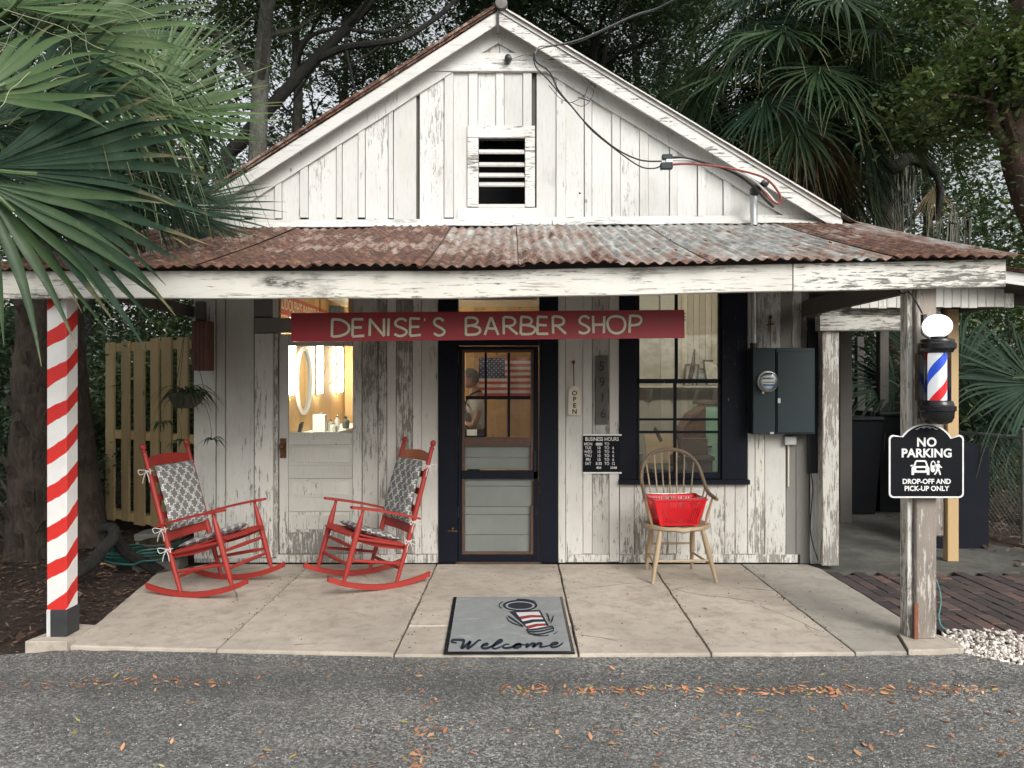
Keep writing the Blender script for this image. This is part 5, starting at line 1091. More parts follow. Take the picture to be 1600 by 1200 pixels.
el = lambda cx, cy, a, b, t0=0, t1=360, n=24: [(cx+a*math.cos(R_(t0+(t1-t0)*i/n)), cy+b*math.sin(R_(t0+(t1-t0)*i/n))) for i in range(n+1)]
mat_print('pole_print', [zm(el(851, 186, 108, 35))[:-1], zm([(782, 224), (975, 214), (1030, 312), (900, 332)])], navy, d=0)
mat_print('pole_print', [zm([(825, 231), (968, 226), (1017, 314), (903, 334)])], wp, d=.0008)
mat_print('pole_print', [zm(el(851, 188, 92, 26))[:-1]], grp, d=.0008); mat_print('pole_print', [zm(el(851, 189, 78, 21))[:-1]], navy, d=.0014)
for a, b, cc in ((.26, .42, rdp), (.55, .72, navy), (.84, 1.0, rdp)):
    L0, L1, R0, R1 = Vector((825, 231)), Vector((903, 334)), Vector((968, 226)), Vector((1017, 314)); mat_print('stripe_print', [zm([tuple(L0.lerp(L1, a)), tuple((L0.lerp(L1, a)+R0.lerp(R1, a))/2+Vector((0, -6))), tuple(R0.lerp(R1, a)), tuple(R0.lerp(R1, b)), tuple((L0.lerp(L1, b)+R0.lerp(R1, b))/2+Vector((0, -6))), tuple(L0.lerp(L1, b))])], cc, d=.0014)
st = [(zm(el(848, 186, 128, 38, 150, 215)), 1.0), (zm(el(848, 186, 118, 38, 260, 330)), .9), (zm([(775, 252), (800, 270), (872, 318)]), (.5, 2.2)), (zm([(765, 258), (790, 290), (870, 322)]), (.4, 1.5)), (zm([(1018, 235), (1028, 262), (1034, 288)]), (.6, 2.4)), (zm([(1060, 250), (1052, 275), (1044, 298)]), (.6, 2.2)),
      (zm([(893, 340), (960, 336), (1050, 318)]), 1.6), (zm([(900, 352), (970, 350), (1060, 330)]), 1.5), (zm([(905, 364), (975, 368), (1058, 346)]), 1.5), (zm([(890, 338), (900, 352), (912, 366)]), 1.3), (zm([(1048, 316), (1060, 330), (1058, 348)]), 1.3), (zm(el(985, 350, 88, 28, 60, 130)), .8), (zm(el(985, 350, 98, 24, 0, 40)), .7)]
for k_, s_1 in enumerate(st): mat_print('line_print', [], navy, [s_1], d=.0022+.0001*k_)
WEL = [([(455, 420), (425, 415), (430, 402), (480, 402), (500, 408), (486, 452), (520, 430), (540, 412), (522, 455), (560, 430), (592, 404), (606, 406)], (1.0, 2.4)),
       ([(608, 440), (640, 436), (650, 425), (625, 428), (610, 446), (630, 455), (665, 446), (700, 430), (738, 408), (722, 402), (690, 430), (680, 452), (705, 454), (745, 438)], (.9, 2.1)),
       ([(785, 430), (760, 430), (742, 446), (765, 453), (800, 446), (830, 434), (852, 428), (828, 430), (810, 446), (832, 451), (858, 440), (850, 429), (880, 434)], (.9, 2.1)),
       ([(880, 434), (900, 426), (888, 448), (925, 425), (942, 428), (930, 446), (965, 424), (985, 426), (975, 444), (1000, 444), (1040, 436)], (.9, 2.2)), ([(1040, 436), (1075, 430), (1085, 420), (1058, 422), (1042, 438), (1060, 448), (1095, 438), (1120, 418)], (.8, 2.0))]
mat_print('welcome_lettering', [], navy, [(zm(p), (w[0]*1.9, w[1]*1.75)) for p, w in WEL], d=0)
# ================================================================= LEFT SIDE PIECES
pg = thing('pallet_gate', 'tall yellow pallet-like wooden gate leaning between the trees and the left wall', 'gate', (-3.85, 7.85, .1))
A0, A1 = Vector((-4.50, 8.30)), Vector((-3.12, 7.38)); gl = (A1-A0).length; gu = (A1-A0)/gl; gn = Vector((gu.y, -gu.x))  # gn to the camera
def gp(s, d, z): q = A0+gu*s+gn*d; return Vector((q.x, q.y, z))
def ray_s(px):   # distance along the gate where the sight line of px meets it
    k = (px-800)/FPX; return (A0.x-k*A0.y)/(k*gu.y-gu.x)
zb0, zt0 = .12, 2.06
for a, b in ((175, 187.5), (199.5, 211), (219, 234.5), (245, 257.5), (262, 277), (287, 303)):
    s0, s1 = ray_s(a), ray_s(b); m_ = (s0+s1)/2; z_ = random.uniform(-.015, .01); mb = MB(); mb.bar(gp(m_, .06, zb0+z_), gp(m_, .06, zt0+z_+random.uniform(-.01, .02)), s1-s0, .022, up=(gn.x, gn.y, 0)); mb.build('plank', M['pallet'], pg)
for a, b in ((188, 194), (279, 285)):
    s0, s1 = ray_s(a), ray_s(b); m_ = (s0+s1)/2; mb = MB(); mb.bar(gp(m_, -.05, zb0), gp(m_, -.05, zt0-.02), .085, .022, up=(gn.x, gn.y, 0)); mb.build('plank', M['pallet'], pg)
for z in (2.0, 1.05, .17): mb = MB(); mb.bar(gp(0, .005, z), gp(gl, .005, z), .085, .09, up=(0, 0, 1)); mb.build('rail', M['pallet'], pg)
cb = thing('concrete_block', 'mossy concrete block supporting the pallet gate', 'block', (-3.35, 7.1, -.05)); mb = MB(); mb.bev((-3.62, 7.12, -.05), (-3.18, 7.42, .08), .01); mb.build('lower_block', M['block'], cb); mb = MB(); mb.bev((-3.64, 7.14, .085), (-3.2, 7.40, .155), .01); mb.build('cap_block', M['block'], cb)
cb = thing('concrete_block', 'low concrete block under the coiled hose', 'block', (-3.2, 6.6, -.05)); mb = MB(); mb.bev((-3.34, 6.52, -.05), (-2.93, 6.72, .07), .012); mb.build('block_body', M['block'], cb)
hs_ = thing('garden_hose', 'dark green garden hose coiled beside the porch', 'hose', (-3.3, 6.6, 0))
pts = []; 
for k in range(0, 190):
    a = k*.2; r = .30+.045*math.sin(a*.37)+.02*math.sin(a*1.3); pts.append((-3.28+r*1.04*math.cos(a)+.02*math.sin(a*.21), 6.62+r*.80*math.sin(a), .01+.0005*k+.022*(1+math.sin(a*.5+1))*.8+(.05 if math.cos(a) > .2 and math.sin(a) < .6 else .02)))
mb = MB(); mb.tube(pts, .0115, 7); mb.tube(smooth_pts([(-2.98, 6.55, .1), (-2.86, 6.6, .16), (-2.83, 6.72, .2)], 4), .0115, 7); mb.build('coil', M['hose'], hs_, True)
pn = thing('enamel_pan', 'white enamel pan lying on the coiled hose', 'pan', (-3.17, 6.70, .14)); mb = MB(); mb.lathe([(.001, .0), (.11, .0), (.155, .035), (.175, .045), (.178, .050), (.172, .05), (.15, .038), (.105, .006), (.001, .006)], (-3.17, 6.70, .135), 28); mb.build('basin', M['enamel'], pn, True); mb = MB(); mb.lathe([(.172, 0), (.1795, .003), (.172, .006)], (-3.17, 6.70, .183), 28); mb.build('rim', M['black_plastic'], pn)
rt = MB(); rt.tube(smooth_pts([(-3.56, 5.75, -.05), (-3.52, 5.86, .05), (-3.40, 6.0, .15), (-3.36, 6.08, .24), (-3.30, 6.15, .33), (-3.34, 6.2, .40), (-3.45, 6.25, .38)], 4), [.05]*5+[.055]*6+[.05]*5+[.045]*5+[.04]*4, 9); rt.tube(smooth_pts([(-3.30, 6.15, .36), (-3.30, 6.3, .2), (-3.2, 6.4, .08), (-3.05, 6.45, -.04)], 4), [.05]*13, 8)
tag(rt.build('tree_root', M['bark_dark'], None, True), 'twisted dark root rising out of the mulch behind the striped post', 'root')
st_ = MB(); st_.tube([P(135, 872, 6.9)+Vector((0, 0, -.02)), P(180, 882, 6.6)+Vector((0, 0, -.02))], .012, 6); tag(st_.build('stick', M['pallet'], None), 'pale bare stick lying on the mulch by the hose', 'stick')
cw = thing('cedar_box', 'red-brown cedar box hung at the left corner of the front wall', 'box', P(311, 540, 6.40))
mb = MB(); mb.bev((wx(299, 6.40), 6.40, wz(579, 6.4)), (wx(324.5, 6.4), 6.54, wz(501, 6.4)), .004); mb.build('box_body', M['cedar'], cw); 
for a in (305.5, 312, 318): mb = MB(); mb.box((wx(a, 6.4)-.0015, 6.398, wz(578, 6.4)), (wx(a, 6.4)+.0015, 6.4005, wz(502, 6.4))); mb.build('seam', M['black_plastic'], cw)
mb = MB(); mb.bev((wx(303, 6.4), 6.42, wz(501, 6.4)), (wx(316, 6.4), 6.5, wz(470, 6.4)), .01); mb.build('hanger_block', M['dark_wood'], cw)
def strap(pts, w, fold=.25):
    """narrow leaf blade along pts with a shallow crease; returns verts, faces"""
    n = len(pts); vs = []
    for i, p in enumerate(pts):
        d = (pts[min(i+1, n-1)]-pts[max(i-1, 0)]).normalized(); s = d.cross(Vector((0, 0, 1))); s = s.normalized() if s.length > .05 else Vector((1, 0, 0)); t = i/(n-1); ww = w*math.sin(math.pi*min(1, .12+t*.88)**.8)*.5+.0004; u = s.cross(d)
        vs += [p-s*ww+u*ww*fold, p, p+s*ww+u*ww*fold]
    return vs, [(3*i+k, 3*i+k+1, 3*i+k+4, 3*i+k+3) for i in range(n-1) for k in (0, 1)]
def spider_plant(c, n, L, par, m):
    for k in range(n):
        a = random.uniform(0, 6.283); l = L*random.uniform(.6, 1.15); up = random.uniform(.25, .75); pts = [Vector(c)+Vector((math.cos(a)*l*t, math.sin(a)*l*t, l*(up*t*1.6-1.75*t*t*(.45+up*.5)))) for t in [i/7 for i in range(8)]]
        mb = MB(); mb.add(*strap(pts, .020)); mb.build('leaf_blade', m, par)
hp = thing('hanging_planter', 'hanging bowl planter with a trailing spider plant by the left wall corner', 'planter', P(290, 636, 6.25))
pc_ = P(291, 615, 6.25); mb = MB(); mb.lathe([(.001, -.125), (.06, -.122), (.11, -.085), (.145, -.02), (.155, .005), (.150, .006), (.138, -.01), (.001, -.02)], pc_, 24); mb.build('bowl', plain('brown planter bowl', (.075, .062, .055), .8, .25, vs=20), hp, True)
for a in (.3, 2.4, 4.5): mb = MB(); mb.tube([pc_+Vector((.15*math.cos(a), .15*math.sin(a), 0)), pc_+Vector((0, 0, .62)), ], .0022, 5); mb.build('hanging_wire', M['rubber'], hp)
mb = MB(); mb.tube([pc_+Vector((0, 0, .61)), Vector((-2.84, 6.25, 2.2))], .003, 5); mb.build('hanging_wire', M['rubber'], hp)
spider_plant(pc_+Vector((0, 0, -.0)), 52, .30, hp, M['palm']); 
for (px_, py_) in ((255, 662), (330, 688), (283, 690)):
    q = P(px_, py_, 6.22); mb = MB(); mb.tube(smooth_pts([pc_, (pc_+q)/2+Vector((.05*(1 if px_ > 290 else -1), 0, .10)), q+Vector((0, 0, .1)), q], 4), .0018, 5); mb.build('runner', M['palm_light'], hp); spider_plant(q, 12, .13, hp, M['palm'])
# shed odds: leaning dark panel, bin
lp = MB(); lp.bar((4.33, 7.25, -.04), (4.66, 7.75, 1.02), .62, .012, up=(0, -1, .4)); tag(lp.build('plywood_sheet', plain('dark blue panel', (.010, .012, .017), .85, .2, Specular_IOR_Level=.08), None), 'dark blue-black sheet leaning behind the new lumber post', 'panel')
for k, (x_, y_, w_, h_) in enumerate(((4.28, 9.35, .5, 1.15), (4.82, 9.5, .52, 1.2))):
    bn = thing('trash_bin', ['dark wheeled bin nearer the building inside the shed', 'dark wheeled bin at the outer side inside the shed'][k], 'bin', (x_, y_, 0), group='dark bins in the shed'); mb = MB(); mb.add([(x_-w_*.4, y_-.2, 0), (x_+w_*.4, y_-.2, 0), (x_+w_*.4, y_+.25, 0), (x_-w_*.4, y_+.25, 0), (x_-w_*.5, y_-.28, h_), (x_+w_*.5, y_-.28, h_), (x_+w_*.5, y_+.32, h_), (x_-w_*.5, y_+.32, h_)], [(0,3,2,1),(4,5,6,7),(0,1,5,4),(1,2,6,5),(2,3,7,6),(3,0,4,7)]); mb.build('bin_body', plain('dark bin plastic', (.009, .010, .012), .7, Specular_IOR_Level=.1), bn); mb = MB(); mb.bev((x_-w_*.53, y_-.31, h_), (x_+w_*.53, y_+.36, h_+.05), .015); mb.build('lid', M['black_plastic'], bn)
cf = thing('chain_link_fence', 'grey chain link fence with a round post at the right edge', 'fence', (5.2, 7.6, 0))
mb = MB(); mb.tube([(5.22, 7.55, -.05), (5.22, 7.55, 1.12)], .036, 12); mb.lathe([(.04, 0), (.04, .02), (.02, .04), (0, .045)], (5.22, 7.55, 1.12), 12); mb.build('post', M['galv'], cf, True)
mb = MB(); mb.tube([(5.22, 7.55, 1.05), (4.75, 9.9, 1.06), (4.3, 13.0, 1.06)], .02, 8); mb.build('top_rail', M['galv'], cf, True)
mb = MB(); a_, b_ = Vector((5.22, 7.55, 0)), Vector((4.3, 13.0, 0)); Lf = (b_-a_).length; n = int(Lf/.06)
for i in range(-16, n):
    for s in (1, -1):
        t0, t1 = (i*.06, i*.06+1.0) if s > 0 else (i*.06+1.0, i*.06); 
        p = a_.lerp(b_, max(0, min(1, t0/Lf))); q = a_.lerp(b_, max(0, min(1, t1/Lf))); za = .03+(max(0, -t0) if s > 0 else max(0, t0-Lf)); zb = 1.03-(max(0, t1-Lf) if s > 0 else max(0, -t1))
        if zb > za: mb.tube([(p.x, p.y, za), (q.x, q.y, zb)], .0016, 3, False)
mesh_ = mb.build('wire_mesh', M['galv'], cf); mesh_['kind'] = 'stuff'
# ================================================================= INTERIOR THINGS
XI = XL+.085     # face of the left pine wall
for i, (y_, lab) in enumerate(((7.75, 'added unseen tube light on the pine wall, brightening the front of the room'), (9.08, 'lit vertical tube light nearest the front, left edge of the side door glass'), (10.40, 'lit vertical tube light right of the oval mirror'), (11.62, 'lit vertical tube light farthest back on the pine wall'))):  # first tube is added out of sight to light the front room
    t = thing('tube_light', lab, 'light', (XI, y_, 1.45), group='lit tube lights on the pine wall')
    mb = MB(); mb.bev((XI, y_-.05, 1.45), (XI+.025, y_+.05, 2.2), .004); mb.build('backplate', M['white_print'], t)
    mb = MB(); mb.lathe([(.001, 1.47), (.032, 1.48), (.036, 1.5), (.036, 2.15), (.032, 2.17), (.001, 2.18)], (XI+.06, y_, 0), 14); mb.build('tube', M['tube'], t, True)
t = thing('tube_light', 'added unseen tube light above the window head, brightening the room behind it', 'light', (1.8, 6.85, 2.76), group='added light inside the shop')  # added tube, hidden above the window head to light the room behind it
mb = MB(); mb.bev((1.2, 6.80, 2.83), (2.4, 6.92, 2.855), .004); mb.build('backplate', M['white_print'], t)
mb = MB(); mb.tube([(1.22, 6.86, 2.78), (2.38, 6.86, 2.78)], .03, 12); mb.build('tube', M['tube'], t, True)
mr = thing('oval_mirror', 'oval white framed mirror on the pine wall inside', 'mirror', (XI, 9.72, 1.6))
mb = MB(); mb.tube([(XI+.02, 9.72+.32*math.cos(a*math.pi/16), 1.64+.42*math.sin(a*math.pi/16)) for a in range(33)], .028, 8, False); mb.build('frame', M['white_print'], mr, True)
mb = MB(); mb.add([(XI+.014, 9.72+.32*math.cos(a*math.pi/16), 1.64+.42*math.sin(a*math.pi/16)) for a in range(32)], [tuple(range(32))]); mb.build('mirror_glass', M['mirror'], mr)
ct = thing('barber_counter', 'white counter along the pine wall below the mirror', 'counter', (XI+.2, 9.6, .9))
mb = MB(); mb.bev((XI, 7.4, .92), (XI+.45, 12.0, .97), .004); mb.build('top', M['white_print'], ct); mb = MB(); mb.box((XI, 7.5, .01), (XI+.40, 11.95, .92)); mb.build('cupboard', M['pine'], ct)
def bottle(x, y, r, h, m, lab, cat='bottle', name='bottle', grp=None):
    t = thing(name, lab, cat, (x, y, .97), group=grp); mb = MB(); mb.lathe([(.001, .972), (r, .974), (r, .97+h*.66), (r*.4, .97+h*.8), (r*.35, .97+h*.9)], (x, y, 0), 12); mb.build('bottle_body', m, t, True); mb = MB(); mb.lathe([(r*.42, .97+h*.88), (r*.42, .97+h), (.001, .97+h+.002)], (x, y, 0), 10); mb.build('cap', M['black_plastic'], t, True)
tb_ = thing('tissue_box', 'tall white box standing on the counter', 'box', (-2.50, 9.75, .97)); mb = MB(); mb.bev((-2.60, 9.68, .972), (-2.44, 9.80, 1.20), .004); mb.build('carton', M['white_print'], tb_); mb = MB(); mb.bar((-2.52, 9.74, 1.2), (-2.50, 9.74, 1.23), .05, .01); mb.build('tissue', M['tie'], tb_)
for k, (x, y, r, h, c, lab) in enumerate(((-2.40, 9.85, .04, .16, (.7, .7, .68), 'short white bottle beside the tall white box on the counter'), (-2.33, 9.7, .05, .12, (.6, .62, .6), 'squat pale jar at the front edge of the counter'), (-2.40, 10.2, .035, .2, (.75, .75, .74), 'tall white bottle behind the squat jar'), (-2.35, 10.5, .05, .17, (.10, .12, .11), 'dark bottle at the right end of the counter bottles'), (-2.5, 10.0, .035, .14, (.2, .25, .3), 'blue-grey bottle among the white ones on the counter'))): bottle(x, y, r, h, plain('bottle colour', c, .35), lab, grp='bottles on the counter')
cl = thing('hair_clipper', 'black hair clipper with its stand at the left end of the counter', 'clipper', (-2.5, 8.75, .97)); mb = MB(); mb.bev((-2.56, 8.68, .972), (-2.46, 8.80, 1.02), .01); mb.build('stand', M['black_plastic'], cl); mb = MB(); mb.bar((-2.50, 8.74, 1.02), (-2.48, 8.74, 1.13), .05, .04); mb.bar((-2.48, 8.74, 1.12), (-2.46, 8.72, 1.15), .04, .015); mb.build('clipper_body', M['black_plastic'], cl)
rs = thing('wall_sign', "red board on the pine wall reading RUDOLPH'S BARBER SHOP", 'sign', (XI, 9.7, 2.44))
mb = MB(); mb.bev((XI, 8.55, 2.425), (XI+.02, 10.95, 2.68), .003); mb.build('board', plain('faded red sign', (.40, .06, .045), .6), rs)
text("RUDOLPH'S BARBER SHOP", .20, M['cream_letter'], rs, 'lettering', (XI+.022, 9.75, 2.553), right=(0, 1, 0), up=(0, 0, 1), ex=.001, sx=.92)
# text faces +X when right=+Y, up=+Z
bxk = thing('wall_speaker', 'small dark box high on the pine wall behind the red board', 'speaker', (-2.6, 11.3, 2.4)); mb = MB(); mb.bev((XI, 11.15, 2.5), (XI+.16, 11.4, 2.78), .005); mb.build('cabinet', M['box_grey'], bxk)
fl = thing('flag', 'United States flag hung flat on the rear pine wall behind the person', 'flag', (-.1, 12.15, 1.4))
FY = 12.13; fx0, fx1, fz0, fz1 = wx(748, FY), wx(830, FY), wz(619, FY), wz(559, FY)
redf = plain('flag red', (.42, .06, .06), .8); whf = plain('flag white', (.62, .58, .52), .8); blf = plain('flag blue', (.035, .045, .12), .8)
def cloth(x0, x1, z0, z1, y, m, name):
    mb = MB(); n = 16; vs = []
    for z in (z0, z1):
        for i in range(n+1): x = x0+(x1-x0)*i/n; vs.append((x, y+.008*math.sin((x-fx0)*22), z))
    mb.add(vs, [(i, i+1, n+2+i, n+1+i) for i in range(n)]); return mb.build(name, m, fl, True)
for k in range(13): h = (fz1-fz0)/13; cloth(fx0, fx1, fz0+k*h, fz0+(k+1)*h, FY, redf if k % 2 == 0 else whf, 'stripe')
cz0 = fz1-(fz1-fz0)*7/13; cw_ = (fx1-fx0)*.5; cloth(fx0, fx0+cw_, cz0, fz1, FY-.004, blf, 'canton')
star = MB()
for r in range(9):
    for c in range(6 if r % 2 == 0 else 5):
        x = fx0+cw_*((c+.5)/6+(0 if r % 2 == 0 else 1/12)); z = cz0+(fz1-cz0)*(r+.7)/9.4; y = FY-.0045-.004+.008*math.sin((x-fx0)*22); rr = .013
        star.add([(x, y, z)]+[(x+(rr if k % 2 == 0 else rr*.42)*math.sin(k*math.pi/5), y, z+(rr if k % 2 == 0 else rr*.42)*math.cos(k*math.pi/5)) for k in range(10)], [(0, 1+k, 1+(k+1) % 10) for k in range(10)])
so = star.build('stars', whf, fl); so['kind'] = 'stuff'
# back room seen through the window
sh = thing('wall_shelf', 'wooden shelf on brackets across the back wall behind the window', 'shelf', (1.9, 8.9, 1.55))
mb = MB(); mb.bev((1.35, 8.76, 1.555), (2.55, 8.99, 1.58), .003); mb.build('shelf_board', M['beadboard'], sh)
for x in (1.66, 1.95, 2.2, 2.42): 
    mb = MB(); mb.bar((x, 8.80, 1.55), (x, 8.98, 1.38), .03, .03); mb.box((x-.015, 8.965, 1.34), (x+.015, 8.992, 1.555)); mb.build('bracket', M['panel_wall'], sh)
for k, (x, w_, h_, tl, lab) in enumerate(((2.12, .16, .25, .25, 'leftmost dark framed picture leaning on the shelf'), (2.24, .18, .2, .1, 'middle low framed picture leaning on the shelf'), (2.42, .18, .30, -.08, 'rightmost framed picture with a pale mount on the shelf'))):
    t = thing('framed_picture', lab, 'picture', (x, 8.9, 1.58), group='framed pictures on the shelf'); c0 = Vector((x-w_/2, 8.82+.03*k, 1.582)); c1 = c0+Vector((w_, .04, 0)); up_ = Vector((tl*.2, .10, h_)); fr = [c0, c1, c1+up_, c0+up_]
    mb = MB(); [mb.bar(fr[i], fr[(i+1) % 4], .022, .022, up=(0, 1, 0)) for i in range(4)]; mb.build('frame', M['desk'], t); mb = MB(); mb.add(fr, [(0, 1, 2, 3)]); mb.build('print', plain('picture print', ((.35, .33, .28), (.25, .28, .25), (.5, .48, .42))[k], .4, vs=25, var=.5), t)
vr = MB(); vr.tube([(2.10, 8.86, 1.58), (2.16, 8.88, 1.78), (2.19, 8.9, 2.02)], [.02, .03, .008], 8); tag(vr.build('driftwood', M['desk'], None), 'tall dark pointed stick standing among the frames on the shelf', 'ornament')
ck = thing('green_cabinet', 'mint green cabinet with a dark latch behind the window', 'cabinet', (2.35, 8.2, 0))
mb = MB(); mb.bev((wx(1101, 8.0), 8.0, .01), (2.58, 8.5, wz(632, 8.0)), .006); mb.build('cabinet_body', M['mint'], ck); mb = MB(); mb.bev((wx(1100, 8.0), 7.98, wz(633, 8.0)), (2.585, 8.51, wz(629, 8.0)), .004); mb.build('cabinet_top', M['desk'], ck); mb = MB(); mb.tube([(wx(1104, 7.98), 7.975, wz(698, 8)), (wx(1112, 7.98), 7.975, wz(698, 8))], .012, 6); mb.build('latch', M['black_plastic'], ck)
dk = thing('dark_desk', 'dark wooden desk standing behind the lower window panes', 'desk', (1.85, 8.0, 0))
mb = MB(); mb.bev((1.70, 7.75, .80), (2.12, 8.4, .84), .004); mb.build('desk_top', M['desk'], dk); mb = MB(); mb.box((1.72, 7.78, .01), (2.10, 8.38, .80)); mb.build('desk_body', M['desk'], dk)
rg = thing('cash_register', 'antique brown cash register with a sloped front on the dark desk', 'cash register', (1.9, 8.0, .84))
sl = [(wx(1066, 8), wz(684, 8)), (wx(1067, 8), wz(668, 8)), (wx(1075, 8), wz(656, 8)), (wx(1080, 8), wz(648, 8)), (wx(1099, 8), wz(636, 8)), (wx(1101, 8), wz(632, 8)), (wx(1101, 8), wz(684, 8))]
mb = MB(); mb.prism(sl, 7.95, 8.3, lambda u, v, d: (u, d, v)); mb.build('register_body', M['brown_wood'], rg); mb = MB(); mb.bar((wx(1073, 8), 7.94, wz(660, 8)), (wx(1098, 8), 7.94, wz(638, 8)), .012, .02, up=(0, 1, 0)); mb.build('trim', M['brass'], rg)
mb = MB(); mb.bev((wx(1064, 8), 7.9, .842), (wx(1102, 8), 8.32, wz(684, 8)), .005); mb.build('drawer', M['desk'], rg)
sc2 = thing('barber_chair', 'old barber chair with a dark seat and pale headrest behind the window', 'chair', (1.55, 7.9, 0))
mb = MB(); mb.bev((1.38, 7.75, .62), (1.78, 8.1, .74), .03); mb.build('seat', M['black_plastic'], sc2); mb = MB(); mb.bar((1.66, 8.1, .72), (1.62, 8.16, 1.06), .34, .07, up=(0, 1, 0)); mb.build('backrest', plain('tan leather', (.40, .30, .20), .5), sc2); mb = MB(); mb.lathe([(.22, .01), (.22, .04), (.05, .06), (.05, .6)], (1.58, 7.92, 0), 16); mb.build('pedestal', M['chrome'], sc2, True)
for s in (-1, 1): mb = MB(); mb.tube([(1.58+.23*s, 7.78, .70), (1.58+.23*s, 7.76, .86), (1.58+.23*s, 8.08, .88)], .02, 8); mb.build('armrest', M['chrome'], sc2, True)
mb = MB(); mb.bar((wx(1023, 7.7), 7.7, wz(668, 7.7)), (wx(1034, 7.7), 7.72, wz(690, 7.7)), .02, .03); mb.build('lever', M['desk'], sc2)
# ================================================================= PERSON INSIDE
pr_ = thing('person', 'person with short grey hair in a white shirt and dark apron behind the door panes', 'person', (wx(741, 9.4), 9.4, .01))
skin_m = plain('skin', (.46, .27, .19), .55, .08); shirt = plain('white shirt', (.66, .66, .65), .85, .06); apron = plain('black apron', (.018, .019, .022), .7); hair = plain('grey hair', (.20, .19, .18), .8, .4, vs=60)
def skin(name, verts, edges, radii, m, sub=2, root=0):
    me = bpy.data.meshes.new(name); me.from_pydata([tuple(v) for v in verts], edges, []); o = bpy.data.objects.new(name, me); COL.objects.link(o); o.parent = pr_
    md = o.modifiers.new('skin', 'SKIN'); sv_ = me.skin_vertices[0].data if me.skin_vertices else None
    if sv_ is None: 
        bpy.context.view_layer.objects.active = o; me.attributes
    for i, r in enumerate(radii):
        v = me.skin_vertices[0].data[i]; v.radius = r if isinstance(r, tuple) else (r, r); v.use_root = (i == root)
    sb = o.modifiers.new('sub', 'SUBSURF'); sb.levels = sb.render_levels = sub
    dg = bpy.context.evaluated_depsgraph_get(); nm = bpy.data.meshes.new_from_object(o.evaluated_get(dg)); o.modifiers.clear(); o.data = nm; nm.materials.clear(); nm.materials.append(m); nm.polygons.foreach_set('use_smooth', [True]*len(nm.polygons)); return o
def try_skin(*a, **k):
    try: return skin(*a, **k)
    except Exception as e: print('skin failed', a[0], e)
# local frame: +x = to the photo's right, figure faces -x and slightly to the camera, hands together at the belly
V_ = [(0, 0, .95), (.0, 0, 1.12), (.01, 0, 1.30), (.02, 0, 1.42), (.01, 0, 1.50), (-.02, -.01, 1.58),          # pelvis..neck
      (.02, .17, 1.40), (.06, .22, 1.24), (-.0, .20, 1.08), (-.14, .07, 1.10),         # far arm
      (.02, -.17, 1.40), (.07, -.22, 1.23), (.0, -.21, 1.07), (-.15, -.06, 1.12),      # near arm
      (.0, .10, .90), (-.01, .11, .50), (.02, .11, .09), (-.10, .12, .04), (.0, -.10, .90), (-.01, -.11, .50), (.02, -.11, .09), (-.10, -.12, .04)]
E_ = [(0, 1), (1, 2), (2, 3), (3, 4), (4, 5), (3, 6), (6, 7), (7, 8), (8, 9), (3, 10), (10, 11), (11, 12), (12, 13), (0, 14), (14, 15), (15, 16), (16, 17), (0, 18), (18, 19), (19, 20), (20, 21)]
Rr_ = [(.13, .15), (.12, .14), (.12, .16), (.10, .14), .055, .05, .062, .05, .042, .030, .062, .05, .042, .030, .095, .065, .045, .04, .095, .065, .045, .04]
body = try_skin('body', V_, E_, Rr_, skin_m)
def shell(name, idx, ed, rr, m): try_skin(name, [V_[i] for i in idx], ed, rr, m)
shell('shirt', [0, 1, 2, 3, 6, 7, 10, 11], [(0, 1), (1, 2), (2, 3), (3, 4), (4, 5), (3, 6), (6, 7)], [(.14, .16), (.135, .155), (.135, .175), (.11, .15), .078, .070, .078, .070], shirt)
shell('trousers', [0, 14, 15, 16, 18, 19, 20], [(0, 1), (1, 2), (2, 3), (0, 4), (4, 5), (5, 6)], [(.14, .16), .105, .078, .062, .105, .078, .062], apron)
mb = MB(); ap = []
for i in range(9):
    for j, (z, rx, ry) in enumerate(((.55, .19, .22), (.85, .175, .205), (1.05, .165, .19), (1.2, .16, .16), (1.36, .14, .10))):
        a = math.pi+(-1.3+2.6*i/8); ap.append((rx*math.cos(a), ry*math.sin(a), z))
mb.add(ap, [(i*5+j, i*5+j+1, i*5+j+6, i*5+j+5) for i in range(8) for j in range(4)]); mb.build('apron', apron, pr_, True, True)
mb = MB(); mb.tube(smooth_pts([(-.12, -.08, 1.34), (-.04, -.13, 1.45), (.05, -.12, 1.50), (.09, 0, 1.49), (.05, .12, 1.50), (-.04, .13, 1.45), (-.12, .08, 1.34)], 3), .012, 6); mb.build('apron_strap', apron, pr_, True, True)
hc = Vector((-.05, -.01, 1.66)); mb = MB(); n = 20; vs = []; rows_ = 14
for j in range(rows_+1):
    ph = math.pi*j/rows_; z = -.125*math.cos(ph)
    for i in range(n):
        a = 2*math.pi*i/n; c, s = math.cos(a), math.sin(a); r = math.sin(ph)**.8; x, y = .098*r*c, .078*r*s
        if z < 0: x -= .012*(-z/.12)*(1 if c < 0 else -.5); y *= 1-.18*(-z/.12)
        if c < -.85 and -.04 < z < .03: x -= .022*(1-abs(z+.01)/.05)*(1 if abs(s) < .25 else 0)      # nose
        if c < -.6 and abs(z-.02) < .016 and .25 < abs(s) < .6: x += .008                            # eye sockets
        if c < -.8 and -.075 < z < -.055 and abs(s) < .4: x += .005                                   # mouth
        vs.append((hc.x+x, hc.y+y, hc.z+z))
mb.add(vs, [(j*n+i, j*n+(i+1) % n, (j+1)*n+(i+1) % n, (j+1)*n+i) for j in range(rows_) for i in range(n)])
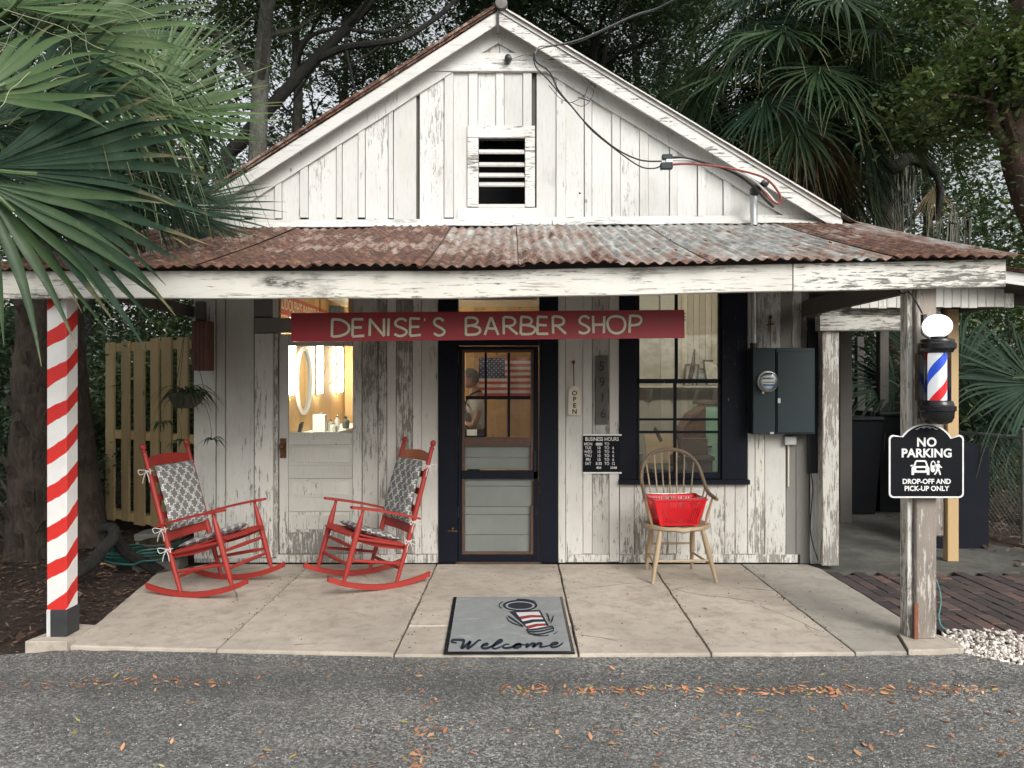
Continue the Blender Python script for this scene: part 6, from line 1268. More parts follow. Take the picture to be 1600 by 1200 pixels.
for s in (-1, 1): mb.add([(hc.x+.01+.014*math.cos(a*.785)-.0, hc.y+s*(.074+.012*(k)), hc.z-.005+.028*math.sin(a*.785)) for k in (0, 1) for a in range(8)], [tuple(range(8)), tuple(range(15, 7, -1))]+[(a, (a+1) % 8, 8+(a+1) % 8, 8+a) for a in range(8)])
mb.build('head', skin_m, pr_, True, True)
mb = MB(); vs = []
for j in range(8):
    ph = math.pi*.5*j/7; z = .132*math.cos(ph)
    for i in range(n):
        a = 2*math.pi*i/n; c, s = math.cos(a), math.sin(a); r = math.sin(ph)**.8; lo = z-(.05 if c > .1 and j == 7 else 0); lo += .065 if (c < -.55 and j > 5) else 0
        vs.append((hc.x+.004+.108*r*c+random.uniform(-.003, .003), hc.y+.088*r*s, hc.z+lo+random.uniform(-.003, .003)))
mb.add(vs, [(j*n+i, j*n+(i+1) % n, (j+1)*n+(i+1) % n, (j+1)*n+i) for j in range(7) for i in range(n)]); mb.build('hair', hair, pr_, True, True)
mb = MB()
for s in (-1, 1): mb.tube([(hc.x-.100+.004*0, hc.y+s*.032+.020*math.cos(a*.628), hc.z+.018+.017*math.sin(a*.628)) for a in range(11)], .0025, 5, False); mb.tube([(hc.x-.098, hc.y+s*.052, hc.z+.02), (hc.x+.01, hc.y+s*.084, hc.z+.02)], .0025, 5)
mb.build('glasses', M['black_plastic'], pr_, True, True)
for s in (-1, 1):      # hands: palm and five curled fingers, holding each other
    w_ = Vector(V_[9] if s > 0 else V_[13]); mb = MB(); ctr = w_+Vector((-.045, -.02*s, -.005)); mb.tube([w_, w_+Vector((-.02, -.008*s, 0)), ctr, ctr+Vector((-.03, -.02*s, 0))], [.026, .032, .036, .030], 10)
    for f in range(4): b = ctr+Vector((-.028, -.016*s, .026-.017*f)); L_ = (.06, .07, .066, .052)[f]; mb.tube([b, b+Vector((-.4*L_, -.25*L_*s, 0)), b+Vector((-.55*L_, -.7*L_*s, -.004)), b+Vector((-.3*L_, -1.05*L_*s, -.008))], [.0095, .009, .0085, .007], 7)
    b = w_+Vector((-.03, -.01*s, .028)); mb.tube([b, b+Vector((-.025, -.012*s, .020)), b+Vector((-.05, -.03*s, .022))], [.012, .011, .008], 7); mb.build('hand', skin_m, pr_, True, True)
# ================================================================= PALMS
def frond(hub, axis, nrm, R, par, m, n=46, spread=R_(250), droop=.35, width=1.0, pet=None, cup=.12, tipdroop=.5, joined=.42, wob=1.0):
    hub = Vector(hub); a = Vector(axis).normalized(); nv = Vector(nrm); nv = (nv-a*nv.dot(a)).normalized(); s = a.cross(nv); seg = 8; vs = []; fs = []; tips = []
    dth = spread/(n-1)
    for j in range(n):
        th = -spread/2+dth*j; ct, st_ = math.cos(th), math.sin(th); d = (a*ct+s*st_+nv*cup*abs(st_)).normalized(); wv = (-a*st_+s*ct).normalized()
        Rj = R*(.62+.38*math.cos(th*.62))*random.uniform(.78, 1.08); td = tipdroop*random.uniform(.1, 2.2); side = random.gauss(0, .16*wob); tj = random.uniform(.72, 1.05); th += random.gauss(0, dth*.25*wob); ct, st_ = math.cos(th), math.sin(th); d = (a*ct+s*st_+nv*(cup*abs(st_)+random.gauss(0, .035*wob))).normalized(); wv = (-a*st_+s*ct+nv*random.gauss(0, .25)).normalized(); base = len(vs)
        for k in range(seg+1):
            t = k/seg; p = hub+d*Rj*t+wv*side*Rj*max(0, t-.5)**1.5-Vector((0, 0, 1))*R*(droop*t*t*.5+td*max(0, t-.52)**2*1.5)-nv*.05*R*math.sin(t*3)
            ww = Rj*t*math.tan(dth/2)*1.02 if t < joined else Rj*joined*math.tan(dth/2)*1.02*max(.03, 1-((t-joined)/(1-joined))**1.25)*width
            ww = max(ww, .0012); fl_ = nv*ww*(.55 if t < joined else .45)
            vs += [p-wv*ww, p-fl_, p+wv*ww]; tips += [t*tj]*3
        for k in range(seg):
            b = base+3*k; fs += [(b, b+1, b+4, b+3), (b+1, b+2, b+5, b+4)]
    o = mesh_np('frond', np.array([v[:] for v in vs]), np.array(fs), m, par); at = o.data.attributes.new('tip', 'FLOAT', 'POINT'); at.data.foreach_set('value', tips)
    if pet is not None:
        mb = MB(); p0 = Vector(pet); mid = p0.lerp(hub, .5)+Vector((0, 0, .06*(hub-p0).length)); pts = smooth_pts([p0, mid, hub, hub+a*R*.22-Vector((0, 0, 1))*R*.02], 4); mb.tube(pts, [.018]*4+[.014]*4+[.010]*(len(pts)-8), 6); mb.build('petiole', M['palm_light'] if m != M['palm_dead'] else m, o, True)
    return o
M['thread'] = plain('dry palm thread', (.30, .32, .20), .7)
def threads(par, centers, n, L, m):
    mb = MB()
    for c in centers:
        for _ in range(n):
            p = Vector(c)+Vector((random.uniform(-.5, .5), random.uniform(-.3, .3), random.uniform(-.2, .3))); d = Vector((random.uniform(-1, 1), random.uniform(-1, 1), random.uniform(-.6, .4))).normalized(); pts = [p]
            for k in range(6): d = (d+Vector((random.uniform(-.5, .5), random.uniform(-.5, .5), random.uniform(-.6, .3)))*.8).normalized(); pts.append(pts[-1]+d*L/6)
            mb.tube(smooth_pts(pts, 3), .0015, 3, False)
    o = mb.build('leaf_threads', m, par); o['kind'] = 'stuff'
def palm_trunk(par, base, top, r0, r1, boots=120):
    base, top = Vector(base), Vector(top); mb = MB(); n = 14; pts = [base.lerp(top, i/n)+Vector((random.uniform(-.01, .01), random.uniform(-.01, .01), 0)) for i in range(n+1)]
    mb.tube(pts, [r0+(r1-r0)*i/n+.012*math.sin(i*2.3) for i in range(n+1)], 14); mb.build('trunk', M['bark_palm'], par, True)
    mb = MB(); L = (top-base).length
    for k in range(boots):
        t = k/boots; a = k*2.399; c = base.lerp(top, t); r = r0+(r1-r0)*t; d = Vector((math.cos(a), math.sin(a), 0)); p = c+d*r*.8; q = p+d*random.uniform(.05, .12)+Vector((random.uniform(-.06, .06), random.uniform(-.06, .06), random.uniform(.12, .22)))
        mb.bar(p, q, .11, .035, up=d, w2=.05, h2=.02)
    o = mb.build('leaf_boots', M['bark_palm'], par); o['kind'] = 'stuff'
def auto_fronds(par, C, n, Lp, R, mats, azr=(0, 360), elr=(-45, 75), seed=1, tip=.5, nl=40, skip=None, droop=.3, face=0.0):
    r = random.Random(seed)
    for k in range(n):
        az = R_(azr[0]+(azr[1]-azr[0])*((k*.618034) % 1)); el = R_(elr[0]+(elr[1]-elr[0])*(k+.5)/n+r.uniform(-6, 6)); d = Vector((math.cos(az)*math.cos(el), math.sin(az)*math.cos(el), math.sin(el)))
        l = Lp*r.uniform(.8, 1.15); hub = Vector(C)+d*l-Vector((0, 0, 1))*l*.18*(1-math.sin(el)); ax = (d*1.0-Vector((0, 0, 1))*(.45 if el > .3 else .75)).normalized(); nrm = (Vector((0, 0, 1))+d*.5+Vector((r.uniform(-.35, .35), r.uniform(-.35, .35), 0)))
        if face: ax = (d*(.75-face*.35)-Vector((0, 0, 1))*(.25+.6*face)+Vector((r.uniform(-.4, .4), r.uniform(-.4, .4), 0))).normalized(); nrm = d*1.0+Vector((r.uniform(-.4, .4), r.uniform(-.4, .1), .75))
        if skip and skip(hub): continue
        frond(hub, ax, nrm, R*r.uniform(.85, 1.1), par, M[r.choice(mats)], nl, R_(r.uniform(190, 270)), droop, 1, C, tipdroop=tip)
toc = Vector((0, -1, .15))
def ivec(deg, back=0): return Vector((math.cos(R_(deg)), back, math.sin(R_(deg))))
pA = thing('palm_tree', 'big fan palm leaning in at the left edge, its fronds over the porch roof', 'palm tree', (-3.75, 4.35, -.05))
C1 = Vector((-3.72, 4.30, 2.95)); palm_trunk(pA, (-3.75, 4.35, -.05), C1, .19, .17, 70)
def fr1(px, py, Y, deg, R, m='palm', spread=150, n=34, tip=.35, back=.15, nr=(0, -1, .35), droop=.12, pet=None, width=1.0, joined=.42):
    frond(P(px, py, Y), ivec(deg, back), Vector(nr), R, pA, M[m], n, R_(spread), droop, width, pet if pet is not None else C1, cup=.1, tipdroop=tip, wob=.5, joined=joined)
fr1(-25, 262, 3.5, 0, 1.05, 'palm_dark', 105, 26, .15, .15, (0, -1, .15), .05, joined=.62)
fr1(-30, 285, 3.42, -38, .84, 'palm', 75, 9, .2, .05, (0, -1, .3), .08)
fr1(212, 172, 4.5, 32, .90, 'palm_light', 105, 26, .10, .35, (-.1, -1, .35), .03, joined=.55)
fr1(205, 150, 4.7, 62, .95, 'palm_light', 100, 22, .12, .3, (-.4, -1, .2), .05)
fr1(215, 178, 4.55, 4, .85, 'palm', 80, 20, 1.3, .2, (.1, -.9, .7), .1)
fr1(120, 120, 4.1, -2, .95, 'palm_light', 120, 24, 1.5, .25, (.1, -.8, .9), .1)
fr1(60, 130, 3.95, 20, .85, 'palm', 120, 24, 1.3, .25, (.1, -.8, .9), .1)
fr1(60, 50, 4.0, 55, .95, 'palm_light', 160, 36, .2, .3, (.2, -1, .3), .06, joined=.55)
fr1(20, 10, 3.8, 85, .85, 'palm_light', 190, 36, .2, .2, (0, -1, .3), .06)
fr1(-40, 150, 3.5, 30, .70, 'palm_light', 70, 8, .3, .1, (0, -1, .2), .1)
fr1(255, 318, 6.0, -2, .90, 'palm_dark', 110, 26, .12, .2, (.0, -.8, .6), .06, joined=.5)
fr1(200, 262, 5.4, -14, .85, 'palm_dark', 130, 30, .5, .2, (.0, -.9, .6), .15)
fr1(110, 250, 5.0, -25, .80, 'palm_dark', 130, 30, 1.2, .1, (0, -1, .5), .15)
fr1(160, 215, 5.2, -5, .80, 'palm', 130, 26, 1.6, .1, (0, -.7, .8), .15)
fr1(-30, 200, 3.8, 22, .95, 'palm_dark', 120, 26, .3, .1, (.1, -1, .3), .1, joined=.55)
fr1(150, 40, 5.0, 15, .95, 'palm', 150, 34, .8, .3, (0, -1, .5), .15)
auto_fronds(pA, C1+Vector((-.1, .4, .25)), 9, .75, .95, ['palm', 'palm_dark'], (10, 170), (0, 70), 3, .6, 34, skip=lambda h: h.y < 4.3 or h.x > -2.5)
for k in range(3, 6): # hanging dry fronds below the crown
    a = R_(20+k*40); frond(C1+Vector((.35*math.cos(a), .35*math.sin(a), -.35)), Vector((.25*math.cos(a), .25*math.sin(a), -1)), Vector((math.cos(a), math.sin(a), .2)), .95, pA, M['palm_dead'], 26, R_(90), .1, .8, C1, tipdroop=.2)
threads(pA, [P(150, 100, 4.2), P(90, 150, 3.9), P(200, 220, 4.6), P(120, 260, 4.3), P(60, 80, 3.8), P(180, 60, 4.3)], 16, .5, M['thread'])
pB = thing('palm_tree', 'second fan palm behind the big one, hanging over the left end of the roof', 'palm tree', (-4.55, 7.0, -.05))
C2 = Vector((-4.35, 6.9, 3.9)); palm_trunk(pB, (-4.55, 7.0, -.05), C2, .20, .17, 80); auto_fronds(pB, C2, 17, .95, 1.0, ['palm', 'palm_dark', 'palm_dark'], (0, 360), (-20, 75), 9, .6, 34)
pC = thing('palm_tree', 'tall dark cabbage palm rising behind the right slope of the roof', 'palm tree', (4.05, 10.6, -.05))
C3 = Vector((3.95, 10.6, 5.85)); palm_trunk(pC, (4.15, 10.6, -.05), C3, .30, .27, 150)
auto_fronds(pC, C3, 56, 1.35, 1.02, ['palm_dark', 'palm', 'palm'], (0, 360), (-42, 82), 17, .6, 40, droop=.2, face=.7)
for k in range(14): a = R_(k*26); frond(C3+Vector((.6*math.cos(a), .6*math.sin(a), -.75)), Vector((.35*math.cos(a), .35*math.sin(a), -1)), Vector((math.cos(a), math.sin(a), .2)), 1.0, pC, M['palm_dead'], 24, R_(100), .1, .8, C3, tipdroop=.3)
pE = thing('palm_tree', 'smaller fan palm crown right of the tall cabbage palm at the top edge', 'palm tree', (6.3, 12.2, -.05))
C4 = Vector((6.1, 12.2, 6.6)); palm_trunk(pE, (6.3, 12.2, -.05), C4, .22, .2, 90); auto_fronds(pE, C4, 34, 1.2, 1.0, ['palm_dark', 'palm', 'palm'], (0, 360), (-40, 82), 23, .6, 36, droop=.2, face=.7)
pD = thing('palmetto', 'low palmetto with wide fans beyond the shed at the right edge', 'palmetto', (5.6, 8.6, -.05))
for (px, py, Y, deg, R, m) in ((1500, 575, 8.4, 8, 1.3, 'palm_dark'), (1475, 600, 8.8, -30, 1.2, 'palm_dark'), (1560, 640, 8.2, -60, 1.1, 'palm_dark'), (1620, 600, 8.0, 160, 1.2, 'palm_dark'), (1590, 700, 8.5, 120, 1.0, 'palm_dark'), (1400, 600, 9.5, 170, 1.0, 'palm_dark'), (1440, 560, 9.6, 60, 1.0, 'palm_dark')):
    frond(P(px, py, Y), ivec(deg, .1), Vector((0, -1, .5)), R, pD, M[m], 36, R_(170), .15, 1, (5.6, 8.8, .3), tipdroop=.5)
for k, (x, y, rz, lab) in enumerate(((-4.75, 6.1, .3, 'dry grey palm frond lying on the mulch left of the striped post'), (-3.9, 5.0, 2.4, 'dry palm frond lying by the foot of the striped post'))):
    ff = thing('fallen_frond', lab, 'palm frond', (x, y, 0), group='dry fronds fallen on the mulch'); frond((x, y, .05), (math.cos(rz), math.sin(rz), .06), (0, 0, 1), .62, ff, M['palm_dead'], 20, R_(80), .05, .8, (x-.7*math.cos(rz), y-.7*math.sin(rz), .02), cup=.25, tipdroop=.02)
# ================================================================= TREES
def leaf_tpl(w=.42): return [(0, 0, 0), (w/2, .5, .07), (0, 1, -.02), (-w/2, .5, .07)], [(0, 1, 2), (0, 2, 3)]
def crown(par, pts, rads, n, size, m, name='crown', flat=.75, clumps=True, stuff=True, w=.45):
    """leaves gathered in many small sprays inside the given balls"""
    pts = np.array([list(p) for p in pts]); rads = np.array(rads); wgt = rads**2.2; wgt /= wgt.sum(); per = 22; nc = max(1, n//per)
    idx = rng.choice(len(pts), nc, p=wgt); d = rng.normal(size=(nc, 3)); d /= np.linalg.norm(d, axis=1)[:, None]; rr = rng.uniform(0, 1, nc)**.45
    c = pts[idx]+d*(rr*rads[idx])[:, None]*np.array([1, 1, flat]); q = np.repeat(c, per, 0)+rng.normal(size=(nc*per, 3))*size*1.9*np.array([1, 1, .6])
    rk_ = np.where(q[:, 0] < AP[0], AP[1]-(AP[0]-q[:, 0])*SL, AP[1]-(q[:, 0]-AP[0])*SR)
    keep = ~((np.abs(q[:, 0]) < 3.05) & (q[:, 1] > 6.1) & (q[:, 1] < 12.6) & (q[:, 2] < rk_+.15)) & ~((q[:, 0] > 2.5) & (q[:, 0] < 4.5) & (q[:, 1] > 6) & (q[:, 1] < 11) & (q[:, 2] < 2.6)); q = q[keep]
    tv, tf = leaf_tpl(w); rot = rand_rot(len(q), 1.15); sc = size*rng.uniform(.6, 1.25, len(q))
    return scatter(name, tv, tf, q, rot, sc, m, par)
def limbs(mb, p, d, L, r, depth, tips, curl=.35, kids=(2, 3)):
    p = Vector(p); d = Vector(d).normalized(); pts = [p]; k = 5; d2 = d.copy()
    for i in range(k): d2 = (d2+Vector((random.gauss(0, curl*.4), random.gauss(0, curl*.4), random.gauss(.05, curl*.25)))).normalized(); pts.append(pts[-1]+d2*L/k)
    rs = [r*(1-.45*i/k) for i in range(k+1)]; mb.tube(pts, rs, 7 if r > .03 else 5)
    if depth == 0: tips.append(pts[-1]); tips.append(pts[-3]); return
    for c in range(random.randint(*kids)):
        i = random.choice([3, 4, 5]); nd = (d2+Vector((random.gauss(0, .65), random.gauss(0, .65), random.gauss(.1, .4)))).normalized(); limbs(mb, pts[i], nd, L*random.uniform(.55, .8), rs[i]*.62, depth-1, tips, curl)
def tree(name, label, cat, trunk, r0, r1, m_b, m_l, nleaf, size, crad, limb_at=(.4, .6, .8, 1.0), L=1.8, depth=2, extra=(), group=None, w=.45):
    t = thing(name, label, cat, trunk[0], group=group); pts = smooth_pts(trunk, 5); n = len(pts); mb = MB(); mb.tube(pts, [r0+(r1-r0)*i/(n-1) for i in range(n)], 12); mb.build('trunk', M[m_b], t, True)
    mb = MB(); tips = []
    for f in limb_at:
        p = pts[min(n-1, int(f*(n-1)))]
        for _ in range(2): a = random.uniform(0, 6.283); limbs(mb, p, (math.cos(a), math.sin(a), .55), L*random.uniform(.7, 1.1), (r0+(r1-r0)*f)*.5, depth, tips)
    o = mb.build('limbs', M[m_b], t, True); o['kind'] = 'stuff'
    cs = [Vector(q) for q in tips]+[Vector(e[0]) for e in extra]; rs = [crad*random.uniform(.6, 1.25) for _ in tips]+[e[1] for e in extra]
    if nleaf: c = crown(t, cs, rs, nleaf, size, M[m_l], w=w)
    return t
tr = lambda *q: [P(*a) for a in q]
# left rear trees (trunks traced at their own distance)
tree('oak_tree', 'grey barked tree with an upright trunk left of the gable', 'tree', [Vector((-4.1, 12.0, -.05))]+tr((402, 330, 12.0), (404, 200, 12.0), (410, 90, 12.1), (418, 0, 12.2), (430, -160, 12.4)), .17, .09, 'bark_grey', 'leaf_mid', 45000, .085, .85, (.55, .7, .85, 1.0), 1.9)
t1 = tree('leaning_tree', 'dark leaning tree whose limbs cross behind the left roof slope', 'tree', [Vector((-5.6, 12.8, -.05))]+tr((345, 300, 12.8), (378, 220, 12.7), (425, 165, 12.6), (490, 95, 12.6), (530, 55, 12.6), (575, 5, 12.7), (620, -60, 12.8)), .13, .06, 'bark_dark', 'leaf_dark', 34000, .08, .75, (.75, .9, 1.0), 1.6)
mb = MB()
for q, r in ((((490, 95, 12.6), (540, 74, 12.5), (600, 66, 12.4), (640, 55, 12.4), (700, 12, 12.5), (740, -40, 12.6)), .075), (((455, 130, 12.6), (470, 70, 12.6), (520, 45, 12.6), (600, 50, 12.7), (650, 20, 12.8)), .05), (((540, 74, 12.5), (548, 110, 12.5), (556, 152, 12.6)), .03), (((505, 85, 12.6), (475, 130, 12.7), (450, 170, 12.8)), .03), (((600, 66, 12.4), (560, 95, 12.5), (500, 120, 12.6)), .03)):
    pp = smooth_pts(tr(*q), 4); mb.tube(pp, [r*(1-.55*i/(len(pp)-1)) for i in range(len(pp))], 8)
o = mb.build('bough', M['bark_dark'], t1, True)
tree('slender_tree', 'slender grey tree between the palm fronds and the gable', 'tree', [Vector((-4.2, 14.5, -.05))]+tr((462, 280, 14.5), (466, 150, 14.5), (462, 40, 14.6), (470, -80, 14.8)), .12, .06, 'bark_grey', 'leaf_mid', 26000, .085, .85, (.6, .8, 1.0), 1.8)
for k, (x, y, h, r, m_l, nl, lab) in enumerate((
    (-1.6, 17.0, 10.5, 1.05, 'leaf_dark', 42000, 'dark tree directly behind the ridge, left of the peak'),
    (1.7, 15.2, 10.2, 1.15, 'leaf_dark', 80000, 'dense dark tree behind the right slope, next to the peak'),
    (3.6, 17.5, 11.5, 1.2, 'leaf_dark', 60000, 'tall dark tree filling the gap behind the cabbage palm'),
    (-7.6, 13.0, 9.0, 1.1, 'leaf_mid', 30000, 'leafy tree rising behind the big left palm'),
    (7.6, 15.0, 9.5, 1.1, 'leaf_dark', 45000, 'moss hung tree right of the cabbage palm'),
    (-4.4, 19.5, 11.0, 1.2, 'leaf_dark', 22000, 'far dark tree seen through the leaning limbs'))):
    tree('broadleaf_tree', lab, 'tree', [Vector((x, y, -.05)), Vector((x+.1, y, h*.35)), Vector((x-.15, y+.1, h*.65)), Vector((x, y, h*.85))], .19, .08, 'bark_dark', m_l, nl, .105, r, (.38, .5, .62, .74, .88, 1.0), 2.2, group='broadleaf trees behind the shop')
t2 = tree('sweetgum_tree', 'brighter leafed tree with a brown leaning trunk at the right edge', 'tree', [Vector((6.4, 8.4, -.05))]+tr((1640, 420, 8.4), (1606, 300, 8.4), (1588, 235, 8.3), (1592, 150, 8.3), (1600, 60, 8.3), (1590, -60, 8.4)), .20, .12, 'bark_brown', 'leaf_bright', 17000, .09, .45, (.5, .65, .8, 1.0), .75, 2, extra=[(P(1550, 200, 8.0), .55), (P(1580, 80, 8.0), .6), (P(1560, 330, 8.5), .5), (P(1600, 420, 8.6), .5)], w=.6)
t3 = thing('curved_bough', 'dark arching dead bough hanging right of the cabbage palm', 'bough', P(1470, 330, 10.8)); mb = MB(); mb.tube(smooth_pts(tr((1290, 240, 10.8), (1340, 215, 10.8), (1390, 262, 10.8), (1420, 248, 10.8), (1455, 262, 10.8), (1470, 300, 10.8), (1462, 345, 10.9)), 5), [.06]*10+[.09]*12+[.05]*9, 9); mb.build('bough_wood', M['bark_dark'], t3, True)
frond(P(1462, 290, 10.8), Vector((0, 0, -1)), Vector((0, -1, 0)), .6, t3, M['palm_dead'], 22, R_(90), .1, .8, None)
# spanish moss curtains
mb = MB()
for (px, py, Y, n, L) in ((1310, 235, 11.5, 60, 1.0), (1405, 250, 11.2, 60, 1.1), (1370, 260, 11.4, 40, .9), (1490, 330, 12, 40, 1.2), (1340, 300, 12, 40, .8)):
    for _ in range(n):
        p = P(px+random.gauss(0, 16), py+random.uniform(-10, 20), Y+random.uniform(-.3, .3)); l = L*random.uniform(.4, 1.1); pts = [p+Vector((random.gauss(0, .012), random.gauss(0, .012), -l*k/5)) for k in range(6)]; mb.tube(pts, [.012, .016, .014, .011, .008, .003], 3, False)
tag(mb.build('hanging_moss', M['moss'], None), 'curtains of grey Spanish moss right of the cabbage palm', 'moss', kind='stuff')
# shrubs
def shrub(label, c, r, n, size, m, group='shrubs and saplings round the shop', name='shrub', w=.5):
    t = thing(name, label, 'shrub', (c[0], c[1], -.05), group=group); mb = MB(); tips = []
    for _ in range(5): a = random.uniform(0, 6.283); limbs(mb, (c[0]+.1*math.cos(a), c[1]+.1*math.sin(a), -.05), (.5*math.cos(a), .5*math.sin(a), 1), c[2]*1.0, .025, 1, tips)
    o = mb.build('stems', M['bark_dark'], t, True); o['kind'] = 'stuff'
    cs = []; rs = []
    for _ in range(9): cs.append(Vector((c[0]+random.gauss(0, r*.5), c[1]+random.gauss(0, r*.4), max(.15, random.uniform(.15, 1)*c[2]*1.25)))); rs.append(r*random.uniform(.3, .62))
    crown(t, cs, rs, n, size, M[m], 'foliage', w=w); return t
for c, r, n, s, m, lab in (
    ((-4.4, 9.6, 1.9), 1.25, 9000, .085, 'leaf_mid', 'bright leafed shrub just above the pallet gate'), ((-3.9, 11.5, 1.8), .7, 6000, .08, 'leaf_mid', 'shrub between the pallet gate and the building corner'),
    ((-5.9, 9.0, 1.8), 1.1, 7000, .085, 'leaf_dark', 'dark shrub directly behind the striped post'), ((-7.2, 9.2, 2.0), 1.3, 8000, .09, 'leaf_dark', 'dark shrub at the left edge below the palm'),
    ((-6.3, 7.2, 1.0), .8, 4500, .075, 'leaf_dark', 'low dark shrub left of the striped post'), ((-5.2, 8.2, .9), .7, 4000, .06, 'leaf_dark', 'low shrub with small leaves right of the striped post'),
    ((-9.2, 11.5, 2.6), 1.8, 8000, .1, 'leaf_dark', 'tall shrub farthest left beyond the palms'), ((-6.0, 12.0, 3.0), 1.8, 9000, .09, 'leaf_dark', 'tall shrub behind the second palm'),
    ((5.6, 12.6, 2.2), 1.6, 9000, .09, 'leaf_dark', 'dark shrub behind the side shed roof'), ((7.2, 11.4, 2.4), 1.6, 9000, .09, 'leaf_mid', 'leafy shrub at the right edge behind the fence'),
    ((3.6, 13.2, 1.8), 1.4, 6000, .08, 'leaf_mid', 'shrub seen through the open shed'), ((5.0, 13.6, 3.6), 1.8, 8000, .09, 'leaf_dark', 'tall shrub below the cabbage palm'),
    ((8.8, 13.8, 3.5), 2.0, 9000, .1, 'leaf_dark', 'tall dark shrub farthest right'), ((6.4, 10.0, 1.0), .8, 3500, .08, 'leaf_bright', 'low yellowish shrub beyond the chain link fence')):
    shrub(lab, c, r, n, s, m)
ut = thing('dead_palm', 'old palm trunk with fibrous bark standing behind the striped post', 'trunk', P(135, 800, 7.4)); palm_trunk(ut, (-4.3, 7.6, -.05), (-4.55, 7.7, 2.7), .17, .15, 0) if False else None
mb = MB(); mb.tube([(-4.32, 7.55, -.05), (-4.42, 7.6, .8), (-4.5, 7.6, 1.7), (-4.55, 7.62, 2.6)], [.22, .16, .14, .12], 12); mb.build('trunk', M['bark_palm'], ut, True)
# far woodland mass
F = []; Fr = []
for k in range(330):
    a = random.uniform(-50, 50); d = random.uniform(21, 33); F.append((d*math.sin(R_(a)), d*math.cos(R_(a)), random.uniform(.3, (9 if k % 3 else 17) if not -22 < a < -3 else (6.5 if k % 5 else 12)))); Fr.append(random.uniform(1.5, 2.6))
fw = crown(None, F, Fr, 190000, .26, M['leaf_dark'], 'far_woods', .8); tag(fw, 'dark far woodland closing the view behind everything', 'woodland', kind='stuff')
F = []; Fr = []
for k in range(120):
    x = random.uniform(-40, 40); F.append((x, random.uniform(-24, -17), random.uniform(.5, 8.0))); Fr.append(random.uniform(1.6, 2.6))
tag(crown(None, F, Fr, 45000, .42, M['leaf_dark'], 'roadside_woods', .8), 'dark woodland across the road, behind the viewer', 'woodland', kind='stuff')
mb = MB()
for k in range(34):
    a = R_(random.uniform(-60, 60)); d = random.uniform(18, 30); x, y = d*math.sin(a), d*math.cos(a); mb.tube([(x, y, -.05), (x+random.uniform(-.3, .3), y, 5), (x+random.uniform(-.8, .8), y, 12)], [.16, .12, .05], 7)
tag(mb.build('far_trunks', M['bark_dark'], None, True), 'many thin trunks of the far woodland', 'woodland', kind='stuff')
# ================================================================= GROUND COVER
def inpoly(x, y, poly):
    r = False; n = len(poly)
    for i in range(n):
        x0, y0 = poly[i]; x1, y1 = poly[i-1]
        if (y0 > y) != (y1 > y) and x < (x1-x0)*(y-y0)/(y1-y0)+x0: r = not r
    return r
def sample(poly, n, power=0):
    xs = [p[0] for p in poly]; ys = [p[1] for p in poly]; out = []
    while len(out) < n:
        x, y = random.uniform(min(xs), max(xs)), random.uniform(min(ys), max(ys))
        if inpoly(x, y, poly): out.append((x, y))
    return out
chip = ([(0, 0, 0), (.5, .12, .05), (1, 0, 0), (.5, -.14, .02), (.5, 0, .16)], [(0, 1, 4), (1, 2, 4), (2, 3, 4), (3, 0, 4)])
lp_ = [(-7.5, 4.45), (-3.05, 4.50), (-2.98, 4.95), (-2.74, 4.98), (-3.02, 6.3), (-2.9, 6.62), (-2.9, 10), (-9, 10)]
xy = sample(lp_, 13000); pos = np.array([(x, y, -.052+random.uniform(0, .03)) for x, y in xy]); tag(scatter('wood_mulch', *chip, pos, rand_rot(len(pos), .5), rng.uniform(.025, .075, len(pos))[:, None]*np.array([1, .8, 1]), M['mulch']), 'brown wood chip mulch left of the porch', 'mulch', kind='stuff')
leaf = ([(0, 0, 0), (.35, .17, .05), (.75, .12, .03), (1, 0, .08), (.75, -.12, .04), (.35, -.17, .06)], [(0, 1, 5), (1, 2, 4), (1, 4, 5), (2, 3, 4)])
xy = sample(lp_, 900)+sample([(4.4, 6.5), (9, 6.5), (9, 12), (4.6, 12)], 2600); pos = np.array([(x, y, -.03+random.uniform(0, .02)) for x, y in xy]); tag(scatter('leaf_litter', *leaf, pos, rand_rot(len(pos), .5), rng.uniform(.05, .13, len(pos)), M['mulch']), 'dark leaf litter under the trees on both sides', 'leaf litter', kind='stuff')
pos = []
def gz(x, y): return 0.0 if (-2.9 < x < 2.66 and y > 4.45) else -.02
def addl(n, fn):
    for _ in range(n):
        x, y = fn(); pos.append((x, y, gz(x, y)+.002))
addl(320, lambda: ((random.uniform(780, 1560)-800)/FPX*3.92, 3.92+random.gauss(0, .035)))
addl(60, lambda: ((random.uniform(0, 360)-800)/FPX*4.0, 4.02+random.gauss(0, .04)))
addl(70, lambda: (-.47+random.gauss(0, .05)+.05, random.uniform(2.9, 3.8)))
addl(260, lambda: (random.uniform(-3.2, 3.2), 4.3-1.5*random.random()**1.0)); addl(90, lambda: (random.uniform(.2, 3.2), random.uniform(3.1, 3.7)))
addl(26, lambda: (random.uniform(-2.3, 2.4), random.uniform(4.6, 6.5))); addl(14, lambda: (random.uniform(2.7, 3.6), random.uniform(4.2, 4.6))); addl(300, lambda: (random.uniform(-6, 6), random.uniform(-4, 2.8)))
pos = np.array(pos); lf = scatter('fallen_leaves', *leaf, pos, rand_rot(len(pos), .35), rng.uniform(.014, .058, len(pos))[:, None]*np.array([1, 1.0, 1.1]), M['litter']); tag(lf, 'small orange brown leaves fallen in drifts over the asphalt', 'leaves', kind='stuff')
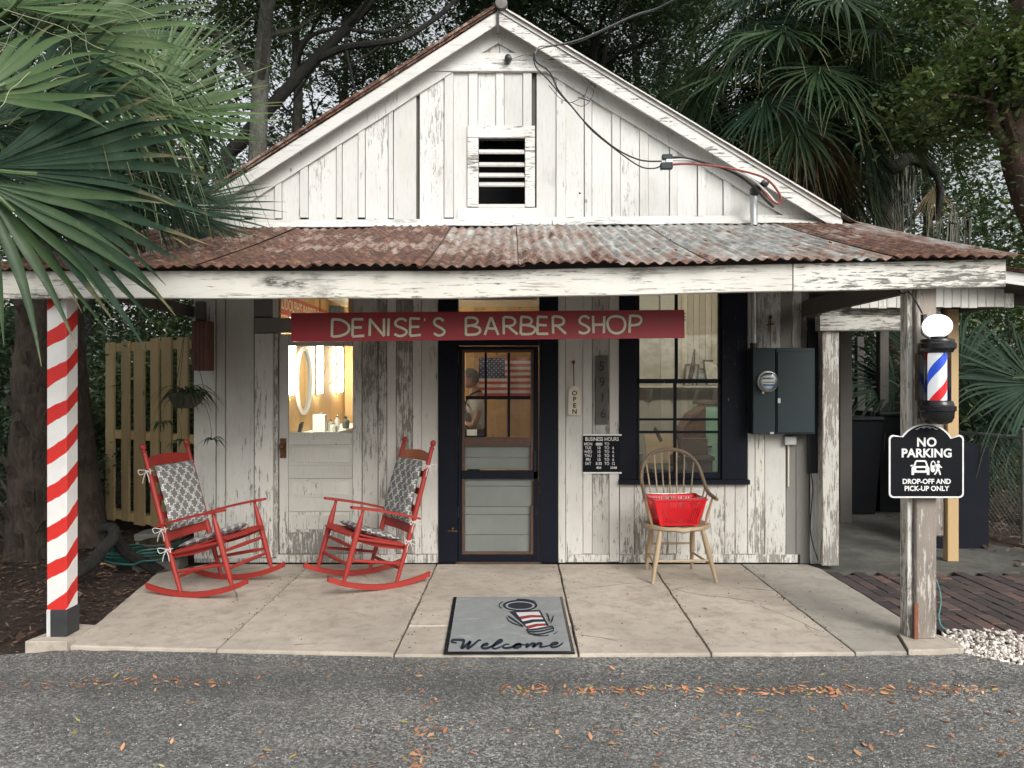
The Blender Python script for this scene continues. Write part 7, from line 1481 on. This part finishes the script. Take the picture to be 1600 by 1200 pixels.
# leaves caught on the porch roof
pos = []
for _ in range(60): x, y = random.uniform(.2, 2.9), random.uniform(4.5, 6.0); pos.append((x, y, pz(x, y)+.014))
tag(scatter('roof_leaves', *leaf, np.array(pos), rand_rot(len(pos), .4), rng.uniform(.03, .07, len(pos)), M['litter']), 'dry leaves caught on the corrugated porch roof', 'leaves', kind='stuff')
ico = bmesh.new(); bmesh.ops.create_icosphere(ico, subdivisions=1, radius=1); iv = np.array([v.co[:] for v in ico.verts]); itf = [[v.index for v in f.verts] for f in ico.faces]; ico.free()
octv = [(1, 0, 0), (0, 1, 0), (-1, 0, 0), (0, -1, 0), (0, 0, 1), (0, 0, -1)]; octf = [(0, 1, 4), (1, 2, 4), (2, 3, 4), (3, 0, 4), (1, 0, 5), (2, 1, 5), (3, 2, 5), (0, 3, 5)]
ys_ = 4.42-1.75*rng.uniform(0, 1, 26000)**.9; xs_ = rng.uniform(-.78, .78, 26000)*ys_*1.02; ok = ys_ < 4.39; ys_, xs_ = ys_[ok], xs_[ok]
pos = np.stack([xs_, ys_, np.full(len(xs_), -.0205)], -1); s_ = rng.uniform(.0015, .0042, len(pos)); s_[rng.uniform(size=len(pos)) < .03] *= 2.0
tag(scatter('loose_grit', octv, octf, pos, rand_rot(len(pos)), s_[:, None]*np.array([1.2, 1, .6]), M['grit']), 'fine loose grit lying over the asphalt', 'grit', kind='stuff')
gp_ = [(2.72, 4.42), (2.76, 4.78), (2.9, 4.86), (5.6, 4.9), (5.6, 3.95), (3.4, 4.06), (3.05, 4.22)]
xy = sample(gp_, 7500); pos = np.array([(x, y, -.035+random.random()**2*.035) for x, y in xy]); n_ = len(pos); V = iv[None]*(1+.25*rng.normal(size=(1, len(iv), 1))); tag(scatter('white_gravel', V[0], itf, pos, rand_rot(n_), rng.uniform(.007, .019, n_)[:, None]*np.array([1.25, .95, .6]), M['pebble']), 'white pebble gravel beside the grey post', 'gravel', kind='stuff')
pos = []
for _ in range(420): 
    x = random.choice([-1.79, -.68, .41, 1.22, 2.04])+random.gauss(0, .03); y = random.uniform(4.5, 6.5); pos.append((x, y, .001))
for _ in range(140): pos.append((random.uniform(-2.5, 2.5), random.uniform(4.5, 6.55), .001))
tag(scatter('porch_specks', octv, octf, np.array(pos), rand_rot(len(pos)), rng.uniform(.002, .006, len(pos))[:, None]*np.array([1.5, 1, .4]), M['mulch']), 'crumbs of bark and dirt scattered over the porch floor', 'debris', kind='stuff')
